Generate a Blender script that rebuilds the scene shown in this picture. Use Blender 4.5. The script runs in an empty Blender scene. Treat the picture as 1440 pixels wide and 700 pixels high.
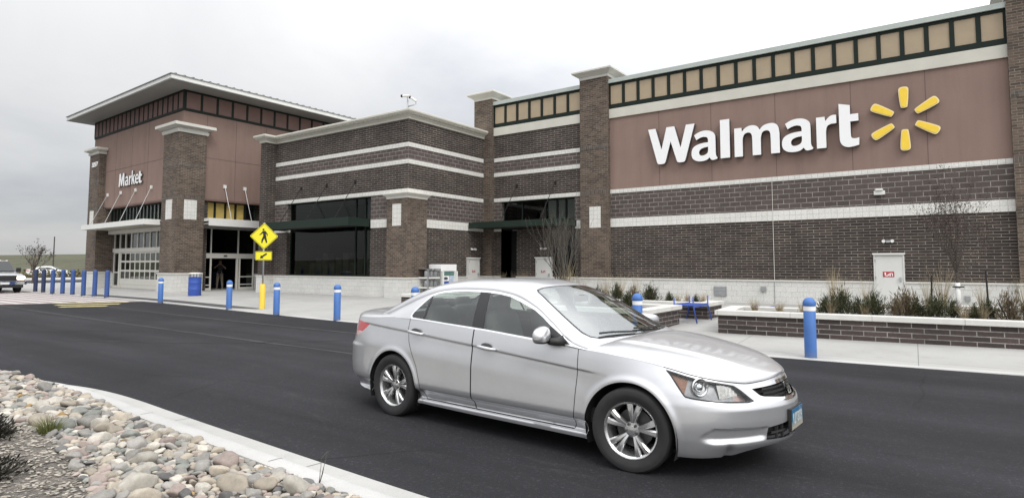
import bpy, bmesh, math, random
import numpy as np
from mathutils import Vector, Matrix
from mathutils import noise as mnoise
S = bpy.context.scene
COL = S.collection
R = math.radians
PI = math.pi

# ---------------------------------------------------------------- helpers
def tag(o, label=None, cat=None, group=None, kind=None):
    if label: o['label'] = label
    if cat: o['category'] = cat
    if group: o['group'] = group
    if kind: o['kind'] = kind
    return o

def thing(name, label, cat, loc=(0, 0, 0), rz=0.0, group=None, kind=None):
    o = bpy.data.objects.new(name, None)
    COL.objects.link(o)
    o.empty_display_size = 0.3
    o.location = loc
    o.rotation_euler = (0, 0, rz)
    return tag(o, label, cat, group, kind)

def wmat(o):
    m = Matrix.Translation(o.location) @ o.rotation_euler.to_matrix().to_4x4() @ Matrix.Diagonal((*o.scale, 1))
    return (wmat(o.parent) @ m) if o.parent else m

class MB:
    """collects shapes, then links them as ONE mesh object"""
    def __init__(s):
        s.v = []; s.f = []
    def add(s, vs, fs):
        n = len(s.v)
        s.v += [tuple(p) for p in vs]
        s.f += [tuple(i + n for i in q) for q in fs]
        return s
    def box(s, x0, x1, y0, y1, z0, z1):
        return s.add([(x0, y0, z0), (x1, y0, z0), (x1, y1, z0), (x0, y1, z0), (x0, y0, z1), (x1, y0, z1), (x1, y1, z1), (x0, y1, z1)],
                     [(0, 3, 2, 1), (4, 5, 6, 7), (0, 1, 5, 4), (1, 2, 6, 5), (2, 3, 7, 6), (3, 0, 4, 7)])
    def quad(s, a, b, c, d):
        return s.add([a, b, c, d], [(0, 1, 2, 3)])
    def prism(s, poly, plane, a, b):
        """poly: 2-D outline; plane 'xz' extruded along y a..b, 'yz' along x, 'xy' along z"""
        n = len(poly)
        def P(p, t):
            return {'xz': (p[0], t, p[1]), 'yz': (t, p[0], p[1]), 'xy': (p[0], p[1], t)}[plane]
        vs = [P(p, a) for p in poly] + [P(p, b) for p in poly]
        fs = [tuple(range(n)), tuple(range(2 * n - 1, n - 1, -1))] + [(i, n + i, n + (i + 1) % n, (i + 1) % n) for i in range(n)]
        return s.add(vs, fs)
    def tube(s, pts, r, n=8, cap=True):
        pts = [Vector(p) for p in pts]
        rr = r if isinstance(r, (list, tuple)) else [r] * len(pts)
        vs = []; fs = []
        up = None
        for i, p in enumerate(pts):
            t = (pts[min(i + 1, len(pts) - 1)] - pts[max(i - 1, 0)]).normalized()
            if up is None:
                up = t.orthogonal().normalized()
            up = (up - t * up.dot(t))
            up = up.normalized() if up.length > 1e-6 else t.orthogonal().normalized()
            w = t.cross(up)
            for k in range(n):
                a = 2 * PI * k / n
                vs.append(p + (up * math.cos(a) + w * math.sin(a)) * rr[i])
        for i in range(len(pts) - 1):
            for k in range(n):
                fs.append((i * n + k, i * n + (k + 1) % n, (i + 1) * n + (k + 1) % n, (i + 1) * n + k))
        if cap:
            fs.append(tuple(range(n - 1, -1, -1)))
            fs.append(tuple(range((len(pts) - 1) * n, len(pts) * n)))
        return s.add(vs, fs)
    def lathe(s, prof, n=24, c=(0, 0, 0), axis='z'):
        vs = []; fs = []; m = len(prof)
        for k in range(n):
            a = 2 * PI * k / n
            for (r, h) in prof:
                x, y = r * math.cos(a), r * math.sin(a)
                q = {'z': (x, y, h), 'y': (x, h, y), 'x': (h, x, y)}[axis]
                vs.append((q[0] + c[0], q[1] + c[1], q[2] + c[2]))
        for k in range(n):
            for j in range(m - 1):
                fs.append((k * m + j, ((k + 1) % n) * m + j, ((k + 1) % n) * m + j + 1, k * m + j + 1))
        return s.add(vs, fs)
    def grid(s, rows):
        """rows: list of equally long point rows"""
        m = len(rows[0]); vs = [p for r in rows for p in r]; fs = []
        for i in range(len(rows) - 1):
            for j in range(m - 1):
                fs.append((i * m + j, i * m + j + 1, (i + 1) * m + j + 1, (i + 1) * m + j))
        return s.add(vs, fs)
    def xf(s, M):
        s.v = [tuple(M @ Vector(p)) for p in s.v]
        return s
    def mapv(s, fn):
        s.v = [fn(p) for p in s.v]
        return s
    def build(s, name, mat, parent=None, smooth=False, bevel=0, seg=2, world=False, loc=None, auto=None, weld=0):
        """world=True: the points are world points and the parent's place is taken off them"""
        me = bpy.data.meshes.new(name)
        bm = bmesh.new()
        bv = [bm.verts.new(p) for p in s.v]
        for q in s.f:
            try: bm.faces.new([bv[i] for i in q])
            except ValueError: pass
        if weld: bmesh.ops.remove_doubles(bm, verts=bm.verts[:], dist=weld)
        bmesh.ops.recalc_face_normals(bm, faces=bm.faces[:])
        if bevel:
            bmesh.ops.bevel(bm, geom=bm.edges[:], offset=bevel, segments=seg, affect='EDGES', profile=0.6, clamp_overlap=True)
        bm.normal_update()
        uv = bm.loops.layers.uv.new('UVMap')
        for f in bm.faces:
            n = f.normal; ax, ay, az = abs(n.x), abs(n.y), abs(n.z)
            for l in f.loops:
                c = l.vert.co
                l[uv].uv = (c.x, c.y) if az > ax and az > ay else ((c.x, c.z) if ay >= ax else (c.y, c.z))
            f.smooth = smooth
        M = None
        if world and parent is not None: M = wmat(parent).inverted()
        elif loc is not None and world: M = Matrix.Translation(loc).inverted()
        if M is not None: bm.transform(M)
        bm.to_mesh(me); bm.free()
        if smooth and auto is not None:
            try: me.set_sharp_from_angle(angle=R(auto))
            except Exception: pass
        o = bpy.data.objects.new(name, me)
        COL.objects.link(o)
        if mat: me.materials.append(mat)
        if parent is not None: o.parent = parent
        if loc is not None: o.location = loc
        return o

def copy_tree(o, parent=None):
    c = o.copy(); COL.objects.link(c)
    if parent is not None: c.parent = parent
    for ch in list(o.children):
        copy_tree(ch, c)
    return c

def pchip(xs, ys):
    """monotone cubic interpolation through key points"""
    xs = np.array(xs, float); ys = np.array(ys, float)
    h = np.diff(xs); d = np.diff(ys) / h
    m = np.zeros_like(xs)
    for i in range(1, len(xs) - 1):
        if d[i - 1] * d[i] > 0:
            w1 = 2 * h[i] + h[i - 1]; w2 = h[i] + 2 * h[i - 1]
            m[i] = (w1 + w2) / (w1 / d[i - 1] + w2 / d[i])
    m[0] = d[0]; m[-1] = d[-1]
    def f(x):
        x = np.clip(np.asarray(x, float), xs[0], xs[-1])
        i = np.clip(np.searchsorted(xs, x) - 1, 0, len(xs) - 2)
        t = (x - xs[i]) / h[i]
        return ((1 + 2 * t) * (1 - t) ** 2 * ys[i] + t * (1 - t) ** 2 * h[i] * m[i] + t * t * (3 - 2 * t) * ys[i + 1] + t * t * (t - 1) * h[i] * m[i + 1])
    return f

def crom(xs, ys):
    """C1 cubic (Catmull-Rom tangents) through key points"""
    xs = np.array(xs, float); ys = np.array(ys, float)
    m = np.gradient(ys, xs); h = np.diff(xs)
    def f(x):
        x = np.clip(np.asarray(x, float), xs[0], xs[-1])
        i = np.clip(np.searchsorted(xs, x) - 1, 0, len(xs) - 2)
        t = (x - xs[i]) / h[i]
        return ((1 + 2 * t) * (1 - t) ** 2 * ys[i] + t * (1 - t) ** 2 * h[i] * m[i] + t * t * (3 - 2 * t) * ys[i + 1] + t * t * (t - 1) * h[i] * m[i + 1])
    return f
def lin(xs, ys):
    return lambda x: np.interp(x, xs, ys)

# ---------------------------------------------------------------- materials
def srgb(r, g, b):
    f = lambda c: (c / 255) / 12.92 if c / 255 <= 0.04045 else ((c / 255 + 0.055) / 1.055) ** 2.4
    return (f(r), f(g), f(b), 1)

class NT:
    def __init__(s, name):
        s.m = bpy.data.materials.new(name); s.m.use_nodes = True
        s.t = s.m.node_tree; s.n = s.t.nodes; s.b = s.n['Principled BSDF']
        s.uvn = None
    def new(s, typ, **kw):
        nd = s.n.new(typ)
        for k, v in kw.items(): setattr(nd, k, v)
        return nd
    def link(s, a, b): s.t.links.new(a, b)
    def inp(s, name, val):
        i = s.b.inputs[name]
        if hasattr(val, 'is_linked') or isinstance(val, bpy.types.NodeSocket): s.link(val, i)
        else: i.default_value = val
    def coord(s, which='Object'):
        if s.uvn is None: s.uvn = s.new('ShaderNodeTexCoord')
        return s.uvn.outputs[which]
    def noise(s, scale, detail=4, rough=0.55, vec=None, which='Object'):
        nd = s.new('ShaderNodeTexNoise')
        nd.inputs['Scale'].default_value = scale; nd.inputs['Detail'].default_value = detail; nd.inputs['Roughness'].default_value = rough
        s.link(vec if vec is not None else s.coord(which), nd.inputs['Vector'])
        return nd.outputs['Fac']
    def ramp(s, fac, stops):
        nd = s.new('ShaderNodeValToRGB')
        e = nd.color_ramp.elements
        while len(e) < len(stops): e.new(0.5)
        for el, (p, c) in zip(e, stops):
            el.position = p; el.color = c if len(c) == 4 else (*c, 1)
        s.link(fac, nd.inputs['Fac'])
        return nd.outputs['Color']
    def mix(s, a, b, fac, typ='MIX'):
        nd = s.new('ShaderNodeMix', data_type='RGBA', blend_type=typ)
        for sock, val in ((nd.inputs[6], a), (nd.inputs[7], b), (nd.inputs[0], fac)):
            if isinstance(val, bpy.types.NodeSocket): s.link(val, sock)
            else: sock.default_value = val if not isinstance(val, tuple) or len(val) == 4 else (*val, 1)
        return nd.outputs[2]
    def bump(s, h, strength=0.3, dist=0.01):
        nd = s.new('ShaderNodeBump')
        nd.inputs['Strength'].default_value = strength; nd.inputs['Distance'].default_value = dist
        s.link(h, nd.inputs['Height']); s.link(nd.outputs['Normal'], s.b.inputs['Normal'])
    def mapv(s, vec, scale=(1, 1, 1), loc=(0, 0, 0), rot=(0, 0, 0)):
        nd = s.new('ShaderNodeMapping')
        nd.inputs['Scale'].default_value = scale; nd.inputs['Location'].default_value = loc; nd.inputs['Rotation'].default_value = rot
        s.link(vec, nd.inputs['Vector'])
        return nd.outputs['Vector']

def plain(name, col, rough=0.5, metal=0.0, var=0.12, scale=3.0, coat=0.0, bump=0.0, bscale=60, spec=0.5):
    t = NT(name)
    c = (*col[:3], 1)
    if var:
        dk = tuple(x * (1 - var) for x in col[:3]) + (1,); lt = tuple(min(1, x * (1 + var)) for x in col[:3]) + (1,)
        t.inp('Base Color', t.ramp(t.noise(scale, 6, 0.6), [(0.3, dk), (0.7, lt)]))
    else: t.inp('Base Color', c)
    t.inp('Roughness', rough); t.inp('Metallic', metal); t.inp('Coat Weight', coat); t.inp('Specular IOR Level', spec)
    if bump: t.bump(t.noise(bscale, 4, 0.6), bump, 0.004)
    return t.m

def brick(name, c1, c2, mortar, bw, bh, ms, bias=0.0, rough=0.85, off=0.5, var=0.25, bump=0.5, msm=0.1):
    t = NT(name)
    nd = t.new('ShaderNodeTexBrick', offset=off)
    t.link(t.coord('UV'), nd.inputs['Vector'])
    nd.inputs['Color1'].default_value = (*c1, 1); nd.inputs['Color2'].default_value = (*c2, 1); nd.inputs['Mortar'].default_value = (*mortar, 1)
    nd.inputs['Scale'].default_value = 1.0; nd.inputs['Mortar Size'].default_value = ms; nd.inputs['Mortar Smooth'].default_value = msm
    nd.inputs['Bias'].default_value = bias; nd.inputs['Brick Width'].default_value = bw; nd.inputs['Row Height'].default_value = bh
    big = t.ramp(t.noise(0.55, 5, 0.6, which='UV'), [(0.3, (1 - var,) * 3), (0.7, (1 + var * 0.6,) * 3)])
    fine = t.ramp(t.noise(22, 4, 0.7, which='UV'), [(0.25, (0.72,) * 3), (0.75, (1.22,) * 3)])
    # mortar that comes and goes: weathered joints, smeared or recessed
    mz = t.ramp(t.noise(1.7, 6, 0.75, which='UV'), [(0.30, (0.30,) * 3), (0.66, (1.15,) * 3)])
    mcol = t.mix((*mortar, 1), mz, 1.0, 'MULTIPLY'); t.link(mcol, nd.inputs['Mortar'])
    c = t.mix(nd.outputs['Color'], big, 1.0, 'MULTIPLY'); c = t.mix(c, fine, 1.0, 'MULTIPLY')
    # pale lime bloom streaks that run down the masonry
    st = t.ramp(t.noise(1.0, 5, 0.65, vec=t.mapv(t.coord('UV'), (2.2, 0.35, 1))), [(0.62, (0, 0, 0)), (0.85, (1, 1, 1))])
    mm = t.new('ShaderNodeMath', operation='MULTIPLY'); mm.inputs[1].default_value = 0.22; t.link(st, mm.inputs[0])
    c = t.mix(c, (*[x * 0.8 for x in mortar], 1), mm.outputs[0])
    t.inp('Base Color', c); t.inp('Roughness', rough)
    iv = t.new('ShaderNodeMath', operation='SUBTRACT'); iv.inputs[0].default_value = 1.0
    t.link(nd.outputs['Fac'], iv.inputs[1])
    t.bump(iv.outputs[0], bump, 0.012)
    return t.m

def tinted_glass(name, tint, refl=1.45, rough=0.0, dens=1.0):
    t = NT(name)
    out = t.n['Material Output']
    tr = t.new('ShaderNodeBsdfTransparent'); tr.inputs['Color'].default_value = (*tint, 1)
    gl = t.new('ShaderNodeBsdfGlossy'); gl.inputs['Roughness'].default_value = rough; gl.inputs['Color'].default_value = (0.95, 0.97, 0.97, 1)
    fr = t.new('ShaderNodeFresnel'); geo = t.new('ShaderNodeNewGeometry'); mr = t.new('ShaderNodeMapRange'); mr.inputs[3].default_value = refl; mr.inputs[4].default_value = 1 / refl
    t.link(geo.outputs['Backfacing'], mr.inputs[0]); t.link(mr.outputs[0], fr.inputs['IOR'])   # the same index from either face of a thin pane
    mx = t.new('ShaderNodeMixShader')
    t.link(fr.outputs[0], mx.inputs[0]); t.link(tr.outputs[0], mx.inputs[1]); t.link(gl.outputs[0], mx.inputs[2])
    t.link(mx.outputs[0], out.inputs['Surface'])
    return t.m

M = {}
def asphalt_mat():
    t = NT('asphalt')
    o = t.coord('Object')
    a = t.ramp(t.noise(0.25, 6, 0.65), [(0.3, (0.0140, 0.0142, 0.0165)), (0.7, (0.0260, 0.0258, 0.0290))])
    # worn wheel lanes running along the drive
    w = t.ramp(t.noise(1.0, 5, 0.6, vec=t.mapv(o, (0.05, 0.8, 1))), [(0.38, (0.78,) * 3), (0.66, (1.35,) * 3)])
    g = t.ramp(t.noise(90, 3, 0.8), [(0.3, (0.6,) * 3), (0.72, (1.55,) * 3)])
    vo = t.new('ShaderNodeTexVoronoi'); vo.inputs['Scale'].default_value = 55; t.link(o, vo.inputs['Vector'])
    sp = t.ramp(vo.outputs['Color'], [(0.70, (1,) * 3), (0.95, (1.7,) * 3)])
    c = t.mix(a, w, 1, 'MULTIPLY'); c = t.mix(c, g, 1, 'MULTIPLY'); c = t.mix(c, sp, 1, 'MULTIPLY')
    # pale dusty scuffs
    d = t.ramp(t.noise(2.2, 7, 0.72, vec=t.mapv(o, (0.3, 1.5, 1), rot=(0, 0, 0.15))), [(0.58, (0, 0, 0)), (0.8, (1, 1, 1))])
    m = t.new('ShaderNodeMath', operation='MULTIPLY'); m.inputs[1].default_value = 0.16; t.link(d, m.inputs[0])
    c = t.mix(c, (0.16, 0.155, 0.15, 1), m.outputs[0])
    # hairline cracks and old oil drips
    vd = t.new('ShaderNodeTexVoronoi', feature='DISTANCE_TO_EDGE'); vd.inputs['Scale'].default_value = 0.33
    wn = t.new('ShaderNodeTexNoise'); wn.inputs['Scale'].default_value = 1.1; wn.inputs['Detail'].default_value = 6; t.link(o, wn.inputs['Vector'])
    t.link(t.mix(o, wn.outputs['Color'], 0.22), vd.inputs['Vector'])
    ck = t.ramp(vd.outputs['Distance'], [(0.0, (0.35,) * 3), (0.0045, (1,) * 3)])
    ckm = t.ramp(t.noise(0.18, 3, .5), [(0.52, (0, 0, 0)), (0.60, (1, 1, 1))])
    c = t.mix(c, t.mix((1, 1, 1, 1), ck, ckm), 1, 'MULTIPLY')
    od = t.ramp(t.noise(0.9, 6, .62, vec=t.mapv(o, (0.7, 1.1, 1), loc=(3.3, 1.2, 0))), [(0.64, (1, 1, 1)), (0.74, (0.62, 0.61, 0.60))])
    c = t.mix(c, od, 1, 'MULTIPLY')
    t.inp('Base Color', c); t.inp('Roughness', 0.88); t.inp('Specular IOR Level', 0.22)
    t.bump(t.noise(70, 4, 0.75), 0.5, 0.006)
    return t.m
def concrete_mat(name, base, joint=None, var=0.1):
    t = NT(name)
    o = t.coord('Object')
    a = t.ramp(t.noise(0.6, 7, 0.65), [(0.3, tuple(x * (1 - var) for x in base)), (0.7, tuple(x * (1 + var) for x in base))])
    g = t.ramp(t.noise(120, 3, 0.7), [(0.3, (0.88,) * 3), (0.7, (1.1,) * 3)])
    st = t.ramp(t.noise(2.5, 7, 0.75), [(0.55, (1,) * 3), (0.85, (0.78,) * 3)])
    c = t.mix(a, g, 1, 'MULTIPLY'); c = t.mix(c, st, 1, 'MULTIPLY')
    if joint:
        nd = t.new('ShaderNodeTexBrick', offset=0.0)
        t.link(t.mapv(o, (1, 1, 1), rot=(0, 0, -0.03)), nd.inputs['Vector'])
        for k, v in (('Scale', 1), ('Mortar Size', 0.008), ('Brick Width', joint), ('Row Height', joint), ('Mortar Smooth', 0.2)): nd.inputs[k].default_value = v
        nd.inputs['Color1'].default_value = (1, 1, 1, 1); nd.inputs['Color2'].default_value = (0.93, 0.93, 0.93, 1); nd.inputs['Mortar'].default_value = (0.5, 0.5, 0.5, 1)
        c = t.mix(c, nd.outputs['Color'], 1, 'MULTIPLY')
    t.inp('Base Color', c); t.inp('Roughness', 0.9)
    t.bump(t.noise(90, 4, 0.7), 0.15, 0.003)
    return t.m
def speckle_mat(name, stops, scale=30, rough=0.9, bump=0.6, dist=0.02):
    t = NT(name)
    n1 = t.noise(scale, 6, 0.75)
    n2 = t.ramp(t.noise(scale * 0.06, 5, 0.6), [(0.3, (0.75,) * 3), (0.7, (1.2,) * 3)])
    c = t.mix(t.ramp(n1, stops), n2, 1, 'MULTIPLY')
    t.inp('Base Color', c); t.inp('Roughness', rough); t.bump(n1, bump, dist)
    return t.m

M['asphalt'] = asphalt_mat()
M['pavement'] = concrete_mat('pavement_concrete', (0.37, 0.366, 0.35), joint=3.0)
M['kerb'] = concrete_mat('kerb_concrete', (0.44, 0.435, 0.42), var=0.14)
M['gutter'] = concrete_mat('gutter_concrete', (0.40, 0.395, 0.375), var=0.14)
M['farkerb'] = concrete_mat('far_concrete', (0.42, 0.41, 0.39))
M['crossing'] = concrete_mat('pink_concrete', (0.30, 0.24, 0.23))
M['tactile'] = plain('dark_paver', (0.06, 0.058, 0.058), 0.9, bump=0.4)
M['white_paint'] = plain('white_road_paint', (0.47, 0.455, 0.44), 0.8, var=0.25, scale=6)
M['yellow_paint'] = plain('yellow_road_paint', (0.42, 0.36, 0.16), 0.8, var=0.35, scale=5)
M['field'] = speckle_mat('dry_grass_field', [(0.25, (0.022, 0.028, 0.011)), (0.5, (0.058, 0.06, 0.026)), (0.75, (0.13, 0.115, 0.06))], 0.35, bump=0.2)
M['soil'] = speckle_mat('grit_and_mulch', [(0.25, (0.05, 0.043, 0.036)), (0.5, (0.17, 0.15, 0.13)), (0.75, (0.40, 0.365, 0.32))], 42, bump=1.0, dist=0.03)
M['planter_soil'] = speckle_mat('planter_mulch', [(0.3, (0.03, 0.024, 0.018)), (0.6, (0.10, 0.085, 0.065)), (0.8, (0.3, 0.27, 0.22))], 25)
# masonry
M['half'] = brick('dark_halfhigh_brick', (0.029, 0.0205, 0.0172), (0.061, 0.043, 0.0355), (0.265, 0.238, 0.208), 0.4064, 0.1016, 0.0105, bias=-0.15)
M['block'] = brick('grey_brown_block', (0.076, 0.059, 0.053), (0.100, 0.078, 0.070), (0.36, 0.335, 0.31), 0.4064, 0.19, 0.0105, var=0.14)
M['pier'] = brick('brown_modular_brick', (0.066, 0.047, 0.036), (0.150, 0.106, 0.077), (0.25, 0.225, 0.19), 0.27, 0.09, 0.0085, bias=-0.05, var=0.2)
M['soldier'] = brick('soldier_brick', (0.07, 0.058, 0.05), (0.14, 0.11, 0.09), (0.26, 0.24, 0.21), 0.1016, 0.2032, 0.006, off=0.0)
M['whiteblock'] = brick('white_tile_band', (0.66, 0.655, 0.61), (0.71, 0.70, 0.66), (0.50, 0.49, 0.46), 0.2032, 0.197, 0.005, off=0.0, var=0.06, bump=0.15)
M['base'] = brick('white_base_block', (0.60, 0.597, 0.57), (0.645, 0.64, 0.61), (0.455, 0.45, 0.425), 0.4064, 0.2032, 0.004, var=0.09, bump=0.15)
M['stone'] = concrete_mat('cast_stone', (0.60, 0.585, 0.535), var=0.06)
M['cornice'] = plain('cornice_stucco', (0.56, 0.545, 0.48), 0.8, var=0.06, scale=1.2, bump=0.1)
M['white_trim'] = plain('white_trim', (0.72, 0.72, 0.69), 0.55, var=0.04)
def stucco_mat(name, base):
    t = NT(name)
    a = t.ramp(t.noise(0.5, 6, 0.65), [(0.3, tuple(x * 0.92 for x in base)), (0.7, tuple(x * 1.07 for x in base))])
    v = t.ramp(t.noise(1, 5, 0.6, vec=t.mapv(t.coord('Object'), (3, 3, 0.3))), [(0.35, (0.95,) * 3), (0.7, (1.04,) * 3)])
    g = t.ramp(t.noise(70, 3, 0.7), [(0.3, (0.92,) * 3), (0.7, (1.08,) * 3)])
    ws = t.ramp(t.noise(1, 6, 0.7, vec=t.mapv(t.coord('Object'), (1.6, 1.6, 0.12))), [(0.52, (1,) * 3), (0.80, (0.84,) * 3)])
    c = t.mix(a, v, 1, 'MULTIPLY'); c = t.mix(c, g, 1, 'MULTIPLY'); c = t.mix(c, ws, 1, 'MULTIPLY')
    t.inp('Base Color', c); t.inp('Roughness', 0.92); t.bump(t.noise(110, 4, 0.7), 0.25, 0.004)
    return t.m
M['stucco'] = stucco_mat('brown_rose_stucco', (0.244, 0.168, 0.139))
M['stucco_joint'] = plain('stucco_joint', (0.135, 0.09, 0.082), 0.9, var=0)
M['frieze_frame'] = plain('dark_green_metal', (0.011, 0.018, 0.014), 0.6, var=0.1, spec=0.2)
M['tan'] = plain('tan_panel', (0.375, 0.298, 0.205), 0.75, var=0.07, scale=1.5)
M['rose_panel'] = plain('dusky_rose_panel', (0.165, 0.098, 0.085), 0.7, var=0.12, scale=1.2)
M['coping'] = plain('grey_green_coping', (0.42, 0.46, 0.43), 0.45, metal=0.2, var=0.05)
M['green_canopy'] = plain('dark_green_canopy', (0.012, 0.024, 0.017), 0.55, var=0.12, spec=.3)
M['soffit'] = plain('soffit_grey', (0.29, 0.285, 0.27), 0.8, var=0.04)
M['roof'] = plain('dark_standing_seam', (0.035, 0.042, 0.042), 0.45, metal=0.3, var=0.1)
M['cream'] = plain('cream_aluminium', (0.64, 0.625, 0.57), 0.4, var=0.04)
M['black'] = plain('black_void', (0.008, 0.008, 0.008), 0.9, var=0)
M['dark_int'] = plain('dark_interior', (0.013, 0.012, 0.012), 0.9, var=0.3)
M['yellow_panel'] = plain('yellow_boarding', (0.66, 0.47, 0.15), 0.75, var=0.14, scale=2)
M['blind'] = plain('pale_blind', (0.80, 0.78, 0.70), 0.8, var=0.06)
M['door_paint'] = plain('service_door_paint', (0.60, 0.60, 0.575), 0.5, var=0.05, scale=2)
M['red_sign'] = plain('red_label', (0.42, 0.03, 0.04), 0.5, var=0)
M['white_sign'] = plain('white_acrylic', (0.86, 0.86, 0.86), 0.35, var=0.0)
M['letter_side'] = plain('letter_return', (0.10, 0.085, 0.08), 0.6, var=0)
M['spark'] = plain('yellow_acrylic', (0.87, 0.60, 0.045), 0.35, var=0.05, scale=8)
M['spark_rim'] = plain('pale_yellow_trim', (0.82, 0.68, 0.38), 0.4, var=0)
M['galv'] = plain('galvanised_steel', (0.42, 0.43, 0.44), 0.45, metal=0.7, var=0.15)
M['grey_metal'] = plain('grey_metal', (0.30, 0.31, 0.31), 0.5, metal=0.4)
def scuffed(name, col):
    t = NT(name)
    a = t.ramp(t.noise(3, 5, .6), [(.3, tuple(x * .88 for x in col)), (.7, tuple(x * 1.1 for x in col))])
    sc = t.ramp(t.noise(9, 6, .75, vec=t.mapv(t.coord('Object'), (1, 1, .5))), [(.62, (0, 0, 0)), (.72, (.5, .5, .5))])
    c = t.mix(a, (.30, .33, .40, 1), sc)
    sp = t.new('ShaderNodeSeparateXYZ'); t.link(t.coord('Object'), sp.inputs[0])
    mr = t.new('ShaderNodeMapRange'); mr.inputs[1].default_value = .16; mr.inputs[2].default_value = 0.0; t.link(sp.outputs[2], mr.inputs[0])
    mm = t.new('ShaderNodeMath', operation='MULTIPLY'); t.link(mr.outputs[0], mm.inputs[0]); t.link(t.noise(14, 5, .7), mm.inputs[1])
    c = t.mix(c, (.13, .12, .105, 1), mm.outputs[0])      # road grime splashed on the foot
    t.inp('Base Color', c); t.inp('Roughness', .55)
    return t.m
M['blue'] = scuffed('blue_bollard_sleeve', (0.055, 0.155, 0.43))
M['blue_dark'] = plain('blue_steel', (0.035, 0.085, 0.36), 0.45, var=0.08)
M['yellow_post'] = plain('yellow_post', (0.78, 0.55, 0.06), 0.5, var=0.06)
M['sign_yellow'] = plain('sign_yellow', (0.80, 0.72, 0.02), 0.4, var=0.0)
M['sign_black'] = plain('sign_black', (0.012, 0.012, 0.012), 0.5, var=0)
M['win_glass'] = tinted_glass('store_glass', (0.50, 0.52, 0.51), 1.3)
M['clear_glass'] = tinted_glass('clear_glass', (0.93, 0.94, 0.93), 1.4)
# ---------------------------------------------------------------- ground, road, pavement
def pz(Y): return min(0.15, max(0.012, 0.012 + (Y - 11.6) * 0.031))
KX = [-60, -46, -40, -31.5, -27, -22.2, -18, -13.97, -8, -1.82, 0.93, 6, 14, 40]
KY = [12.45, 12.45, 12.4, 12.35, 12.25, 11.9, 11.55, 11.28, 11.25, 11.40, 11.60, 12.0, 12.6, 14.6]
kerbY = crom(KX, KY)

mb = MB(); mb.quad((-75, -70, 0), (90, -70, 0), (90, 70, 0), (-75, 70, 0))
tag(mb.build('road', M['asphalt']), kind='structure')
mb = MB(); mb.quad((-900, -900, -0.06), (900, -900, -0.06), (900, 900, -0.06), (-900, 900, -0.06))
tag(mb.build('field', M['field']), kind='structure')
# low rise beyond the parking area
rows = []
for i in range(60):
    a = R(95 + i * 2.4)
    row = []
    for r_, h in ((88, -0.05), (130, 0.3), (200, 1.9), (300, 4.4), (420, 6.0), (600, 6.5)):
        k = 1 + 0.25 * math.sin(a * 5) + 0.12 * math.sin(a * 17 + r_)
        row.append((r_ * math.cos(a), r_ * math.sin(a), h * k if h > 0 else h))
    rows.append(row)
tag(MB().grid(rows).build('hill', M['field'], smooth=True), kind='structure')
mb = MB(); mb.box(-86, -75, -10, 60, -0.05, 0.12)
tag(mb.build('far_pavement', M['farkerb']), kind='structure')

xs = [-59 + i * 0.75 for i in range(int((40 + 59) / 0.75) + 1)]
def strip(y0f, y1f, dz, n, name, m):
    rows = []
    for x in xs_:
        a, b = y0f(x), y1f(x)
        rows.append([(x, a + (b - a) * k / n, pz(a + (b - a) * k / n) + dz) for k in range(n + 1)])
    return tag(MB().grid(rows).build(name, m), kind='structure')
xs_ = xs
strip(lambda x: float(kerbY(x)) + 0.16, lambda x: 34.0, 0.0, 40, 'pavement', M['pavement'])
# flush kerb line (a shallow bevelled edge between pavement and asphalt)
rows = []
for x in xs:
    y = float(kerbY(x)); z = pz(y + 0.16)
    rows.append([(x, y - 0.01, -0.02), (x, y, z - 0.004), (x, y + 0.03, z + 0.003), (x, y + 0.158, z + 0.003), (x, y + 0.159, -0.02)])
tag(MB().grid(rows).build('kerb', M['kerb']), kind='structure')
# dark tactile paving in front of the entrance
xs_ = [-36 + i * 0.5 for i in range(int((36 - 19.8) / 0.5) + 1)]
strip(lambda x: float(kerbY(x)) + 0.22 + max(0, (x + 22) * 0.2), lambda x: float(kerbY(x)) + 0.82, 0.004, 3, 'tactile_paving', M['tactile'])
# crossing in front of the entrance: pink-grey concrete with white bars and a yellow hatched edge
mb = MB(); mb.add([(-46, 7.6, 0.004), (-31.0, 7.6, 0.004), (-28.6, 12.25, 0.004), (-46, 12.4, 0.004)], [(0, 1, 2, 3)])
tag(mb.build('crossing', M['crossing']), kind='structure')
mb = MB()
for k in range(7):
    y = 7.72 + k * 0.66
    xr = -31.0 + (y - 7.6) * 0.516 - 0.1
    mb.add([(-46, y + 0.02, 0.008), (xr, y, 0.008), (xr + 0.17, y + 0.33, 0.008), (-46, y + 0.35, 0.008)], [(0, 1, 2, 3)])
tag(mb.build('crossing_stripes', M['white_paint']), kind='structure')
mb = MB()
for (x0, y0), (x1, y1) in (((-30.2, 9.5), (-28.75, 11.75)), ((-28.75, 9.1), (-27.6, 10.95)), ((-27.4, 8.8), (-26.6, 10.1))):
    dx, dy = (x1 - x0), (y1 - y0); L_ = math.hypot(dx, dy); nx, ny = dy / L_ * .30, -dx / L_ * .30
    mb.add([(x0 - nx, y0 - ny, .0062), (x0 + nx, y0 + ny, .0062), (x1 + nx, y1 + ny, .0062), (x1 - nx, y1 - ny, .0062)], [(0, 1, 2, 3)])
tag(mb.build('yellow_hatching', M['yellow_paint']), kind='structure')

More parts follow.
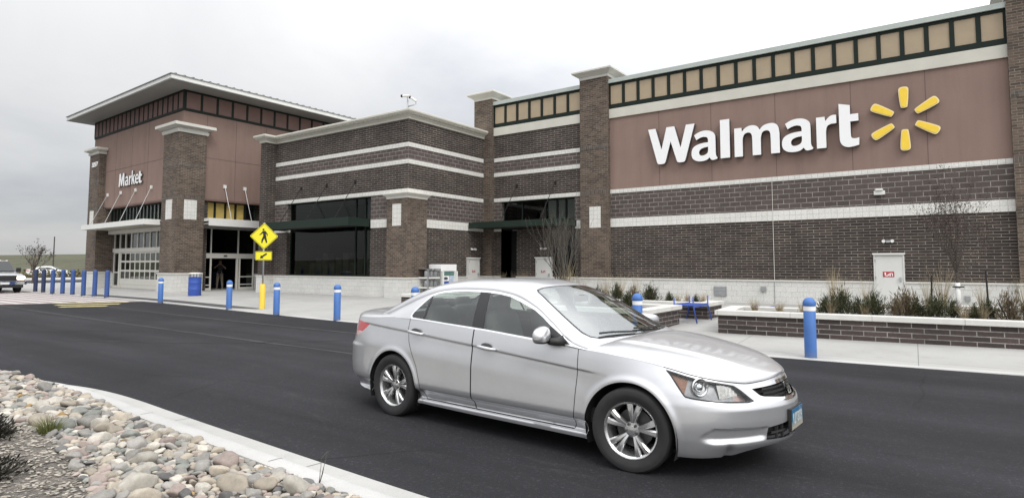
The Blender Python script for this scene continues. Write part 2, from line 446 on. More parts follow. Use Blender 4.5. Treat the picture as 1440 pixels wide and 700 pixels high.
# ---------------------------------------------------------------- rock bed island by the camera
ISL = [(14, 3.0), (6, 3.06), (0, 3.10), (-3, 3.13), (-4.65, 3.19), (-6.6, 3.27), (-8.2, 3.36), (-9.3, 3.28), (-10.2, 3.02), (-10.9, 2.55), (-11.4, 1.85), (-11.6, 1.0), (-11.6, -1.5), (-11.6, -8)]
def smooth_path(pts, it=3):
    for _ in range(it):
        q = [pts[0]]
        for a, b in zip(pts, pts[1:]):
            q += [(a[0] * .75 + b[0] * .25, a[1] * .75 + b[1] * .25), (a[0] * .25 + b[0] * .75, a[1] * .25 + b[1] * .75)]
        pts = q + [pts[-1]]
    return pts
ISL = smooth_path(ISL)
def offset_path(pts, d):
    out = []
    for i, p in enumerate(pts):
        a = pts[max(i - 1, 0)]; b = pts[min(i + 1, len(pts) - 1)]
        tx, ty = b[0] - a[0], b[1] - a[1]; L = math.hypot(tx, ty)
        out.append((p[0] - ty / L * d, p[1] + tx / L * d))
    return out
# path runs right to left, so the left-hand normal points to -y: inside the island
prof = [(0.0, 0.004), (0.27, 0.012), (0.30, 0.02), (0.335, 0.105), (0.36, 0.128), (0.39, 0.132), (0.475, 0.132), (0.50, 0.118), (0.505, -0.05)]
offs = [offset_path(ISL, d) for d, _ in prof]
rows_g = [[(offs[j][i][0], offs[j][i][1], prof[j][1]) for j in range(0, 3)] for i in range(len(ISL))]
rows_k = [[(offs[j][i][0], offs[j][i][1], prof[j][1]) for j in range(2, len(prof))] for i in range(len(ISL))]
tag(MB().grid(rows_g).build('gutter', M['gutter'], smooth=True, auto=30), kind='structure')
tag(MB().grid(rows_k).build('island_kerb', M['kerb'], smooth=True, auto=40), kind='structure')
# kerb joints: fine dark grooves laid across the concrete
mb = MB()
acc = 0; last = ISL[0]
for i in range(1, len(ISL) - 1):
    acc += math.hypot(ISL[i][0] - last[0], ISL[i][1] - last[1]); last = ISL[i]
    if acc > 2.3:
        acc = 0
        a = offs[0][i]; tx, ty = ISL[i + 1][0] - ISL[i - 1][0], ISL[i + 1][1] - ISL[i - 1][1]; L = math.hypot(tx, ty); tx, ty = tx / L * 0.0035, ty / L * 0.0035
        for j in range(len(prof) - 3):
            p, q = offs[j][i], offs[j + 1][i]; e = 0.003
            mb.add([(p[0] - tx, p[1] - ty, prof[j][1] + e), (p[0] + tx, p[1] + ty, prof[j][1] + e), (q[0] + tx, q[1] + ty, prof[j + 1][1] + e), (q[0] - tx, q[1] - ty, prof[j + 1][1] + e)], [(0, 1, 2, 3)])
M['joint'] = plain('kerb_joint_shade', (.17, .165, .155), .9, var=.1)
tag(mb.build('kerb_joints', M['joint']), kind='structure')
def soilz(x, y):
    d = max(0.0, min(1.0, (2.62 - y) / 1.2)) if x > -9.5 else 0.6
    return 0.108 + 0.085 * max(0.0, min(1.0, (-8.0 - x) / 1.6)) + 0.05 * d + 0.03 * mnoise.noise((x * 0.9, y * 0.9, 3.1)) + 0.012 * mnoise.noise((x * 5, y * 5, 1.0))
inner = offset_path(ISL, 0.495)
rows = []
for p in inner:
    if p[0] > -11.3 and p[1] > 0.5 or p[0] > -8:
        row = [(p[0], p[1], 0.105)]
        n = 30
        for k in range(1, n + 1):
            y = p[1] + (-9 - p[1]) * (k / n) ** 2.0
            row.append((p[0], y, soilz(p[0], y)))
        rows.append(row)
tag(MB().grid(rows).build('island_soil', M['soil'], smooth=True), kind='structure')

# faint pale seams and wheel marks that run along the drive
M['seam'] = plain('dusty_seam', (0.031, 0.0305, 0.031), 0.9, var=0.5, scale=3, bump=0.3)
mk = random.Random(12)
mb = MB()
for (pts, w_) in ((((-34, 10.6), (-26, 9.9), (-18, 9.55), (-10, 9.5), (-5, 9.5)), .12), (((-40, 8.2), (-28, 7.6), (-18, 7.35), (-9, 7.3), (-4.3, 7.3)), .11), (((-15.5, 4.9), (-12, 6.6), (-10.5, 8.3), (-10.2, 9.4)), .04), (((-19, 4.6), (-16, 6.6), (-15, 8.4), (-14.9, 9.5)), .04)):
    pp_ = smooth_path(list(pts), 3); a_ = offset_path(pp_, -w_ / 2); b_ = offset_path(pp_, w_ / 2)
    mb.grid([[(p[0], p[1] + mk.gauss(0, .012), .0045), (q[0], q[1] + mk.gauss(0, .012), .0045)] for p, q in zip(a_, b_)])
tag(mb.build('road_seams', M['seam']), kind='structure')
# ---------------------------------------------------------------- the store
STORE = thing('store_building', 'long brown brick supermarket with a rose stucco entrance tower and white bands', 'building', (-16, 25, 0.1))
def part(name, mb, m, parent=None, **kw):
    return mb.build(name, M[m] if isinstance(m, str) else m, parent or STORE, world=True, **kw)

def rings(x0, x1, y0, y1, prof):
    """stack of rectangles grown by off at height z, closed at both ends"""
    mb = MB(); vs = []; fs = []
    for off, z in prof:
        vs += [(x0 - off, y0 - off, z), (x1 + off, y0 - off, z), (x1 + off, y1 + off, z), (x0 - off, y1 + off, z)]
    n = len(prof)
    for i in range(n - 1):
        for k in range(4):
            fs.append((i * 4 + k, i * 4 + (k + 1) % 4, i * 4 + 4 + (k + 1) % 4, i * 4 + 4 + k))
    fs.append((3, 2, 1, 0)); fs.append(tuple(range(n * 4 - 4, n * 4)))
    return mb.add(vs, fs)
def capprof(z0, z1, p):
    h = z1 - z0
    return [(0.012, z0), (0.02, z0 + h * .30), (p * .25, z0 + h * .36), (p * .5, z0 + h * .5), (p * .88, z0 + h * .68), (p * .88, z0 + h * .74), (p, z0 + h * .76), (p, z1 - 0.02), (p - 0.02, z1)]
YM = 25.0
Z_BASE, Z_W0, Z_W1, Z_T0, Z_T1, Z_P1, Z_B1, Z_F1, Z_C1 = 1.058, 3.352, 3.746, 4.891, 5.069, 8.382, 8.810, 10.012, 10.2

# --- main sales hall
def wallseg(x0, x1, layers, y=YM, y1=26.0):
    for nm, m, z0, z1, pr in layers:
        part(nm, MB().box(x0, x1, y - pr, y1, z0, z1), m)
main_layers = [('base_wall', 'base', 0.0, 1.0, 0.05), ('base_cap', 'stone', 1.0, 1.058, 0.085), ('brick_wall', 'half', 1.058, Z_W0, 0.0), ('white_band', 'whiteblock', Z_W0, Z_W1, 0.014),
               ('block_wall', 'block', Z_W1, Z_T0, 0.0), ('white_band', 'whiteblock', Z_T0, Z_T1, 0.014)]
wallseg(-12.25, 2.02, main_layers + [('stucco_panel', 'stucco', Z_T1, Z_P1, -0.01), ('fascia_band', 'cornice', Z_P1, Z_B1, 0.06)])
for x in (-9.88, -7.61, -5.1, -2.49, -0.22):
    part('stucco_joint', MB().box(x - 0.012, x + 0.012, YM + 0.007, YM + 0.02, Z_T1 + 0.002, Z_P1 - 0.002), 'stucco_joint')
part('control_joint', MB().tube([(-5.28, YM - 0.02, 1.06), (-5.28, YM - 0.02, Z_T1 - 0.02)], 0.011, 6), 'stone')
part('control_joint', MB().tube([(-5.28, YM - 0.06, 0.16), (-5.28, YM - 0.06, 0.995)], 0.012, 6), 'grey_metal')
wallseg(3.55, 16, main_layers + [('stucco_panel', 'stucco', Z_T1, Z_P1, -0.01), ('fascia_band', 'cornice', Z_P1, Z_B1, 0.06)])
def frieze(x0, x1, n, y=YM):
    bw = (x1 - x0) / n
    mw = 0.135
    f = part('frieze', MB().box(x0, x1, y + 0.02, y + 0.4, Z_B1, Z_F1), 'frieze_frame')
    mb = MB()
    mb.box(x0, x1, y - 0.05, y + 0.018, Z_B1, 9.02); mb.box(x0, x1, y - 0.05, y + 0.018, 9.91, Z_F1)
    for k in range(n + 1):
        xm = x0 + bw * k
        a, b = max(x0, xm - mw / 2), min(x1, xm + mw / 2)
        mb.box(a, b, y - 0.045, y + 0.018, 9.022, 9.908)
    part('mullions', mb, 'frieze_frame', f)
    for k in range(n):
        part('panel', MB().box(x0 + bw * k + mw / 2 + 0.003, x0 + bw * (k + 1) - mw / 2 - 0.003, y - 0.012, y + 0.019, 9.024, 9.906), 'tan', f)
    part('coping', MB().box(x0, x1, y - 0.13, y + 0.45, Z_F1 + 0.001, Z_C1), 'coping')
frieze(-12.25, 2.02, 20); frieze(-18.95, -13.71, 7); frieze(3.55, 16, 17)

# recessed bay between the two piers
bay_hi = [('white_band', 'whiteblock', Z_T0, 5.08, 0.014), ('brick_wall', 'half', 5.08, 6.225, 0.0), ('white_band', 'whiteblock', 6.225, 6.418, 0.014), ('block_wall', 'block', 6.418, 7.0, 0.0),
          ('white_band', 'whiteblock', 7.0, 7.192, 0.014), ('brick_wall', 'half', 7.192, Z_P1, 0.0), ('fascia_band', 'cornice', Z_P1, Z_B1, 0.06)]
wallseg(-18.95, -13.71, bay_hi)
wallseg(-18.95, -18.47, [('base_wall', 'base', 0, 1.0, .05), ('base_cap', 'stone', 1.0, 1.058, .085), ('brick_wall', 'half', 1.058, Z_W0, 0), ('white_band', 'whiteblock', Z_W0, Z_W1, .014), ('block_wall', 'block', Z_W1, Z_T0, 0)])
wallseg(-17.5, -15.6, [('base_wall', 'base', 0, 1.0, .05), ('base_cap', 'stone', 1.0, 1.058, .085), ('brick_wall', 'half', 1.058, 3.45, 0)])
wallseg(-14.12, -13.71, [('base_wall', 'base', 0, 1.0, .05), ('base_cap', 'stone', 1.0, 1.058, .085), ('brick_wall', 'half', 1.058, Z_W0, 0), ('white_band', 'whiteblock', Z_W0, Z_W1, .014), ('block_wall', 'block', Z_W1, Z_T0, 0)])
wallseg(-15.6, -14.12, [('base_wall', 'base', 0, 1.0, .05), ('base_cap', 'stone', 1.0, 1.058, .085)])

def window(x0, x1, z0, z1, y, cols, bars=(), glass='win_glass', frame='frieze_frame', back='dark_int', depth=1.2, fw=0.06, axis='x', blinds=()):
    """frame with mullions at cols, one pane of glass, a dark room behind; axis 'y' = the window lies in a plane x=const looking to +x"""
    def B(mb, a0, a1, d0, d1, c0, c1):
        if axis == 'x': mb.box(a0, a1, y + d0, y + d1, c0, c1)
        else: mb.box(y - d1, y - d0, a0, a1, c0, c1)
        return mb
    w = part('window', B(MB(), x0 + fw, x1 - fw, 0.03, 0.036, z0 + fw, z1 - fw), glass)
    mb = MB()
    B(mb, x0, x1, -0.02, 0.07, z0, z0 + fw); B(mb, x0, x1, -0.02, 0.07, z1 - fw, z1)
    B(mb, x0, x0 + fw, -0.018, 0.068, z0 + fw, z1 - fw); B(mb, x1 - fw, x1, -0.018, 0.068, z0 + fw, z1 - fw)
    for c in cols: B(mb, c - fw / 2, c + fw / 2, -0.016, 0.066, z0 + fw, z1 - fw)
    for b in bars: B(mb, x0 + fw, x1 - fw, -0.014, 0.064, b - fw / 2, b + fw / 2)
    part('window_frame', mb, frame, w)
    mb = MB()
    B(mb, x0 - .02, x1 + .02, depth, depth + 0.05, z0 - .02, z1 + .02); B(mb, x0 - .02, x0, 0.08, depth, z0, z1); B(mb, x1, x1 + .02, 0.08, depth, z0, z1)
    B(mb, x0, x1, 0.08, depth, z0 - .03, z0 - .01); B(mb, x0, x1, 0.08, depth, z1 + .01, z1 + .03)
    part('window_reveal', mb, back, w)
    if blinds:
        mb = MB()
        for a, b in blinds: B(mb, a, b, 0.12, 0.16, z0 + fw, z1 - fw)
        part('blind_or_reflection', mb, 'blind' if glass != 'yellow' else 'yellow_panel', w)
    return w
window(-18.47, -14.12, 3.80, 4.888, 25.22, (-17.3, -15.9, -15.25, -14.75), blinds=((-15.8, -15.35), (-15.2, -14.85), (-14.7, -14.25)))
window(-15.6, -14.12, 1.06, 3.45, 25.22, (-14.85,))
part('doorway', MB().box(-18.47, -17.5, 25.9, 25.95, 0.1, 3.45).box(-18.49, -18.47, 25.0, 25.9, 0.1, 3.45).box(-17.52, -17.50, 25.9, 25.98, 0.1, 3.45), 'black')
part('lintel', MB().box(-18.47, -14.12, 25.02, 25.9, 3.452, 3.798), 'frieze_frame')

def pier(x0, x1, y0, y1, ztop, zcap, proj=0.3, soldier=(4.89, 7.0), base=True, zb=0.0):
    p = part('pier', MB().box(x0, x1, y0, y1, 1.058 if base else zb, ztop), 'pier')
    for s in soldier: part('soldier_course', MB().box(x0 - .004, x1 + .004, y0 - .004, y1, s, s + .19), 'soldier', p)
    if base:
        part('pier_base', MB().box(x0 - .05, x1 + .05, y0 - .05, y1, zb, 1.0), 'base', p)
        part('pier_base_cap', MB().box(x0 - .085, x1 + .085, y0 - .085, y1, 1.0, 1.06), 'stone', p)
    part('pier_cap', rings(x0, x1, y0, y1, capprof(ztop, zcap, proj)), 'stone', p)
    return p
def plaque(p, x0, x1, y, z0, z1):
    part('pier_plaque', MB().box(x0, x1, y - .02, y + .05, z0, z1), 'whiteblock', p)
p = pier(-13.71, -12.25, 24.8, 26.0, 10.36, 10.74); plaque(p, -13.23, -12.65, 24.8, 3.34, 4.32)
p = pier(-20.15, -18.95, 24.8, 26.0, 10.36, 10.74)
p = pier(2.02, 3.55, 24.8, 26.0, 10.36, 10.74); plaque(p, 2.5, 3.08, 24.8, 3.34, 4.32)
part('roof_deck', MB().box(-19.5, 16, 26.0, 60, 9.3, 9.5), 'soffit'); part('side_wall', MB().box(15.9, 16.1, 25.0, 60, 0, 9.3), 'half')

# service doors with red labels, twin lamp heads over them, small boxes on the wall
def unsign(parent, cx, cz, y, w, h, axis='x', boxed=True, m='red_sign'):
    def B(mb, a0, a1, c0, c1, d):
        a0 = cx + a0 * w; a1 = cx + a1 * w; c0 = cz + c0 * h; c1 = cz + c1 * h
        return mb.box(a0, a1, y - d, y, c0, c1) if axis == 'x' else mb.box(y, y + d, a0, a1, c0, c1)
    if boxed:
        s = part('door_label', B(MB(), -.5, .5, -.5, .5, 0.006), 'red_sign', parent); m = 'white_sign'; d = 0.011
    else: s = parent; d = 0.006
    mb = MB()
    for q in ((-.34, -.22, -.3, .34), (-.34, -.02, -.34, -.18), (-.06, .02, -.3, 0.05), (.08, .18, -.34, .2), (.18, .36, .1, .22), (.30, .38, -.34, .12)): B(mb, *q, d)
    part('label_lettering', mb, m, s)
def service_door(x0, x1, z0, z1, y, lab, axis='x'):
    def B(mb, a0, a1, d0, d1, c0, c1):
        return mb.box(a0, a1, y - d1, y - d0, c0, c1) if axis == 'x' else mb.box(y + d0, y + d1, a0, a1, c0, c1)
    d = part('service_door', B(MB(), x0 + .05, x1 - .05, 0.0, 0.115, z0, z1 - .06), 'door_paint')
    mb = MB(); B(mb, x0, x0 + .045, 0, .13, z0, z1 - .05); B(mb, x1 - .045, x1, 0, .13, z0, z1 - .05); B(mb, x0, x1, 0, .135, z1 - .05, z1); 
    part('door_frame', mb, 'door_paint', d)
    part('drip_head', B(MB(), x0 - .03, x1 + .03, 0, .18, z1 + .002, z1 + .05), 'white_trim', d)
    for c in (0.35, 1.0, 1.6): part('hinge', B(MB(), x0 + .03, x0 + .065, .116, .138, z0 + c, z0 + c + .1), 'galv', d)
    mb = MB(); B(mb, x1 - .16, x1 - .1, .116, .17, z0 + .93, z0 + 1.07)
    part('handle', mb, 'galv', d)
    c = (x0 + x1) / 2
    unsign(d, c - .02, z0 + 1.17, (y - .116) if axis == 'x' else (y + .116), 0.34, 0.19, axis, boxed=lab)
    # twin emergency lamp heads above
    l = part('wall_lamp', B(MB(), c - .06, c + .06, 0, .07, z1 + .42, z1 + .5), 'galv')
    for s in (-.13, .13):
        mb = MB(); q = (c + s, y - .1, z1 + .47) if axis == 'x' else (y + .1, c + s, z1 + .47)
        mb.lathe([(0, .06), (.045, .06), (.06, -.03), (.052, -.06), (0, -.05)], 12, q, 'y' if axis == 'x' else 'x')
        part('lamp_head', mb, 'white_trim', l, smooth=True, auto=40)
service_door(-1.95, -1.03, 0.14, 2.0, YM, True)
service_door(-16.28, -15.37, 0.14, 1.96, YM, False)
service_door(23.45, 24.36, 0.14, 1.95, -19.51, False, 'y')
part('camera_housing', MB().box(-1.86, -1.52, YM - .16, YM, 4.12, 4.26).box(-1.80, -1.58, YM - .22, YM - .005, 4.262, 4.33), 'white_trim', bevel=.015)
v = part('wall_vent', MB().box(-7.6, -7.1, YM - .10, YM - .05, .38, .77), 'grey_metal')
mb = MB()
for k in range(6): mb.box(-7.57, -7.13, YM - .115, YM - .102, .41 + k * .06, .45 + k * .06)
part('vent_slats', mb, 'galv', v)
part('outlet_box', MB().box(-5.78, -5.58, YM - .13, YM - .05, .60, .80), 'grey_metal', bevel=.01)
part('hose_box', MB().box(0.6, 0.75, YM - .12, YM - .05, .45, .62), 'grey_metal', bevel=.01)

# --- projecting middle block
XC, YC, XL = -19.51, 19.29, -29.73
WX0, WX1 = -28.6, -21.95
hi = [('white_band', 'whiteblock', Z_T0, 5.08, 0.014), ('brick_wall', 'half', 5.08, 6.225, 0.0), ('white_band', 'whiteblock', 6.225, 6.418, 0.014), ('block_wall', 'block', 6.418, 7.0, 0.0),
      ('white_band', 'whiteblock', 7.0, 7.192, 0.014), ('brick_wall', 'half', 7.192, 8.261, 0.0)]
lo = [('brick_wall', 'half', 1.058, Z_W0, 0.0), ('white_band', 'whiteblock', Z_W0, Z_W1, 0.014), ('block_wall', 'block', Z_W1, Z_T0, 0.0)]
for nm, m, z0, z1, pr in hi: part(nm, MB().box(XL, XC + pr, YC - pr, 24.985, z0, z1), m)
for nm, m, z0, z1, pr in lo:
    part(nm, MB().box(WX1, XC + pr, YC - pr, 24.985, z0, z1), m); part(nm, MB().box(XL, WX0, YC - pr, 24.985, z0, z1), m)
part('base_wall', MB().box(XL, XC + .05, YC - .05, 24.945, 0, 1.0), 'base'); part('base_cap', MB().box(XL, XC + .085, YC - .085, 24.91, 1.0, 1.058), 'stone')
window(WX0, WX1, 1.06, 4.888, YC + .24, (-23.3, -22.6), (3.6,), depth=2.2, blinds=())
mb = MB()   # dim shelves and a row of things inside the cafe window
for k in range(9):
    x = -28.2 + k * .56
    mb.box(x, x + .42, YC + 1.2, YC + 1.6, 1.1, 1.75 + .25 * ((k * 7) % 3))
part('window_display', mb, plain('dim_display', (0.16, 0.15, 0.135), 0.8, var=.5, scale=1.5))
part('blind_or_reflection', MB().box(-22.56, -22.05, YC + .36, YC + .40, 3.68, 4.8), plain('grey_reflection', (0.34, 0.345, 0.345), 0.8, var=0.05)); part('blind_or_reflection', MB().box(-22.56, -22.05, YC + .36, YC + .40, 1.2, 3.5), plain('grey_reflection_low', (0.20, 0.21, 0.215), 0.8, var=0.15)); part('blind_or_reflection', MB().box(-23.25, -22.68, YC + .9, YC + .94, 3.68, 4.8), plain('dim_reflection', (0.12, 0.125, 0.125), 0.8, var=0.1))  # painted panels stand in for the pale reflection in the right panes
def cornice_poly(poly, prof, name, m):
    n = len(poly); vs = []; fs = []
    for off, z in prof:
        for i, p in enumerate(poly):
            a = Vector(poly[i - 1]); b = Vector(p); c = Vector(poly[(i + 1) % n])
            d1 = (b - a).normalized(); d2 = (c - b).normalized()
            n1 = Vector((d1.y, -d1.x)); n2 = Vector((d2.y, -d2.x))
            q = b + (n1 + n2) * off / (1 + n1.dot(n2))
            vs.append((q.x, q.y, z))
    k = len(prof)
    for j in range(k - 1):
        for i in range(n): fs.append((j * n + i, j * n + (i + 1) % n, (j + 1) * n + (i + 1) % n, (j + 1) * n + i))
    fs.append(tuple(range(n - 1, -1, -1))); fs.append(tuple(range((k - 1) * n, k * n)))
    return part(name, MB().add(vs, fs), m)
cornice_poly([(-30.2, 18.65), (XL, 18.65), (XL, YC), (XC, YC), (XC, 24.79), (-30.2, 24.79)],
             [(0.01, 8.262), (0.06, 8.265), (0.07, 8.36), (0.11, 8.38), (0.13, 8.42), (0.22, 8.47), (0.28, 8.53), (0.29, 8.56), (0.31, 8.565), (0.31, 8.64), (0.28, 8.66)], 'cornice', 'cornice')
mb = MB()
x = -29.3
while x < XC - .1:
    mb.box(x, x + .17, YC - .25, YC - .12, 8.46, 8.535); x += .34
y = YC + .1
while y < 24.4:
    mb.box(XC + .12, XC + .25, y, y + .17, 8.46, 8.535); y += .34
M['dentil'] = plain('dentil_shade', (0.40, 0.385, 0.32), .8, var=.05)
for q in range(0, len(mb.v), 8): part('dentil', MB().add(mb.v[q:q + 8], [(0, 3, 2, 1), (4, 5, 6, 7), (0, 1, 5, 4), (1, 2, 6, 5), (2, 3, 7, 6), (3, 0, 4, 7)]), 'dentil')
p = part('pier', MB().box(-30.2, XL + .002, 18.65, 24.9, 1.058, 8.262), 'half')
part('pier_base', MB().box(-30.25, XL + .052, 18.60, 24.9, 0, 1.0), 'base', p); part('pier_base_cap', MB().box(-30.28, XL + .082, 18.57, 24.9, 1.0, 1.06), 'stone', p)
# small corner pier with its own cap
p = pier(-20.6, -19.26, 19.04, 20.28, 4.62, 4.885, 0.15, soldier=()); plaque(p, -20.21, -19.66, 19.04, 3.38, 4.37)
for x in (-27.39, -25.27, -23.09): part('canopy_anchor', MB().box(x - .06, x + .06, YC - .04, YC - .001, 5.58, 5.70), 'black')
for x in (-17.49, -15.2): part('canopy_anchor', MB().box(x - .06, x + .06, YM - .04, YM - .001, 5.58, 5.70), 'black')
def rod(parent, a, b, r=.022): part('rod', MB().tube([a, b], r, 6), parent and 'galv', parent)
c = part('canopy', MB().box(-28.75, -22.0, 18.0, YC - .016, 3.78, 3.81).box(-28.75, -22.0, 18.0, 18.06, 3.42, 3.779).box(-22.06, -22.0, 18.061, YC - .016, 3.42, 3.779).box(-28.75, -28.69, 18.061, YC - .016, 3.42, 3.779), 'green_canopy')
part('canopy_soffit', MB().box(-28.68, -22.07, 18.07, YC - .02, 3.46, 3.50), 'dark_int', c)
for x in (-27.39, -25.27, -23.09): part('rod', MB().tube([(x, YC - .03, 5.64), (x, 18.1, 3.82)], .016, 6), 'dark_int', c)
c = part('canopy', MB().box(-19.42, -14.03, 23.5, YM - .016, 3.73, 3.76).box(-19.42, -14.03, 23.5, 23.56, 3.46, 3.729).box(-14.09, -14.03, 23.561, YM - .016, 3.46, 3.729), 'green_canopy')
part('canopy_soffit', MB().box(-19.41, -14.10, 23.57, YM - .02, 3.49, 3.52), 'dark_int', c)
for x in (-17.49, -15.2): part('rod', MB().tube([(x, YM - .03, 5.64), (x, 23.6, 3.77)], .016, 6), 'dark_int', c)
part('roof_deck', MB().box(-30.1, -19.6, 19.4, 30, 8.3, 8.4), 'soffit')

# --- entrance tower (its road front is turned a little: K)
KS = 0.035
def tl(p): return (p[0], p[1] + KS * max(0.0, -34.0 - p[0]), p[2])
def tpart(name, mb, m, parent=None, **kw): return part(name, mb.mapv(tl), m, parent, **kw)
TX0, TX1, TY = -47.2, -34.01, 16.27
def subx(mb_, *a): return mb_
def tbox(x0, x1, y0, y1, z0, z1, n=1):
    return MB().box(x0, x1, y0, y1, z0, z1)
tpart('stucco_wall', MB().box(TX0, TX1, TY, 28, 5.37, 10.19), 'stucco')
for x in (-43.34, -40.83, -38.46): tpart('stucco_joint', MB().box(x - .012, x + .012, TY - .006, TY + .02, 5.38, 10.18), 'stucco_joint')
tpart('stucco_joint', MB().box(TX0, TX1, TY - .006, TY + .02, 7.71, 7.735), 'stucco_joint')
for y in (17.61, 19.37, 21.33): tpart('stucco_joint', MB().box(TX1 - .02, TX1 + .006, y - .012, y + .012, 5.38, 10.18), 'stucco_joint')
tpart('stucco_joint', MB().box(TX1 - .02, TX1 + .006, TY + .03, 27, 7.71, 7.735), 'stucco_joint')
f = tpart('frieze', MB().box(TX0, TX1, TY, 28, 10.192, 11.36), 'frieze_frame')
mb = MB().box(TX0, TX1 + .05, TY - .05, TY - .001, 10.192, 10.33).box(TX0, TX1 + .05, TY - .05, TY - .001, 11.26, 11.36)
n = 20; bw = (TX1 - TX0) / n
for k in range(n + 1): mb.box(TX0 + bw * k - .05, TX0 + bw * k + .05, TY - .045, TY - .001, 10.331, 11.259)
mb.box(TX1 + .001, TX1 + .05, TY, 28, 10.192, 10.33).box(TX1 + .001, TX1 + .05, TY, 28, 11.26, 11.36)
y = TY
while y < 27: mb.box(TX1 + .001, TX1 + .045, y, y + .12, 10.331, 11.259); y += .92
tpart('mullions', mb, 'frieze_frame', f)
for k in range(n): tpart('panel', MB().box(TX0 + bw * k + .055, TX0 + bw * (k + 1) - .055, TY - .02, TY - .001, 10.34, 11.25), 'rose_panel', f)
y = TY
while y < 26.2: tpart('panel', MB().box(TX1 + .001, TX1 + .02, y + .125, y + .915, 10.34, 11.25), 'rose_panel', f); y += .92
# hipped roof with a deep flat soffit
E0, E1, F0, F1 = TX0 - 1.0, TX1 + 1.5, TY - 1.42, 29.0
rf = tpart('roof', MB().add([(E0, F0, 11.66), (E1, F0, 11.66), (E1, F1, 11.66), (E0, F1, 11.66), (E0 + 6.5, F0 + 6.5, 12.75), (E1 - 6.5, F0 + 6.5, 12.75), (E1 - 6.5, F1 - 6.5, 12.75), (E0 + 6.5, F1 - 6.5, 12.75)],
                       [(0, 1, 5, 4), (1, 2, 6, 5), (2, 3, 7, 6), (3, 0, 4, 7), (4, 5, 6, 7)]), 'roof')
tpart('soffit', MB().box(E0 + .05, E1 - .05, F0 + .05, F1 - .05, 11.362, 11.40), 'soffit', rf)
tpart('eave_fascia', MB().box(E0, E1, F0, F0 + .05, 11.37, 11.62).box(E1 - .05, E1, F0 + .051, F1, 11.37, 11.62).box(E0, E0 + .05, F0 + .051, F1, 11.37, 11.62), 'white_trim', rf)
tpart('gutter_edge', MB().box(E0 - .06, E1 + .06, F0 - .06, F0 + .3, 11.621, 11.655).box(E1 - .3, E1 + .06, F0 + .301, F1, 11.621, 11.655).box(E0 - .06, E0 + .3, F0 + .301, F1, 11.621, 11.655)
      .box(E0 - .02, E1 + .02, F0 - .02, F0 - .001, 11.365, 11.40).box(E1 + .001, E1 + .02, F0, F1, 11.365, 11.40), 'grey_metal', rf)
mb = MB()
y = F0 + .2
while y < F1 - .2:   # standing seams that end along the eave
    ln = min(3.0, max(.25, y - F0 - .2)); zr_ = 11.657 + (ln + .04) * .171
    mb.add([(E1 + .04, y, 11.657), (E1 + .04, y + .07, 11.657), (E1 - ln, y + .07, zr_), (E1 - ln, y, zr_), (E1 + .04, y, 11.695), (E1 + .04, y + .07, 11.695), (E1 - ln, y + .07, zr_ + .04), (E1 - ln, y, zr_ + .04)],
           [(0, 3, 2, 1), (4, 5, 6, 7), (0, 1, 5, 4), (1, 2, 6, 5), (2, 3, 7, 6), (3, 0, 4, 7)]); y += .46
tpart('roof_seams', mb, 'roof', rf)

# corner pillar and left pier
def tpier(x0, x1, y0, y1, z1, zc, pr):
    p = tpart('pier', MB().box(x0, x1, y0, y1, 1.16, z1), 'pier')
    for s in (4.89 + .35, 7.0): tpart('soldier_course', MB().box(x0 - .004, x1 + .004, y0 - .004, y1, s, s + .19), 'soldier', p)
    tpart('pier_base', MB().box(x0 - .06, x1 + .06, y0 - .06, y1, 0, 1.1), 'base', p); tpart('pier_base_cap', MB().box(x0 - .1, x1 + .1, y0 - .1, y1, 1.1, 1.17), 'stone', p)
    tpart('plinth', MB().box(x0 - .09, x1 + .09, y0 - .09, y1, 0.02, .19), 'stone', p)
    h_ = zc - z1; tpart('pier_cap', rings(x0, x1, y0, y1, [(.02, z1), (.07, z1 + .01), (.10, z1 + h_ * .30), (.10, z1 + h_ * .36), (.05, z1 + h_ * .37), (.06, z1 + h_ * .48), (pr - .06, z1 + h_ * .66), (pr, z1 + h_ * .67), (pr, zc - .015), (pr - .015, zc)]), 'stone', p)
    return p
p = tpier(-35.4, -33.61, 15.87, 17.40, 8.87, 9.36, 0.36)
tpart('pier_plaque', MB().box(-34.82, -34.1, 15.85, 15.9, 4.1, 5.18), 'whiteblock', p); tpart('pier_plaque', MB().box(-33.7, -33.59, 16.28, 16.97, 4.1, 5.18), 'whiteblock', p)
p = tpier(-46.7, -45.0, 15.87, 17.40, 8.93, 9.33, 0.3)
tpart('pier_plaque', MB().box(-46.25, -45.6, 15.85, 15.9, 4.1, 5.18), 'whiteblock', p)
LP = p
# left front: glazed door screen, sectional door, transom, high windows
DY = 16.87
tpart('recess_wall', MB().box(-46.6, -44.66, DY - .02, 28, 0, 5.36), 'pier'); tpart('recess_base', MB().box(-44.99, -44.67, DY - .06, DY - .021, 0, 1.1), 'base')
tpart('recess_wall', MB().box(-35.6, -34.2, DY + .02, 17.9, 0.02, 5.36), 'half')
sd = tpart('glazed_door', MB().box(-44.58, -43.84, DY + .03, DY + .036, .2, 2.4), 'win_glass')
tpart('door_frame', MB().box(-44.66, -44.58, DY - .03, DY + .07, .1, 2.43).box(-43.84, -43.74, DY - .03, DY + .07, .1, 2.43).box(-44.579, -43.841, DY - .03, DY + .07, .1, .28).box(-44.579, -43.841, DY - .03, DY + .07, 1.08, 1.15).box(-44.579, -43.841, DY - .03, DY + .07, 2.36, 2.43), 'cream', sd)
tpart('head_beam', MB().box(-44.66, -35.42, DY - .10, DY + .07, 2.431, 2.67), 'cream')
gd = tpart('sectional_door', MB().box(-43.6, -35.8, DY, DY + .05, .1, .66).box(-43.735, -43.6, DY - .05, DY + .07, .1, 2.43).box(-35.8, -35.45, DY - .02, DY + .07, .1, 2.43), 'cream')
cols = [-43.6 + .745 * k for k in range(11)]
mb = MB()
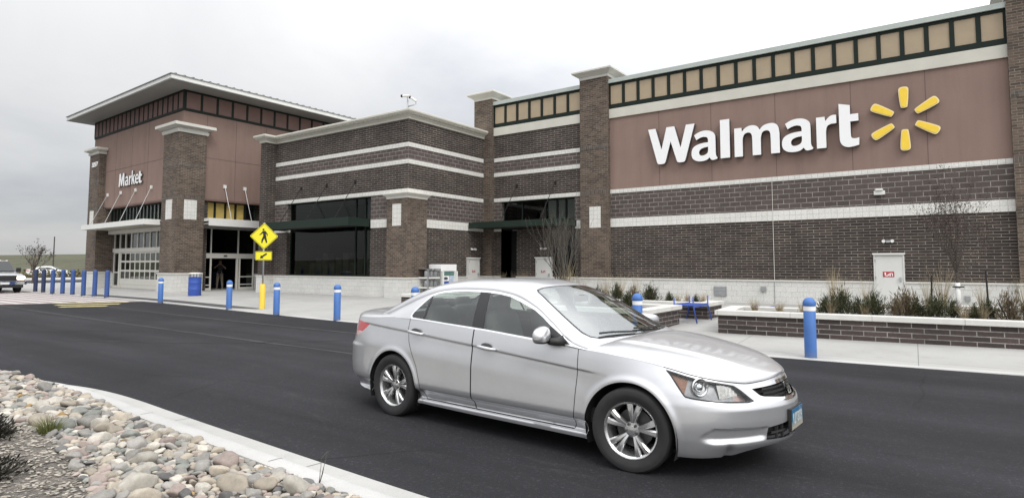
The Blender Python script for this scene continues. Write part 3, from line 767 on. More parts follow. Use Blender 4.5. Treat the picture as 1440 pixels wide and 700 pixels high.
for z0, z1 in ((.661, .74), (1.18, 1.30), (1.76, 1.88), (2.33, 2.429)): mb.box(-43.6, -35.8, DY, DY + .05, z0, z1)
for c in cols: mb.box(c, c + .11, DY + .002, DY + .048, .70, 2.40)
tpart('door_rails', mb, 'cream', gd)
tpart('door_panes', MB().box(-43.6, -35.8, DY + .022, DY + .026, .74, 2.33), tinted_glass('door_glass', (0.5, 0.52, 0.5), 1.6), gd)
mb = MB()
for k in range(10):
    if k < 2: continue
    for z0, z1 in ((.74, 1.18), (1.30, 1.76), (1.88, 2.33)):
        mb.box(cols[k] + .11, cols[k] + .72, DY + .3, DY + .32, z0 - .02, z1 + .02)
tpart('stock_behind_door', mb, speckle_mat('stacked_goods', [(0.3, (0.22, 0.23, 0.18)), (0.5, (0.6, 0.6, 0.53)), (0.7, (0.8, 0.8, 0.74))], 2.2, bump=0), gd)
tpart('door_panel_line', MB().box(-43.6, -35.8, DY - .004, DY - .001, .36, .372), 'soffit', gd)
tr = tpart('transom_window', MB().box(-44.66, -35.42, DY + .03, DY + .036, 2.675, 3.83), tinted_glass('transom_glass', (0.35, 0.37, 0.38), 1.9))
mb = MB()
for k in range(11): mb.box(-44.66 + k * .915 - .05, -44.66 + k * .915 + .05, DY - .02, DY + .07, 2.672, 3.83)
mb.box(-44.66, -35.42, DY - .02, DY + .07, 3.831, 3.87)
tpart('window_frame', mb, 'cream', tr)
for k in range(3, 10): tpart('inner_pillar', MB().box(-44.66 + k * .915 - .2, -44.66 + k * .915 - .051, DY + .08, DY + .1, 2.672, 3.83), 'black', tr)
hw = tpart('high_window', MB().box(-44.66, -35.42, 16.66, 16.666, 4.2, 5.36), 'clear_glass')
mb = MB()
for k in range(19): mb.box(-44.66 + k * .513 - .035, -44.66 + k * .513 + .035, 16.6, 16.7, 4.15, 5.36)
mb.box(-44.66, -35.42, 16.60, 16.70, 5.2, 5.36)
tpart('window_frame', mb, 'frieze_frame', hw)
mb = MB()
for k in range(18):
    if k >= 6: mb.box(-44.66 + k * .513 + .16, -44.66 + k * .513 + .47, 16.72, 16.74, 4.16, 5.1)
    else: mb.box(-44.66 + k * .513 + .35, -44.66 + k * .513 + .44, 16.72, 16.74, 4.16, 5.1)
tpart('blind_or_reflection', mb, 'blind', hw)
tpart('window_reveal', MB().box(-44.66, -35.42, 17.6, 17.65, 0.1, 5.36).box(-44.66, -35.42, 16.95, 17.6, 3.84, 3.88), 'dark_int', hw)
tpart('lintel', MB().box(-44.66, -35.42, TY + .002, 16.6, 5.28, 5.365), 'rose_panel')
# left canopy and its four rods
c = tpart('canopy', MB().box(-44.95, -35.48, 15.0, 16.84, 4.05, 4.13).box(-44.95, -35.48, 15.0, 15.06, 3.83, 4.049).box(-35.54, -35.48, 15.061, 15.86, 3.83, 4.049).box(-44.95, -44.89, 15.061, 15.86, 3.83, 4.049), 'white_trim')
mb = MB().box(-44.6, -35.5, 15.065, 16.84, 3.90, 3.94)
x = -44.4
while x < -35.7: mb.box(x, x + .06, 15.07, 16.84, 3.84, 3.899); x += .75
tpart('canopy_soffit', mb, 'cream', c)
tpart('canopy_header', MB().box(-44.64, -35.44, 16.45, 16.84, 3.60, 3.835), 'cream', c)
for xt, xb in ((-44.4, -44.4), (-42.26, -42.0), (-39.98, -39.7), (-37.76, -37.4)):
    rd = tpart('rod', MB().tube([(xt, TY - .05, 6.16), (xb, 15.3, 4.12)], .017, 8), 'galv', c)
    tpart('rod_anchor', MB().box(xt - .09, xt + .09, TY - .07, TY - .001, 6.07, 6.27), 'white_trim', rd)
# right front: main entrance
DX = -34.6
part('recess_wall', MB().box(-35.5, DX - .01, 21.16, 28, 0, 5.36), 'half'); part('recess_wall', MB().box(-35.3, -30.2, 21.6, 22, 0, 9), 'half')
part('recess_base', MB().box(-35.45, DX + .03, 21.14, 21.59, 0, 1.06), 'base')
mb = MB()
for y0, y1 in ((17.9, 17.96), (18.34, 18.43), (19.95, 20.05), (20.12, 20.2), (21.0, 21.08)): mb.box(DX - .06, DX + .04, y0, y1, .12, 2.0)
mb.box(DX - .09, DX + .07, 17.86, 21.14, 2.001, 2.29)
for y0, y1 in ((18.34, 18.41), (20.0, 20.07), (21.05, 21.14)): mb.box(DX - .06, DX + .04, y0, y1, 2.291, 3.8)
for y0, y1 in ((17.961, 18.339), (20.201, 20.999)):
    for z in (.12, .42, .88): mb.box(DX - .05, DX + .03, y0, y1, z, z + (.16 if z < .2 else .055))
ed = part('entrance_door', MB().box(DX - .01, DX - .004, 20.201, 20.999, .28, 2.0), 'win_glass'); part('entrance_door', MB().box(DX - .01, DX - .004, 17.961, 18.339, .28, 2.0), 'win_glass')
part('door_frame', mb, 'cream', ed)
part('door_sensor', MB().box(DX + .071, DX + .12, 19.12, 19.32, 2.10, 2.18), 'black', ed, bevel=.02)
part('transom_glass', MB().box(DX - .01, DX - .004, 17.87, 21.05, 2.30, 3.8), 'win_glass', ed)
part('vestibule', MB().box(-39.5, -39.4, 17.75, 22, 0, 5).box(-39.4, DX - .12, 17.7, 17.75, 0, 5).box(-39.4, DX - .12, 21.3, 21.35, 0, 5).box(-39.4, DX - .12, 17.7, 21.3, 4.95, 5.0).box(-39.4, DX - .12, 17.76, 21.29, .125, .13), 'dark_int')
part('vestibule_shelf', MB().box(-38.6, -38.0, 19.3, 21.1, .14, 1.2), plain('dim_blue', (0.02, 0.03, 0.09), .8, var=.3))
hw = part('high_window', MB().box(-34.36, -34.354, 17.5, 21.1, 4.2, 5.36), 'clear_glass')
mb = MB()
for y in (17.62, 18.37, 19.0, 19.63, 20.24, 20.85): mb.box(-34.42, -34.31, y, y + .075, 4.2, 5.36)
mb.box(-34.42, -34.31, 17.5, 21.1, 5.24, 5.36)
part('window_frame', mb, 'frieze_frame', hw)
for a, b in ((17.72, 18.35), (18.47, 18.98), (19.1, 19.61), (19.73, 20.2)): part('yellow_board', MB().box(-34.44, -34.40, a, b, 4.18, 5.22), 'yellow_panel', hw)
part('window_reveal', MB().box(-35.0, -34.95, 17.5, 21.1, 4.1, 5.36), 'black', hw)
c = part('canopy', MB().box(DX, -33.05, 17.41, 21.3, 4.05, 4.22).box(-33.11, -33.05, 17.41, 21.3, 3.80, 4.049), 'white_trim')
part('canopy_soffit', MB().box(DX + .0, -33.12, 17.42, 21.29, 3.90, 3.94), 'cream', c)
part('canopy_header', MB().box(DX + .05, -34.0, 17.42, 21.13, 3.70, 3.89), 'soffit', c)
for yt in (18.75, 19.99):
    rd = part('rod', MB().tube([(-33.96, yt, 6.16), (-33.15, yt, 4.2)], .019, 8), 'galv', c)
    part('rod_anchor', MB().box(-34.008, -33.94, yt - .09, yt + .09, 6.07, 6.27), 'white_trim', rd)
part('lintel', MB().box(-34.3, TX1 - .002, 17.41, 21.3, 5.28, 5.365), 'rose_panel')

# ---------------------------------------------------------------- lettering
def chaik(pts, it=2):
    for _ in range(it):
        q = []
        n = len(pts)
        for i in range(n):
            a, b = pts[i], pts[(i + 1) % n]
            q += [(a[0] * .75 + b[0] * .25, a[1] * .75 + b[1] * .25), (a[0] * .25 + b[0] * .75, a[1] * .25 + b[1] * .75)]
        pts = q
    return pts
def c2(p): return [p, p, p]      # keeps a corner sharp
def outline(items):
    pts = []
    for it in items:
        pts += c2(it[1]) if it[0] == 'c' else [it]
    return chaik(pts)
def shape_mesh(name, loops, depth, bev=0.0):
    cu = bpy.data.curves.new(name, 'CURVE'); cu.dimensions = '2D'; cu.fill_mode = 'BOTH'; cu.extrude = depth / 2; cu.bevel_depth = bev; cu.bevel_resolution = 1
    for lp in loops:
        sp = cu.splines.new('POLY'); sp.points.add(len(lp) - 1); sp.use_cyclic_u = True
        for q, p in zip(sp.points, lp): q.co = (p[0], p[1], 0, 1)
    o = bpy.data.objects.new(name, cu); COL.objects.link(o)
    me = bpy.data.meshes.new_from_object(o.evaluated_get(bpy.context.evaluated_depsgraph_get()))
    bpy.data.objects.remove(o); bpy.data.curves.remove(cu)
    return me
def text_mesh(txt, depth, off=0.0, size=1.0):
    cu = bpy.data.curves.new('t', 'FONT'); cu.body = txt; cu.extrude = depth / 2; cu.offset = off; cu.size = size; cu.resolution_u = 6
    o = bpy.data.objects.new('t', cu); COL.objects.link(o)
    me = bpy.data.meshes.new_from_object(o.evaluated_get(bpy.context.evaluated_depsgraph_get()))
    bpy.data.objects.remove(o); bpy.data.curves.remove(cu)
    return me
def place_flat(me, name, x0, x1, z0, z1, y, m, side=None, parent=None, shear=None):
    """mesh drawn in xy -> stands in the xz plane, fitted to the box, front towards -y"""
    co = np.array([v.co[:] for v in me.vertices]); lo, hi_ = co.min(0), co.max(0)
    W = parent and wmat(parent).inverted()
    for v in me.vertices:
        u = (v.co.x - lo[0]) / (hi_[0] - lo[0]); w = (v.co.y - lo[1]) / (hi_[1] - lo[1])
        p = Vector((x0 + (x1 - x0) * u, y - (v.co.z - lo[2]), z0 + (z1 - z0) * w))
        if shear: p = Vector(shear(p))
        v.co = (W @ p) if parent else p
    me.materials.clear(); me.materials.append(M[m])
    if side:
        me.materials.append(M[side])
        me.update()
        for f in me.polygons:
            n = f.normal
            if abs(n.y) < 0.5: f.material_index = 1
    o = bpy.data.objects.new(name, me); COL.objects.link(o)
    if parent: o.parent = parent
    return o
def C(x, y): return ('c', (x, y))
GL = {
 'W': [[C(0, 1), C(.165, 1), C(.29, .40), C(.405, 1), C(.575, 1), C(.70, .40), C(.82, 1), C(1, 1), C(.80, .06), (.775, 0), (.64, 0), C(.615, .06), C(.49, .60), C(.375, .06), (.35, 0), (.215, 0), C(.19, .06)]],
 'l': [[C(0, 0), C(1, 0), C(1, 1), C(0, 1)]],
 'a': [[C(.115, 1.135), (.30, 1.25), (.55, 1.30), (.80, 1.25), (.97, 1.10), (.985, .88), (.985, .50), (.985, .20), (1.03, .10), C(1.06, .06), C(1.03, .01), (.90, -.02), (.80, -.01), C(.735, .11), (.62, .00), (.42, -.035), (.20, -.01), (.02, .12), (-.02, .34), (.03, .58), (.20, .70), (.44, .755), C(.685, .77), (.68, .97), (.52, 1.03), (.36, 1.0), C(.20, .91)],
       [C(.685, .57), (.52, .56), (.36, .50), (.29, .36), (.35, .22), (.49, .21), (.63, .27), (.685, .37)]],
 'm': [[C(0, 0), C(.31, 0), C(.31, .72), (.36, .93), (.50, 1.0), (.64, .95), (.675, .76), C(.675, 0), C(.985, 0), C(.985, .70), (1.03, .93), (1.17, 1.0), (1.31, .95), (1.345, .76), C(1.345, 0), C(1.66, 0), C(1.66, .80), (1.63, 1.11), (1.48, 1.26), (1.27, 1.27), (1.06, 1.20), C(.955, 1.05), (.86, 1.22), (.70, 1.28), (.52, 1.26), (.37, 1.16), C(.29, 1.05), C(.28, 1.22), C(.0, 1.22)]],
 'r': [[C(0, 0), C(.315, 0), C(.315, .60), (.34, .82), (.46, .90), C(.66, .90), C(.66, 1.22), (.54, 1.235), (.42, 1.18), C(.30, 1.03), C(.285, 1.2), C(0, 1.2)]],
 'k': [[C(0, 0), C(.30, 0), C(.30, .36), C(.40, .48), C(.66, 0), C(1.02, 0), C(.62, .70), C(.98, 1.20), C(.63, 1.20), C(.30, .74), C(.30, 1.75), C(0, 1.75)]],
 'e': [[C(1.0, .50), C(.31, .50), (.34, .28), (.52, .22), (.72, .24), C(.93, .31), C(.97, .08), (.72, -.03), (.42, -.03), (.12, .10), (-.01, .40), (-.01, .80), (.14, 1.12), (.42, 1.26), (.72, 1.22), (.94, 1.02), (1.01, .74)], [C(.31, .72), C(.72, .72), (.71, .94), (.60, 1.04), (.45, 1.04), (.34, .94)]],
 'M': [[C(0, 0), C(.26, 0), C(.30, .62), C(.50, .04), C(.72, .04), C(.93, .62), C(.97, 0), C(1.25, 0), C(1.14, 1.1), C(.82, 1.1), C(.61, .45), C(.41, 1.1), C(.09, 1.1)]],
 't': [[C(.06, .42), (.07, .12), (.22, -.05), (.42, -.05), C(.60, .0), C(.61, .27), (.50, .245), (.40, .27), (.375, .36), C(.375, .89), C(.60, .89), C(.60, 1.16), C(.375, 1.16), C(.375, 1.50), C(.06, 1.60)]],
}
SIGN = thing('store_sign', 'big white seven letter store name on the rose stucco panel', 'sign', (-6.3, 24.97, 6.0))
for ch, x0, x1, z0, z1 in (('W', -10.28, -8.22, 5.975, 7.555), ('a', -8.37, -7.29, 5.93, 7.20), ('l', -7.17, -6.795, 5.97, 7.55), ('m', -6.61, -4.91, 5.96, 7.17), ('a', -4.83, -3.74, 5.93, 7.20), ('r', -3.62, -2.95, 5.97, 7.17), ('t', -2.86, -2.23, 5.915, 7.55)):
    me = shape_mesh('letter', [outline(l) for l in GL[ch]], 0.24)
    place_flat(me, 'letter', x0, x1, z0, z1, 25.005, 'white_sign', 'letter_side', SIGN)
SPARK = thing('spark_emblem', 'six yellow rays in a ring right of the white store name', 'sign', (-0.85, 24.97, 6.74))
for k in range(6):
    a = R(90 + 60 * k)
    pts = []
    for (r_, w) in ((.40, .10), (1.13, .158)):
        pass
    lp = [(.38, -.07), (.38, .07), (.42, .112), (1.02, .160), (1.10, .13), (1.13, .06), (1.13, -.06), (1.10, -.13), (1.02, -.160), (.42, -.112)]
    def rot(pp): return [(x * math.cos(a) - y * math.sin(a), x * math.sin(a) + y * math.cos(a)) for x, y in pp]
    me = shape_mesh('ray', [chaik(rot(lp), 2)], 0.13)
    W = wmat(SPARK).inverted()
    def put(me, y, m, side, parent, name):
        for v in me.vertices: v.co = wmat(parent).inverted() @ Vector((-.85 + v.co.x, y - v.co.z, 6.74 + v.co.y))
        me.materials.clear(); me.materials.append(M[m])
        if side:
            me.materials.append(M[side]); me.update()
            for f in me.polygons:
                if abs(f.normal.y) < .5: f.material_index = 1
        o = bpy.data.objects.new(name, me); COL.objects.link(o); o.parent = parent
        return o
    ry = put(me, 24.925, 'spark_rim', 'letter_side', SPARK, 'ray')
    inn = [(.74 + (x - .74) * .90, y * .74) for x, y in lp]
    put(shape_mesh('ray_face', [chaik(rot(inn), 2)], 0.02), 24.856, 'spark', None, ry, 'ray_face')
MS = thing('market_sign', 'small white Market lettering over the left entrance canopy', 'sign', (-40.6, 16.4, 6.5))
cuts = {'M': (-42.45, -41.55, 6.55, 7.36), 'a': (-41.47, -40.98, 6.53, 7.13), 'r': (-40.88, -40.52, 6.54, 7.13), 'k': (-40.47, -39.95, 6.54, 7.40), 'e': (-39.95, -39.43, 6.53, 7.13), 't': (-39.40, -38.98, 6.53, 7.28)}
for ch, (x0, x1, z0, z1) in cuts.items():
    me = shape_mesh('letter', [outline(l) for l in GL[ch]], 0.1) if ch in GL else text_mesh(ch, 0.1, 0.045)
    place_flat(me, 'letter', x0, x1, z0, z1, TY - .002, 'white_sign', 'letter_side', MS, shear=tl)
AD = thing('address_numbers', 'white street number 3257 high on the far left brick pier', 'sign', (-45.7, 15.9, 8.1))
for k, ch in enumerate('3257'):
    place_flat(text_mesh(ch, 0.05, 0.03), 'digit', -46.18 + k * .25, -45.98 + k * .25, 8.10, 8.42, 15.868, 'white_sign', None, AD, shear=tl)
# ---------------------------------------------------------------- silver saloon
M['paint'] = None
def paint(name, col, metal=0.76, rough=0.32):
    t = NT(name)
    t.inp('Base Color', (*col, 1)); t.inp('Metallic', metal); t.inp('Roughness', rough)
    t.inp('Coat Weight', 0.7); t.inp('Coat Roughness', 0.07); t.inp('Coat IOR', 1.5)
    fl = t.ramp(t.noise(900, 2, 0.5), [(0.3, tuple(c * 0.93 for c in col)), (0.7, tuple(min(1, c * 1.05) for c in col))])
    dust = t.ramp(t.noise(3.0, 6, 0.7), [(0.45, (1, 1, 1)), (0.85, (0.93, 0.925, 0.915))])
    t.inp('Base Color', t.mix(fl, dust, 1, 'MULTIPLY'))
    return t.m
M['paint'] = paint('silver_paint', (0.66, 0.665, 0.68))
M['chrome'] = plain('chrome', (0.78, 0.79, 0.80), 0.08, metal=1.0, var=0)
M['trim_black'] = plain('gloss_black_trim', (0.012, 0.012, 0.013), 0.25, var=0)
M['plastic'] = plain('black_plastic', (0.018, 0.018, 0.018), 0.55, var=0.1)
M['rubber'] = plain('tyre_rubber', (0.020, 0.020, 0.021), 0.75, var=0.15, scale=12, bump=0.2, bscale=120)
M['alloy'] = plain('alloy_rim', (0.62, 0.62, 0.62), 0.25, metal=0.85, var=0.05)
M['brake'] = plain('brake_steel', (0.10, 0.10, 0.10), 0.5, metal=0.6, var=0.2)
M['car_glass'] = tinted_glass('car_side_glass', (0.74, 0.80, 0.77), 1.85)
M['ws_glass'] = tinted_glass('windscreen_glass', (0.60, 0.67, 0.64), 5.0)
M['lens'] = tinted_glass('lamp_lens', (0.93, 0.94, 0.95), 1.45)
M['reflector'] = plain('lamp_reflector', (0.75, 0.75, 0.74), 0.14, metal=1.0, var=0)
M['plate_white'] = plain('plate_lettering', (.50, .53, .52), .5, var=.1)
M['bright_trim'] = plain('bright_window_trim', (.86, .87, .88), .3, metal=.55, var=0)
M['flute'] = plain('lamp_flutes', (0.62, 0.60, 0.56), 0.2, metal=.9, var=.3, scale=40)
M['lamp_mid'] = plain('lamp_housing', (0.30, 0.30, 0.30), 0.3, metal=.7, var=.2, scale=30)
M['amber'] = plain('amber_reflector', (0.24, 0.105, 0.055), 0.25, metal=0.35, var=0.25, scale=30, coat=0.5)
M['lamp_dark'] = plain('lamp_bezel', (0.10, 0.10, 0.10), 0.3, metal=0.6, var=0)
M['tail'] = plain('tail_lamp_red', (0.45, 0.03, 0.035), 0.12, var=0.15, scale=20, coat=1.0)
M['tail_clear'] = plain('tail_lamp_pink', (0.62, 0.42, 0.42), 0.15, var=0.1, scale=20, coat=1.0)
M['seat'] = plain('grey_seat_cloth', (0.15, 0.15, 0.145), 0.9, var=0.15, scale=8)
M['cabin'] = plain('dark_cabin_plastic', (0.03, 0.03, 0.03), 0.7, var=0.1)

def sdpoly(px, pz_, poly):
    """signed distance of points to a closed polygon, negative inside"""
    poly = np.array(poly, float); a = poly; b = np.roll(poly, -1, axis=0)
    d2 = np.full(px.shape, 1e9); ins = np.zeros(px.shape, bool)
    for (ax, ay), (bx, by) in zip(a, b):
        ex, ey = bx - ax, by - ay; L = ex * ex + ey * ey + 1e-12
        t = np.clip(((px - ax) * ex + (pz_ - ay) * ey) / L, 0, 1)
        d2 = np.minimum(d2, (px - ax - t * ex) ** 2 + (pz_ - ay - t * ey) ** 2)
        c = ((ay > pz_) != (by > pz_)) & (px < (bx - ax) * (pz_ - ay) / (by - ay + 1e-12) + ax)
        ins ^= c
    return np.where(ins, -1, 1) * np.sqrt(d2)
def sdline(px, pz_, pts):
    d2 = np.full(px.shape, 1e9)
    for (ax, ay), (bx, by) in zip(pts, pts[1:]):
        ex, ey = bx - ax, by - ay; L = ex * ex + ey * ey + 1e-12
        t = np.clip(((px - ax) * ex + (pz_ - ay) * ey) / L, 0, 1)
        d2 = np.minimum(d2, (px - ax - t * ex) ** 2 + (pz_ - ay - t * ey) ** 2)
    return np.sqrt(d2)
class TM:
    """triangle mesh with per-vertex data A (columns 0-2 = position, the rest free coordinates)"""
    def __init__(s, A, T): s.A = A; s.T = T
    def cut(s, f):
        """f: per-vertex values -> (part with f<0, part with f>0), triangles split along f=0"""
        f = np.where(np.abs(f) < 1e-7, 1e-7, f)
        sg = f[s.T] < 0; n = sg.sum(1)
        inn = [s.T[n == 3]]; out = [s.T[n == 0]]
        newA = []; cache = {}; base = len(s.A)
        def mid(i, j):
            k = (i, j) if i < j else (j, i)
            if k not in cache:
                t = f[i] / (f[i] - f[j]); cache[k] = base + len(newA); newA.append(s.A[i] * (1 - t) + s.A[j] * t)
            return cache[k]
        li = []; lo = []
        for tri, q in zip(s.T[(n == 1) | (n == 2)], sg[(n == 1) | (n == 2)]):
            one = q.sum() == 1
            k = int(np.argmax(q)) if one else int(np.argmin(q))
            a, b, c = tri[k], tri[(k + 1) % 3], tri[(k + 2) % 3]
            ab, ac = mid(a, b), mid(a, c)
            (li if one else lo).append((a, ab, ac)); g = lo if one else li
            g.append((ab, b, c)); g.append((ab, c, ac))
        A = np.vstack([s.A, np.array(newA)]) if newA else s.A
        fi = lambda base_, extra: np.vstack(base_ + ([np.array(extra)] if extra else []))
        return TM(A, fi(inn, li)), TM(A, fi(out, lo))
    def sub(s):
        u, inv = np.unique(s.T, return_inverse=True)
        return TM(s.A[u], inv.reshape(-1, 3))
    def join(s, o): return TM(np.vstack([s.A, o.A]), np.vstack([s.T, o.T + len(s.A)]))
    def mirror(s):
        A = s.A.copy(); A[:, 1] *= -1
        return TM(A, s.T[:, ::-1])
    def both(s): return s.join(s.mirror())
    def inset(s, d):
        """moved inwards along vertex normals"""
        q = s.sub(); P = q.A[:, :3]; nn = np.cross(P[q.T[:, 1]] - P[q.T[:, 0]], P[q.T[:, 2]] - P[q.T[:, 0]])
        N_ = np.zeros_like(P)
        for k in range(3): np.add.at(N_, q.T[:, k], nn)
        N_ /= np.linalg.norm(N_, axis=1)[:, None] + 1e-12
        A = q.A.copy(); A[:, :3] -= N_ * d
        return TM(A, q.T)
    def obj(s, name, m, parent, weld=True, auto=None, smooth=True):
        q = s.sub()
        if len(q.T) == 0: return None
        P_ = q.A[:, :3]; n_ = np.cross(P_[q.T[:, 1]] - P_[q.T[:, 0]], P_[q.T[:, 2]] - P_[q.T[:, 0]]); c_ = P_[q.T].mean(1)
        if ((c_ - np.array([np.clip(c_[:, 0].mean(), -2.6, -.4), 0, .55])) * n_).sum() < 0: q = TM(q.A, q.T[:, ::-1])
        me = bpy.data.meshes.new(name)
        bm = bmesh.new()
        vs = [bm.verts.new(p) for p in q.A[:, :3]]
        for t in q.T:
            try: bm.faces.new((vs[t[0]], vs[t[1]], vs[t[2]])).smooth = smooth
            except ValueError: pass
        if weld: bmesh.ops.remove_doubles(bm, verts=bm.verts[:], dist=0.0007)
        bm.to_mesh(me); bm.free()
        if auto:
            try: me.set_sharp_from_angle(angle=R(auto))
            except Exception: pass
        o = bpy.data.objects.new(name, me); COL.objects.link(o)
        if m: me.materials.append(M[m] if isinstance(m, str) else m)
        o.parent = parent
        return o
def gridmesh(P, extra):
    """P: (n,m,3), extra: (n,m,k)"""
    n, m = P.shape[:2]
    A = np.concatenate([P, extra], axis=2).reshape(n * m, -1)
    i, j = np.meshgrid(np.arange(n - 1), np.arange(m - 1), indexing='ij')
    a = (i * m + j).ravel(); b = a + 1; c = a + m; d = c + 1
    return TM(A, np.vstack([np.stack([a, c, b], 1), np.stack([b, c, d], 1)]))
def sstep(x, a, b):
    t = np.clip((x - a) / (b - a), 0, 1); return t * t * (3 - 2 * t)

# --- plan outline of the near half (y<0), from the rear centre round the side to the nose
PL = [(-3.945, 0), (-3.935, -.25), (-3.90, -.50), (-3.80, -.70), (-3.62, -.825), (-3.40, -.875), (-3.0, -.902), (-2.6, -.914), (-2.1, -.921), (-1.6, -.923), (-1.1, -.921), (-.6, -.917), (-.2, -.912), (.1, -.905), (.28, -.890), (.42, -.855), (.55, -.785), (.66, -.69), (.76, -.56), (.845, -.41), (.905, -.27), (.94, -.13), (.952, 0)]
pl = np.array(PL); cum = np.r_[0, np.cumsum(np.hypot(*np.diff(pl, axis=0).T))]
fx, fy = crom(cum, pl[:, 0]), crom(cum, pl[:, 1]); SMAX = cum[-1]
ss = np.linspace(0, SMAX, 430)
px_, py_ = fx(ss), fy(ss); py_[0] = 0; py_[-1] = 0
tx, ty = np.gradient(px_, ss), np.gradient(py_, ss); L_ = np.hypot(tx, ty); tx /= L_; ty /= L_
nx_, ny_ = ty, -tx          # outward normal on the near side
nx_[0], ny_[0] = -1, 0; nx_[-1], ny_[-1] = 1, 0
sx = lambda x: float(np.interp(x, px_, ss))     # s from x along the side
s_fc = float(np.interp(.42, px_, ss)); s_rc = float(np.interp(-3.62, px_, ss))
# top and bottom lines as functions of s
ks = lambda l: ([q[0] for q in l], [q[1] for q in l])
TOP = crom(*ks([(0, 1.03), (.5, 1.025), (sx(-3.62), .992), (sx(-3.3), 1.0), (sx(-2.9), 1.03), (sx(-2.6), 1.035), (sx(-2.1), 1.012), (sx(-1.6), .984), (sx(-1.03), .942), (sx(-.55), .905), (sx(-.2), .880), (sx(.05), .852), (sx(.27), .812), (sx(.45), .775), (sx(.60), .742), (sx(.72), .716), (sx(.80), .700), (sx(.87), .706), (SMAX - .12, .722), (SMAX, .728)]))
BOT = crom(*ks([(0, .30), (.6, .27), (s_rc, .23), (sx(-3.2), .20), (sx(-2.4), .185), (sx(-.5), .180), (sx(.3), .175), (sx(.6), .178), (sx(.70), .185), (sx(.78), .215), (sx(.85), .235), (SMAX, .245)]))
def prof(keys): return pchip([k[0] for k in keys], [k[1] for k in keys])
P_rear = prof([(.20, .12), (.30, .06), (.38, .015), (.50, .0), (.68, .0), (.715, .025), (.85, .05), (.97, .075), (1.05, .10)])
P_side = prof([(.15, .06), (.195, .045), (.215, .042), (.245, .078), (.30, .056), (.345, .006), (.40, -.004), (.55, .0), (.70, .006), (.82, .020), (.93, .042), (1.05, .075)])
P_fcor = prof([(.15, .07), (.20, .04), (.26, .022), (.32, .010), (.45, .0), (.55, .006), (.62, .022), (.72, .060), (.82, .105), (.95, .16)])
P_front = prof([(.15, .10), (.22, .045), (.27, .012), (.33, .0), (.45, -.012), (.52, -.012), (.56, .0), (.60, .035), (.66, .060), (.74, .095), (.9, .14)])
kst = np.array([0, s_rc - .35, s_rc + .35, sx(-.25), s_fc, sx(.78), SMAX]); pst = [P_rear, P_rear, P_side, P_side, P_fcor, P_front, P_front]
NV = 84
def depth(s, z):
    out = np.zeros_like(z)
    i = np.clip(np.searchsorted(kst, s) - 1, 0, len(kst) - 2)
    t = np.clip((s - kst[i]) / (kst[i + 1] - kst[i]), 0, 1); t = t * t * (3 - 2 * t)
    for k in range(len(kst) - 1):
        m = i == k
        if m.any(): out[m] = pst[k](z[m]) * (1 - t[m]) + pst[k + 1](z[m]) * t[m]
    # character line: the panel below it is tucked in by a centimetre or so
    zc = np.interp(s, [sx(-3.45), sx(-3.28), sx(-2.64), sx(-1.66), sx(-.484), sx(-.2)], [.95, .938, .900, .833, .742, .720])
    fade = sstep(s, sx(-3.5), sx(-3.2)) * (1 - sstep(s, sx(-.48), sx(-.18)))
    out += .011 * fade * sstep(z, zc + .003, zc - .012) * (1 - sstep(z, zc - .05, zc - .24))
    # shallow scoops beside the lower intake, with the lip below standing proud
    sc = sstep(s, sx(.49), sx(.60)) * (1 - sstep(s, sx(.835), sx(.87)))
    zt = np.interp(s, [sx(.5), sx(.6), sx(.83)], [.335, .405, .392]); zb = np.interp(s, [sx(.5), sx(.6), sx(.83)], [.300, .288, .292])
    out += .027 * sc * sstep(z, zt + .004, zt - .012) * sstep(z, zb - .012, zb + .04)
    # crease of an old knock at the corner of the lip
    sd0 = sx(.685)
    out += .032 * np.exp(-((s - sd0) / .032) ** 2) * (1 - sstep(z, .215, .295))
    # flared lips round the wheel openings
    for xc in (-.035, -2.84):
        r = np.hypot(s - sx(xc), z - .30)
        out -= .010 * np.exp(-((r - .398) / .028) ** 2) * (np.abs(s - sx(xc)) < .6)
    return out
v = np.linspace(0, 1, NV)
SS = np.repeat(ss[:, None], NV, 1)
ZZ = BOT(ss)[:, None] + (TOP(ss) - BOT(ss))[:, None] * v[None, :]
DD = depth(SS, ZZ)
PX = px_[:, None] - nx_[:, None] * DD; PY = np.minimum(py_[:, None] - ny_[:, None] * DD, 0)
PY[0] = 0; PY[-1] = 0
low = gridmesh(np.stack([PX, PY, ZZ], 2), np.stack([SS, ZZ], 2))
Tx, Ty, Tz = PX[:, -1], PY[:, -1], ZZ[:, -1]

CAR = thing('silver_car', 'silver four door saloon with clear headlamps driving past in the foreground', 'car', (-1.9464, 5.3134, 0), R(-3.4744))
def cpart(tm, name, m, parent=None, **kw): return tm.obj(name, m, parent or CAR, **kw)
def cpair(tm, name, m, parent=None, **kw):
    for q in (tm.sub(), tm.sub().mirror()): o = q.obj(name, m, parent or CAR, **kw)
    return o
A_ = lambda tm: (tm.A[:, 3], tm.A[:, 4])
def X2S(poly): return [(sx(x), z) for x, z in poly]
def arch(tm, r):
    s, z = A_(tm)
    f = np.full(len(s), 1e3)
    for xc in (-.035, -2.84):
        ds = np.abs(s - sx(xc)); f = np.minimum(f, np.where(z < .30, ds - r, np.hypot(ds, z - .30) - r))
    return f
_, body = low.cut(arch(low, .385))
inner_shell = body.inset(.022)
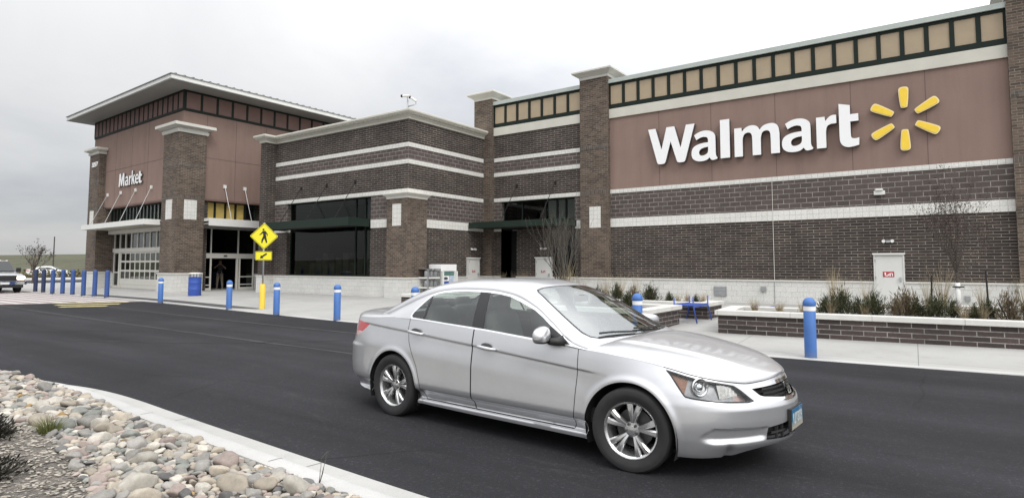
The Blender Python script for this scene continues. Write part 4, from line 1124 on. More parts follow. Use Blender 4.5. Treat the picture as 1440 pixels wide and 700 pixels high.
# lamps
HL = [(sx(.262), .800), (sx(.40), .770), (sx(.55), .738), (sx(.70), .705), (sx(.735), .694), (sx(.765), .660), (sx(.812), .585), (sx(.78), .578), (sx(.62), .588), (sx(.46), .612), (sx(.415), .622), (sx(.36), .690), (sx(.30), .765)]
s, z = A_(body); sd = sdpoly(s, z, HL)
head, body = body.cut(sd - .003)
s, z = A_(head); hl, ring_ = head.cut(sdpoly(s, z, HL) + .008)
cpair(ring_, 'headlamp_gasket', 'trim_black')
TLP = [(sx(-3.86), .955), (sx(-3.62), .965), (sx(-3.33), .935), (sx(-3.36), .905), (sx(-3.52), .80), (sx(-3.70), .775), (sx(-3.87), .78)]
s, z = A_(body); tl_, body = body.cut(sdpoly(s, z, TLP))
s, z = A_(tl_); tl_a, tl_b = tl_.cut(.845 - z)
for mir in (0, 1):
    q = cpart(tl_a.mirror() if mir else tl_a, 'tail_lamp', 'tail'); cpart(tl_b.mirror() if mir else tl_b, 'reversing_lens', 'tail_clear', q)
# grille opening and lower intake on the nose
GR = [(sx(.785), .688), (SMAX - .15, .704), (SMAX + .5, .712), (SMAX + .5, .545), (SMAX - .16, .556), (sx(.865), .578), (sx(.845), .590)]
s, z = A_(body); gri, body = body.cut(sdpoly(s, z, GR))
s, z = A_(gri); gin, gring = gri.cut(sdpoly(s, z, GR) + .026)
cpart(gring.both(), 'grille_surround', 'chrome')
IN = [(sx(.862), .385), (SMAX - .1, .405), (SMAX + .5, .408), (SMAX + .5, .275), (SMAX - .1, .275), (sx(.858), .292)]
s, z = A_(body); itk, body = body.cut(sdpoly(s, z, IN))
# doors
FD = [(-.500, 1.2), (-.492, .75), (-.52, .40), (-.545, .262), (-.56, .236), (-1.672, .236), (-1.688, 1.2)]
RD = [(-1.695, 1.2), (-1.679, .236), (-2.36, .236), (-2.385, .30), (-2.405, .42), (-2.455, .56), (-2.54, .70), (-2.60, .80), (-2.625, .90), (-2.63, 1.2)]
doors = []
for poly, nm in ((FD, 'front'), (RD, 'rear')):
    s, z = A_(body); sd = sdpoly(s, z, X2S(poly)); dr, rest = body.cut(sd + .0035)
    s, z = A_(rest); _, body = rest.cut(sdpoly(s, z, X2S(poly)) - .0035)
    doors.append(dr)
# front bumper, split from the wing by a fine seam
BP = [(sx(.255), .575), (sx(.33), .60), (sx(.42), .616), (sx(.55), .560), (SMAX + .5, .56), (SMAX + .5, 0), (sx(.23), 0), (sx(.245), .40)]
BPL = [(sx(.23), .565), (sx(.33), .598), (sx(.415), .618)]
s, z = A_(body); bump_, body = body.cut(sdpoly(s, z, [(sx(.10), .40), (sx(.215), .56), (sx(.23), .565), (sx(.33), .598), (sx(.415), .618), (sx(.62), .585), (sx(.80), .575), (SMAX + .5, .545), (SMAX + .5, -1), (sx(.10), -1)]))
cpart(bump_.both(), 'front_bumper', 'paint', auto=50)
bodyobj = cpart(body.both(), 'body', 'paint', auto=50)
ish = inner_shell
s, z = A_(ish); _, ish = ish.cut(sdpoly(s, z, HL) - .01); s, z = A_(ish); _, ish = ish.cut(sdpoly(s, z, GR)); s, z = A_(ish); _, ish = ish.cut(sdpoly(s, z, IN))
cpart(ish.both(), 'inner_body', 'plastic')

# --- greenhouse: one section per x from the belt up to the roof centre
gx = np.linspace(-3.46, -.14, 300)
bY = pchip([-3.46, -3.2, -2.9, -2.6, -2.1, -1.6, -1.03, -.55, -.14], [.775, .805, .838, .852, .862, .868, .866, .862, .845])
bZ = lambda x: np.interp(x, px_[60:330], TOP(ss)[60:330]) - .004
dY = pchip([-3.46, -3.1, -2.85, -2.62, -2.453, -2.3, -2.0, -1.715, -1.40, -1.06, -.843, -.556, -.30, -.14], [.735, .742, .712, .684, .660, .643, .632, .632, .648, .712, .778, .842, .845, .838])
dZ = pchip([-3.46, -3.1, -2.85, -2.62, -2.453, -2.3, -2.0, -1.715, -1.40, -1.06, -.843, -.556, -.30, -.14], [.96, 1.055, 1.155, 1.245, 1.300, 1.330, 1.352, 1.350, 1.318, 1.212, 1.095, .930, .885, .865])
cZ = pchip([-3.46, -3.25, -3.0, -2.75, -2.45, -2.1, -1.75, -1.5, -1.3, -1.15, -.9, -.6, -.33, -.14], [1.01, 1.105, 1.225, 1.335, 1.420, 1.457, 1.463, 1.450, 1.418, 1.368, 1.248, 1.098, .962, .87])
nS, nR = 26, 64
rows = []; ex = []
by, bz, dy, dz, cz = bY(gx), bZ(gx), dY(gx), dZ(gx), cZ(gx)
dz = np.maximum(dz, bz + .002); cz = np.maximum(cz, dz + .01)
G_ = np.zeros((len(gx), nS + nR, 3)); E_ = np.zeros((len(gx), nS + nR, 3))
for k in range(nS):
    u = k / nS
    bow = .012 * math.sin(PI * u)
    G_[:, k] = np.stack([gx, -(by + (dy - by) * u + bow), bz + (dz - bz) * u], 1); E_[:, k] = np.stack([gx, np.full_like(gx, u), G_[:, k, 2]], 1)
for k in range(nR):
    ph = PI / 2 * (k / (nR - 1)) ** 1.25
    ea = np.interp(gx, [-3.4, -2.7, -2.2, -1.5, -1.2, -.6], [.62, .60, .62, .64, .80, .88]); eb = np.interp(gx, [-3.4, -2.7, -2.2, -1.4, -1.1, -.5], [.80, .85, .95, .95, .96, .98])
    yy = dy * np.cos(ph) ** ea if k < nR - 1 else np.zeros_like(dy)
    zz = dz + (cz - dz) * np.sin(ph) ** eb
    G_[:, nS + k] = np.stack([gx, -yy, zz], 1); E_[:, nS + k] = np.stack([gx, np.full_like(gx, 1 + k / (nR - 1)), zz], 1)
gh = gridmesh(G_, E_)
GX = lambda tm: tm.A[:, 0]; GY = lambda tm: -tm.A[:, 1]; GZ = lambda tm: tm.A[:, 2]; GU = lambda tm: tm.A[:, 4]
side, top = gh.cut(GU(gh) - 1.0)
# side windows
DLO = [(-.575, .922), (-1.034, .952), (-1.565, .990), (-1.707, .998), (-2.10, 1.016), (-2.38, 1.032), (-2.595, 1.042), (-2.622, 1.065), (-2.605, 1.105), (-2.53, 1.20), (-2.475, 1.262), (-2.40, 1.294), (-2.3, 1.314), (-2.15, 1.328), (-2.0, 1.334), (-1.715, 1.332), (-1.55, 1.321), (-1.40, 1.300), (-1.23, 1.250), (-1.06, 1.192), (-.95, 1.138), (-.843, 1.076), (-.70, .998)]
sdD = lambda tm: sdpoly(GX(tm), GZ(tm), DLO)
frame_, sidebody = side.cut(sdD(side) - .016)
glass_all, trim = frame_.cut(sdD(frame_) + .004)
# bright strip along the belt and over the windows
cpair(trim, 'window_trim', 'bright_trim')
def strip_cut(tm, pts, w):
    return tm.cut(sdline(GX(tm), GZ(tm), pts) - w)
bpil, glass_all = glass_all.cut(sdpoly(GX(glass_all), GZ(glass_all), [(-1.815, 1.4), (-1.712, .95), (-1.565, .95), (-1.690, 1.4)]))
div, glass_all = strip_cut(glass_all, [(-2.46, 1.34), (-2.395, .95)], .014)
sail, glass_all = glass_all.cut(sdpoly(GX(glass_all), GZ(glass_all), [(-.50, .85), (-.50, 1.15), (-.80, 1.09), (-.855, 1.03), (-.80, .90)]))
blk = bpil.sub().join(div.sub()).join(sail.sub())
q_, fg = glass_all.cut(GX(glass_all) - -2.42); r_, f_ = fg.cut(GX(fg) - -1.70)
for nm_, tm in (('door_pillar', bpil), ('window_divider', div), ('mirror_sail', sail)): cpair(tm.inset(-.002), nm_, 'trim_black')
cpair(sidebody, 'body_pillar', 'paint', auto=50)
# windscreen and rear screen (outlined in plan), black band round the glass
WS = [(-.335, -.02), (-.345, .25), (-.375, .50), (-.42, .66), (-.475, .715), (-.56, .722), (-.80, .668), (-1.02, .598), (-1.17, .535), (-1.215, .50), (-1.225, .40), (-1.222, .2), (-1.22, -.02)]
WSb = [(-.335, -.5), (-.335, 0)] + WS[1:-1] + [(-1.22, 0), (-1.22, -.5)]
BL = [(-2.50, -.5), (-2.50, 0), (-2.505, .30), (-2.53, .47), (-2.58, .535), (-2.8, .595), (-3.05, .640), (-3.16, .60), (-3.22, .40), (-3.235, 0), (-3.235, -.5)]
w_, top = top.cut(sdpoly(GX(top), GY(top), WSb)); wg, wb = w_.cut(sdpoly(GX(w_), GY(w_), WSb) + .022)
b_, top = top.cut(sdpoly(GX(top), GY(top), BL)); bg_, bb = b_.cut(sdpoly(GX(b_), GY(b_), BL) + .03)
wso = cpart(wg.both(), 'windscreen', 'ws_glass'); cpart(wb.both(), 'windscreen_band', 'trim_black', wso)
bgo = cpart(bg_.both(), 'rear_screen', 'car_glass'); cpart(bb.both(), 'rear_screen_band', 'trim_black', bgo)
# roof ditch between the side frame and the roof skin
rp_, top = top.cut(np.where((GX(top) < -1.12) & (GX(top) > -2.62), np.abs(GU(top) - 1.255) - .004, 1.0))
cpair(rp_, 'roof_ditch', 'plastic')
cpart(top.both(), 'roof', 'paint', auto=50)

# --- bonnet and boot lid: from the top line of the body to the centre line
iA = int(np.searchsorted(px_[150:], -.42) + 150)
hs = ss[iA:]; n = len(hs)
Hx, Hy, Hz = Tx[iA:], Ty[iA:], Tz[iA:]
tt = np.linspace(0, 1, n)
hz = pchip([-.5, -.30, 0, .3, .55, .75, .86, .93], [.955, .962, .935, .890, .838, .785, .748, .728])
xcn = np.interp(Hx, [-.42, .3, .6, .8, Hx.max()], [-.42, .34, .66, .835, Hx.max()])
m_ = 46
H_ = np.zeros((n, m_, 3))
for k in range(m_):
    ph = PI / 2 * k / (m_ - 1)
    c_, s_ = math.cos(ph) ** .80 if k < m_ - 1 else 0.0, math.sin(ph) ** .88
    x = Hx + (xcn - Hx) * (1 - c_) ** 1.0; y = Hy * c_
    zt = Hz + (np.maximum(hz(x), Hz + .001 * (tt < .98)) - Hz) * s_
    ay = np.abs(y)
    ridge = .011 * (sstep(ay, np.interp(x, [-.4, .8], [.62, .36]), np.interp(x, [-.4, .8], [.52, .27]))) * sstep(x, -.42, -.2) * (1 - sstep(x, .55, .84))
    H_[:, k] = np.stack([x, y, zt + ridge], 1)
HE_ = np.zeros((n, m_, 2)); HE_[:, :, 0] = np.arange(m_)[None, :] / (m_ - 1); hood = gridmesh(H_, HE_)
_, hood2 = hood.cut(GX(hood) + .415)
# shut line where the bonnet meets lamps, grille and wings at the nose
_, lid = hood2.cut(np.where(hood2.A[:, 0] > .22, hood2.A[:, 3] - .028, 1.0))
gap2, _ = hood2.cut(np.where(hood2.A[:, 0] > .22, hood2.A[:, 3] - .035, 1.0))
cpart(lid.both(), 'bonnet', 'paint', auto=50)
cpair(gap2.inset(.004), 'bonnet_gap', 'plastic')
iB = int(np.searchsorted(px_, -2.9))
Rx, Ry, Rz = Tx[:iB], Ty[:iB], Tz[:iB]; n = len(Rx)
rz_ = pchip([-3.95, -3.86, -3.6, -3.3, -3.0, -2.8], [1.035, 1.065, 1.070, 1.075, 1.08, 1.08])
B_ = np.zeros((n, 30, 3))
for k in range(30):
    ph = PI / 2 * k / 29
    c_, s_ = math.cos(ph) ** .7 if k < 29 else 0.0, math.sin(ph) ** .85
    x = Rx + (np.minimum(Rx, -2.9) * 0 + np.interp(Rx, [Rx.min(), -3.4, -2.9], [Rx.min(), -3.5, -2.9]) - Rx) * (1 - c_)
    B_[:, k] = np.stack([x, Ry * c_, Rz + (np.maximum(rz_(x), Rz) - Rz) * s_], 1)
boot = gridmesh(B_, np.zeros((n, 30, 2))).both(); cpart(boot, 'boot_lid', 'paint', auto=50)

# --- glass panes and doors as parts with their handles
names = []
for mir in (0, 1):
    mm = (lambda t: t.mirror()) if mir else (lambda t: t)
    for dr, gl, hx, hz0 in ((doors[0], f_, -1.49, .832), (doors[1], r_, -2.475, .903)):
        d = cpart(mm(dr.sub()), 'door', 'paint', auto=50)
        cpart(mm(gl.sub()), 'door_window', 'car_glass', d)
        yb = -.915 if hx > -2 else -.905
        sgn = -1 if mir else 1
        # handle: a bowed grip standing off a shallow dark cup
        mb = MB(); pts = []
        for k in range(9):
            u = k / 8; x = hx - .115 + .23 * u
            pts.append((x, sgn * (yb - .002 - .030 * math.sin(PI * u) ** .5), hz0 - .018 * u + .008))
        mb.tube(pts, [.011, .014, .016, .017, .017, .017, .016, .014, .011], 10)
        mb.build('door_handle', M['paint'], d, smooth=True)
        mb = MB(); mb.lathe([(0, .004), (.034, .004), (.040, 0), (.046, -.004)], 18, (0, 0, 0), 'y')
        mb.v = [(p[0] * 1.5 + hx - .01, sgn * (yb + .006 - p[1] * .5), p[2] * .72 + hz0 + .008) for p in mb.v]
        mb.build('handle_cup', M['lamp_dark'], d, smooth=True)
    cpart(mm(q_.sub()), 'quarter_window', 'car_glass')

# --- headlamps: clear lens over a bezel, bowl, beam reflector and amber corner
for mir in (0, 1):
    mm = (lambda t: t.mirror()) if mir else (lambda t: t)
    sg = -1 if mir else 1
    h = cpart(mm(hl.sub()), 'headlamp', 'lens')
    inn = hl.inset(.045)
    s, z = A_(inn)
    cor, rest = inn.cut(s - (sx(.425) + (z - .70) * .35))
    mid_, end_ = rest.cut(rest.A[:, 3] - sx(.735))
    cpart(mm(cor), 'amber_corner', 'amber', h); cpart(mm(mid_), 'beam_reflector', 'lamp_mid', h); cpart(mm(end_), 'turn_lamp', plain('turn_lamp_shade', (0.42, 0.30, 0.26), .25, metal=.6, var=.1), h)
    mb = MB().lathe([(.066, .0), (.070, .02), (.064, .03), (.055, .012), (.045, -.01), (.03, -.03), (0, -.04)], 24)
    mb2 = MB().lathe([(.034, -.01), (.031, .012), (.02, .024), (0, .029)], 20)
    dirv = Vector((.80, -.58 * sg, .05)).normalized(); rotm = dirv.to_track_quat('Z', 'Y').to_matrix().to_4x4()
    mt = Matrix.Translation((.475, -.735 * sg, .688)) @ rotm
    mb.xf(mt).build('lamp_bowl', M['reflector'], h, smooth=True); mb2.xf(mt).build('projector_lens', M['chrome'], h, smooth=True)
    mb = MB()
    for q in range(7):     # stepped flutes of the main beam reflector
        x0 = .622 + .016 * q; y0 = -.655 + .028 * q
        mb.add([(x0 - .02, (y0 + .0) * sg, .60 + .004 * q), (x0 + .0, (y0 + .028) * sg, .60 + .003 * q), (x0 - .018, (y0 + .030) * sg, .70 - .006 * q), (x0 - .045, (y0 + .004) * sg, .70 - .005 * q)], [(0, 1, 2, 3)])
    mb.build('beam_flutes', M['flute'], h)
# --- grille: dark recess, three bars, the maker's badge
inn = gin.inset(.05); cpart(inn.both(), 'grille_back', 'plastic')
mb = MB()
for z0 in (.592, .622, .652, .680):
    pts = []
    for k in range(21):
        yy = -.33 + .66 * k / 20; sI = SMAX - abs(yy); x0 = float(np.interp(sI, ss, px_)); dd = float(depth(np.array([sI]), np.array([z0]))[0])
        lim = 1 if z0 < .66 else .92
        pts.append((x0 - dd - .018, yy * lim * (1 if z0 > .60 else .93), z0))
    for a, b in zip(pts, pts[1:]):
        mb.add([(a[0], a[1], a[2] - .007), (b[0], b[1], b[2] - .007), (b[0], b[1], b[2] + .007), (a[0], a[1], a[2] + .007), (a[0] - .03, a[1], a[2] - .004), (b[0] - .03, b[1], b[2] - .004), (b[0] - .03, b[1], b[2] + .004), (a[0] - .03, a[1], a[2] + .004)],
               [(0, 1, 2, 3), (3, 2, 6, 7), (0, 4, 5, 1)])
mb.build('grille_bars', M['lamp_dark'], CAR)
bx = Matrix.Translation((.905, 0, .632)) @ Matrix.Rotation(R(-18), 4, 'Y')
mb = MB()
o1 = chaik([(-.052, .048), (.052, .048), (.056, .044), (.040, -.044), (.034, -.048), (-.034, -.048), (-.040, -.044), (-.056, .044)], 2)
n = len(o1)
vs = [(.012, p[0], p[1]) for p in o1] + [(.012, p[0] * .80, p[1] * .80) for p in o1] + [(0, p[0], p[1]) for p in o1] + [(0.0, p[0] * .80, p[1] * .80) for p in o1]
fs = []
for i in range(n):
    j = (i + 1) % n
    fs += [(i, j, n + j, n + i), (2 * n + i, 2 * n + j, j, i), (n + i, n + j, 3 * n + j, 3 * n + i)]
mb.add(vs, fs)
for a in (-1, 1): mb.add([(.001, a * .018, -.036), (.001, a * .030, -.036), (.001, a * .040, .038), (.001, a * .024, .038), (.013, a * .018, -.036), (.013, a * .030, -.036), (.013, a * .040, .038), (.013, a * .024, .038)],
                         [(4, 5, 6, 7), (0, 1, 5, 4), (1, 2, 6, 5), (2, 3, 7, 6), (3, 0, 4, 7)])
mb.box(.001, .0125, -.026, .026, -.006, .008)
mb.xf(bx).build('badge', M['chrome'], CAR)
# --- lower intake with a divider, number plate
cpart(itk.inset(.05).both(), 'lower_intake', 'plastic')
mb = MB()
for z0 in (.336,):
    for sgn in (-1, 1):
        for k in range(16):
            y0, y1 = sgn * (.33 * k / 16), sgn * (.33 * (k + 1) / 16)
            x0 = float(np.interp(SMAX - abs(y0), ss, px_)) - .012; x1 = float(np.interp(SMAX - abs(y1), ss, px_)) - .012
            mb.add([(x0, y0, z0 - .008), (x1, y1, z0 - .008), (x1, y1, z0 + .008), (x0, y0, z0 + .008), (x0 - .03, y0, z0), (x1 - .03, y1, z0)], [(0, 1, 2, 3), (3, 2, 5, 4), (0, 4, 5, 1)])
for y0 in (-.24, -.16, .16, .24):
    x0 = float(np.interp(SMAX - abs(y0), ss, px_)) - .02
    mb.box(x0 - .02, x0, y0 - .008, y0 + .008, .28, .40)
mb.build('intake_bars', M['lamp_dark'], CAR)
pb = MB().box(.952, .975, -.165, .165, .325, .495).build('plate_holder', M['plastic'], CAR, bevel=.004)
def plate_mat():
    t = NT('number_plate')
    sp_ = t.new('ShaderNodeSeparateXYZ'); t.link(t.coord('Object'), sp_.inputs[0])
    mr = t.new('ShaderNodeMapRange'); mr.inputs[1].default_value = .335; mr.inputs[2].default_value = .485; t.link(sp_.outputs[2], mr.inputs[0])
    nz_ = t.noise(14, 3, .6)
    c = t.ramp(mr.outputs[0], [(0.10, (0.38, 0.35, 0.28)), (0.30, (0.24, 0.31, 0.33)), (0.45, (0.04, 0.15, 0.23)), (0.9, (0.03, 0.13, 0.25))])
    t.inp('Base Color', t.mix(c, (0.55, 0.62, 0.66, 1), t.ramp(nz_, [(.55, (0, 0, 0)), (.75, (.5, .5, .5))]))); t.inp('Roughness', .4)
    return t.m
pl_ = MB().box(.976, .980, -.152, .152, .335, .487).build('number_plate', plate_mat(), pb)
for k, ch in enumerate('KJX889'):
    me = text_mesh(ch, .004, .02)
    co_ = np.array([v_.co[:] for v_ in me.vertices]); lo_, hi_ = co_.min(0), co_.max(0)
    for v_ in me.vertices:
        u_, w_ = (v_.co.x - lo_[0]) / (hi_[0] - lo_[0]), (v_.co.y - lo_[1]) / (hi_[1] - lo_[1])
        v_.co = (.9805 + .002 * (v_.co.z > 0), -.128 + k * .0435 + .035 * u_, .37 + .085 * w_)
    me.materials.clear(); me.materials.append(M['plate_white'])
    o = bpy.data.objects.new('plate_character', me); COL.objects.link(o); o.parent = pb
# --- underside, wheel wells
MB().box(-3.5, .30, -.74, .74, .17, .20).box(.301, .70, -.50, .50, .19, .22).build('underside', M['black'], CAR)
for xc in (-.035, -2.84):
    for sgn in (-1, 1):
        mb = MB(); prev = None; N2 = 20; vs = []; fs = []
        for k in range(N2 + 1):
            a = PI * (-.12 + 1.24 * k / N2); x = xc + .398 * math.cos(a); z0 = .30 + .398 * math.sin(a)
            vs += [(x, sgn * .885, z0), (x, sgn * .52, z0)]
        for k in range(N2): fs.append((2 * k, 2 * k + 1, 2 * k + 3, 2 * k + 2))
        n0 = len(vs); vs += [(xc, sgn * .52, .3)]
        for k in range(N2): fs.append((2 * k + 1, n0, 2 * k + 3))
        mb.add(vs, fs).build('wheel_liner', M['black'], CAR)
# --- wheels
def wheel(xc, sgn, turn=0.0):
    t = thing('wheel_tmp', None, None)
    bpy.data.objects.remove(t)
    Rw, rr = .325, .213
    hub = MB().lathe([(0, -.02), (.15, -.02), (.15, -.05), (.07, -.05), (.07, -.10), (0, -.10)], 28, axis='y')
    mtx = Matrix.Translation((xc, sgn * .80, Rw - .008)) @ Matrix.Rotation(turn, 4, 'Z')
    fl = 1 if sgn > 0 else -1
    def place(mb): return mb.mapv(lambda p: (p[0], p[1] * fl, p[2])).xf(mtx)
    w = place(hub).build('wheel', M['brake'], CAR, smooth=True, auto=30)
    tp = [(rr + .002, -.085), (rr + .02, -.098), (rr + .05, -.108), (Rw - .045, -.112), (Rw - .018, -.105), (Rw - .004, -.088), (Rw, -.070)]
    prof_ = tp + [(Rw, -.045), (Rw - .007, -.043), (Rw - .007, -.037), (Rw, -.035), (Rw, -.003), (Rw - .007, 0), (Rw, .003), (Rw, .035), (Rw - .007, .037), (Rw - .007, .043), (Rw, .045)] + [(r, -y) for r, y in tp[::-1]]
    place(MB().lathe(prof_, 64, axis='y')).build('tyre', M['rubber'], w, smooth=True, auto=35)
    rim = MB().lathe([(rr + .004, .094), (rr + .006, .090), (rr, .080), (rr - .012, .072), (rr - .02, .03), (rr - .03, -.06), (rr + .002, -.09)], 56, axis='y')
    for g in range(5):
        for e in (-1, 1):
            a = R(72 * g + 90 - 8) + e * R(8.0)
            ar = R(72 * g + 90 - 8) + e * R(12.0)
            st = []
            for q in range(9):
                u = q / 8; r_ = .052 + (rr - .010 - .052) * u
                aa = a * (1 - u) + ar * u
                wd = .0135 + (.0270 - .0135) * u
                yo = .050 + .030 * math.sin(PI * .5 * u) ** 1.0 - .012 * u * u
                ca, sa = math.cos(aa), math.sin(aa)
                st.append([(r_ * ca + sa * wd, yo - .004, r_ * sa - ca * wd), (r_ * ca + sa * wd * .55, yo + .008, r_ * sa - ca * wd * .55), (r_ * ca - sa * wd * .55, yo + .008, r_ * sa + ca * wd * .55), (r_ * ca - sa * wd, yo - .004, r_ * sa + ca * wd),
                           (r_ * ca - sa * wd * .9, yo - .035, r_ * sa + ca * wd * .9), (r_ * ca + sa * wd * .9, yo - .035, r_ * sa - ca * wd * .9)])
            vs = [p for r_ in st for p in r_]; fs = []
            for q in range(8):
                for k in range(6): fs.append((q * 6 + k, q * 6 + (k + 1) % 6, q * 6 + 6 + (k + 1) % 6, q * 6 + 6 + k))
            rim.add(vs, fs)
    rim.lathe([(.064, .03), (.064, .050), (.058, .058), (.034, .060), (.031, .066), (0, .069)], 28, axis='y')
    place(rim).build('rim', M['alloy'], w, smooth=True, auto=38)
    nuts = MB()
    for g in range(5):
        a = R(72 * g + 54 + 90 - 8 - 18); nuts.lathe([(.011, .055), (.011, .072), (0, .074)], 8, (.0475 * math.cos(a) * 1.0, 0, .0475 * math.sin(a)), 'y')
    place(nuts).build('wheel_nuts', M['lamp_dark'], w, smooth=True, auto=30)
    return w
for xc, tn in ((-.03, R(8.0)), (-2.84, 0.0)):
    for sgn in (-1, 1): wheel(xc, sgn, tn)
# --- mirrors
for sg in (1, -1):
    mb = MB(); vs = []; fs = []; nu, nv = 20, 14
    for i in range(nv + 1):
        th_ = -PI / 2 + PI * i / nv
        for k in range(nu):
            ph = 2 * PI * k / nu
            pw = lambda c, e: math.copysign(abs(c) ** e, c)
            x = .085 * pw(math.cos(th_), .75) * pw(math.cos(ph), .8); y = .132 * pw(math.cos(th_), .62) * pw(math.sin(ph), .7); z0 = .070 * pw(math.sin(th_), .75)
            if x < -.025: x = -.025 + (x + .025) * .2
            x *= 1 - .25 * (z0 < 0) * 0; z0 *= 1.0 - .22 * (-y / .132)
            vs.append((-.80 + x - .30 * (y), sg * (-1.005 + y) if False else -sg * 0 + sg * (-1.005 + y), 1.000 + z0))
    for i in range(nv):
        for k in range(nu): fs.append((i * nu + k, i * nu + (k + 1) % nu, (i + 1) * nu + (k + 1) % nu, (i + 1) * nu + k))
    upper = MB().add(vs, fs)
    tmv = np.array(upper.v); T_ = []
    for f in fs: T_ += [(f[0], f[1], f[2]), (f[0], f[2], f[3])]
    tm = TM(np.concatenate([tmv, np.zeros((len(tmv), 2))], 1), np.array(T_))
    lowr, upr = tm.cut(tm.A[:, 2] - .958)
    mo = upr.obj('door_mirror', M['paint'], CAR); lowr.inset(-.0).obj('mirror_base', M['plastic'], mo)
    MB().tube([(-.735, sg * -.965, .955), (-.71, sg * -.90, .945), (-.66, sg * -.855, .955)], [.030, .034, .05], 10).build('mirror_arm', M['plastic'], mo, smooth=True)
# --- wipers and cowl
MB().prism([(-.50, -.70), (-.41, -.655), (-.355, -.45), (-.325, 0), (-.355, .45), (-.41, .655), (-.50, .70), (-.56, .66), (-.50, .4), (-.46, 0), (-.50, -.4), (-.56, -.66)], 'xy', .915, .945).build('cowl', M['plastic'], CAR)
for y0, y1 in ((-.10, -.62), (.46, -.06)):
    pts = []
    for k in range(9):
        u = k / 8; y = y0 + (y1 - y0) * u
        x = -.362 - .045 * u - .10 * abs(y) ** 2
        zc_ = float(cZ(x)); pts.append((x, y, max(.952, float(dZ(x)) + (zc_ - float(dZ(x))) * (max(0, 1 - (abs(y) / float(dY(x))) ** 3)) ** .45) + .016))
    MB().tube(pts, .009, 6).build('wiper', M['plastic'], CAR, smooth=True)
# --- cabin
def blob(name, cx, cy, cz, sx_, sy_, sz_, m, tilt=0, e=.5):
    mb = MB(); vs = []; fs = []; nu, nv = 16, 10
    pw = lambda c, e_: math.copysign(abs(c) ** e_, c)
    for i in range(nv + 1):
        th_ = -PI / 2 + PI * i / nv
        for k in range(nu):
            ph = 2 * PI * k / nu
            vs.append((sx_ * pw(math.cos(th_), e) * pw(math.cos(ph), e), sy_ * pw(math.cos(th_), e) * pw(math.sin(ph), e), sz_ * pw(math.sin(th_), e)))
    for i in range(nv):
        for k in range(nu): fs.append((i * nu + k, i * nu + (k + 1) % nu, (i + 1) * nu + (k + 1) % nu, (i + 1) * nu + k))
    mb.add(vs, fs); mb.xf(Matrix.Translation((cx, cy, cz)) @ Matrix.Rotation(tilt, 4, 'Y'))
    return mb
for xs_c, sy_l in ((-1.55, (-.37, .37)), (-2.42, (-.42, 0.0, .42))):
    for y in sy_l:
        st = blob('s', xs_c + .18, y, .52, .27, .24, .09, None).build('seat', M['seat'], CAR, smooth=True)
        blob('b', xs_c - .14, y, .84, .075, .235, .32, None, R(-14)).build('seat_back', M['seat'], st, smooth=True)
        blob('h', xs_c - .245, y, 1.205 if xs_c > -2 else 1.16, .05, .125, .075, None, R(-10), .6).build('headrest', M['seat'], st, smooth=True)
MB().prism([(-.40, .60), (-.40, .925), (-.52, .945), (-.72, .925), (-.80, .86), (-.78, .60)], 'xz', -.74, .74).build('dashboard', M['cabin'], CAR)
MB().box(-3.3, -.3, -.80, .80, .30, .42).build('cabin_floor', M['cabin'], CAR); MB().box(-3.25, -2.62, -.66, .66, .80, .98).build('parcel_shelf', M['cabin'], CAR)
for sg in (-1, 1): MB().box(-2.62, -.5, sg * .80 - .02, sg * .80 + .02, .42, .93).build('door_lining', M['cabin'], CAR)
mb = MB(); pts = []
for k in range(25):
    a = 2 * PI * k / 24; pts.append(Vector((0, .185 * math.cos(a), .185 * math.sin(a))))
mb.tube(pts, .016, 8, cap=False); mb.box(-.01, .02, -.17, .17, -.02, .02); mb.lathe([(0, .03), (.06, .03), (.07, -.02)], 12, axis='x')
mb.xf(Matrix.Translation((-.93, .37, .90)) @ Matrix.Rotation(R(-25), 4, 'Y')).build('steering_wheel', M['cabin'], CAR, smooth=True)
blob('m', -1.02, 0, 1.27, .02, .12, .035, None).build('rear_view_mirror', M['cabin'], CAR, smooth=True)
# ---------------------------------------------------------------- bollards
def bollard(x, y, label, capped=True, group=None, dark_sleeve=False):
    z = pz(y)
    if capped:
        t = thing('bollard', label, 'bollard', (x, y, z), group=group)
        MB().lathe([(0, 0), (.098, 0), (.098, .80), (.094, .805), (0, .805)], 28).build('sleeve', M['blue'], t, smooth=True, auto=40)
        MB().lathe([(.0, .806), (.099, .806), (.0995, .886), (0, .886)], 28).build('reflective_band', M['white_sign'], t, smooth=True, auto=40)
        pr = [(0, .887), (.102, .887), (.106, .895), (.107, .925)] + [(.107 * math.cos(a), .925 + .112 * math.sin(a)) for a in [R(9 * k) for k in range(1, 10)]] + [(0, 1.037)]
        MB().lathe(pr, 28).build('dome_cap', M['blue'], t, smooth=True, auto=50)
    else:
        t = thing('bollard', label, 'bollard', (x, y, z), group=group)
        pr = [(0, 0), (.102, 0), (.102, 1.22)] + [(.102 * math.cos(a), 1.22 + .09 * math.sin(a)) for a in [R(10 * k) for k in range(1, 10)]] + [(0, 1.31)]
        MB().lathe(pr, 24).build('sleeve', M['blue_navy'] if dark_sleeve else M['blue_plain'], t, smooth=True, auto=50)  # the flag only swaps in a darker navy sleeve
        MB().lathe([(.1025, .02), (.106, .02), (.106, .07), (.1025, .07)], 24).build('base_ring', M['tactile'], t)
    return t
t_ = NT('weathered_blue_sleeve')
sp_ = t_.ramp(t_.noise(1.3, 6, .7), [(.35, (.030, .062, .19)), (.7, (.045, .115, .37))])
t_.inp('Base Color', sp_); t_.inp('Roughness', .65); M['blue_plain'] = t_.m
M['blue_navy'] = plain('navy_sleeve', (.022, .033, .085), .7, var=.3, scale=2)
G1 = 'white-banded blue bollards along the pavement edge'; G2 = 'tall plain blue bollards by the crossing'
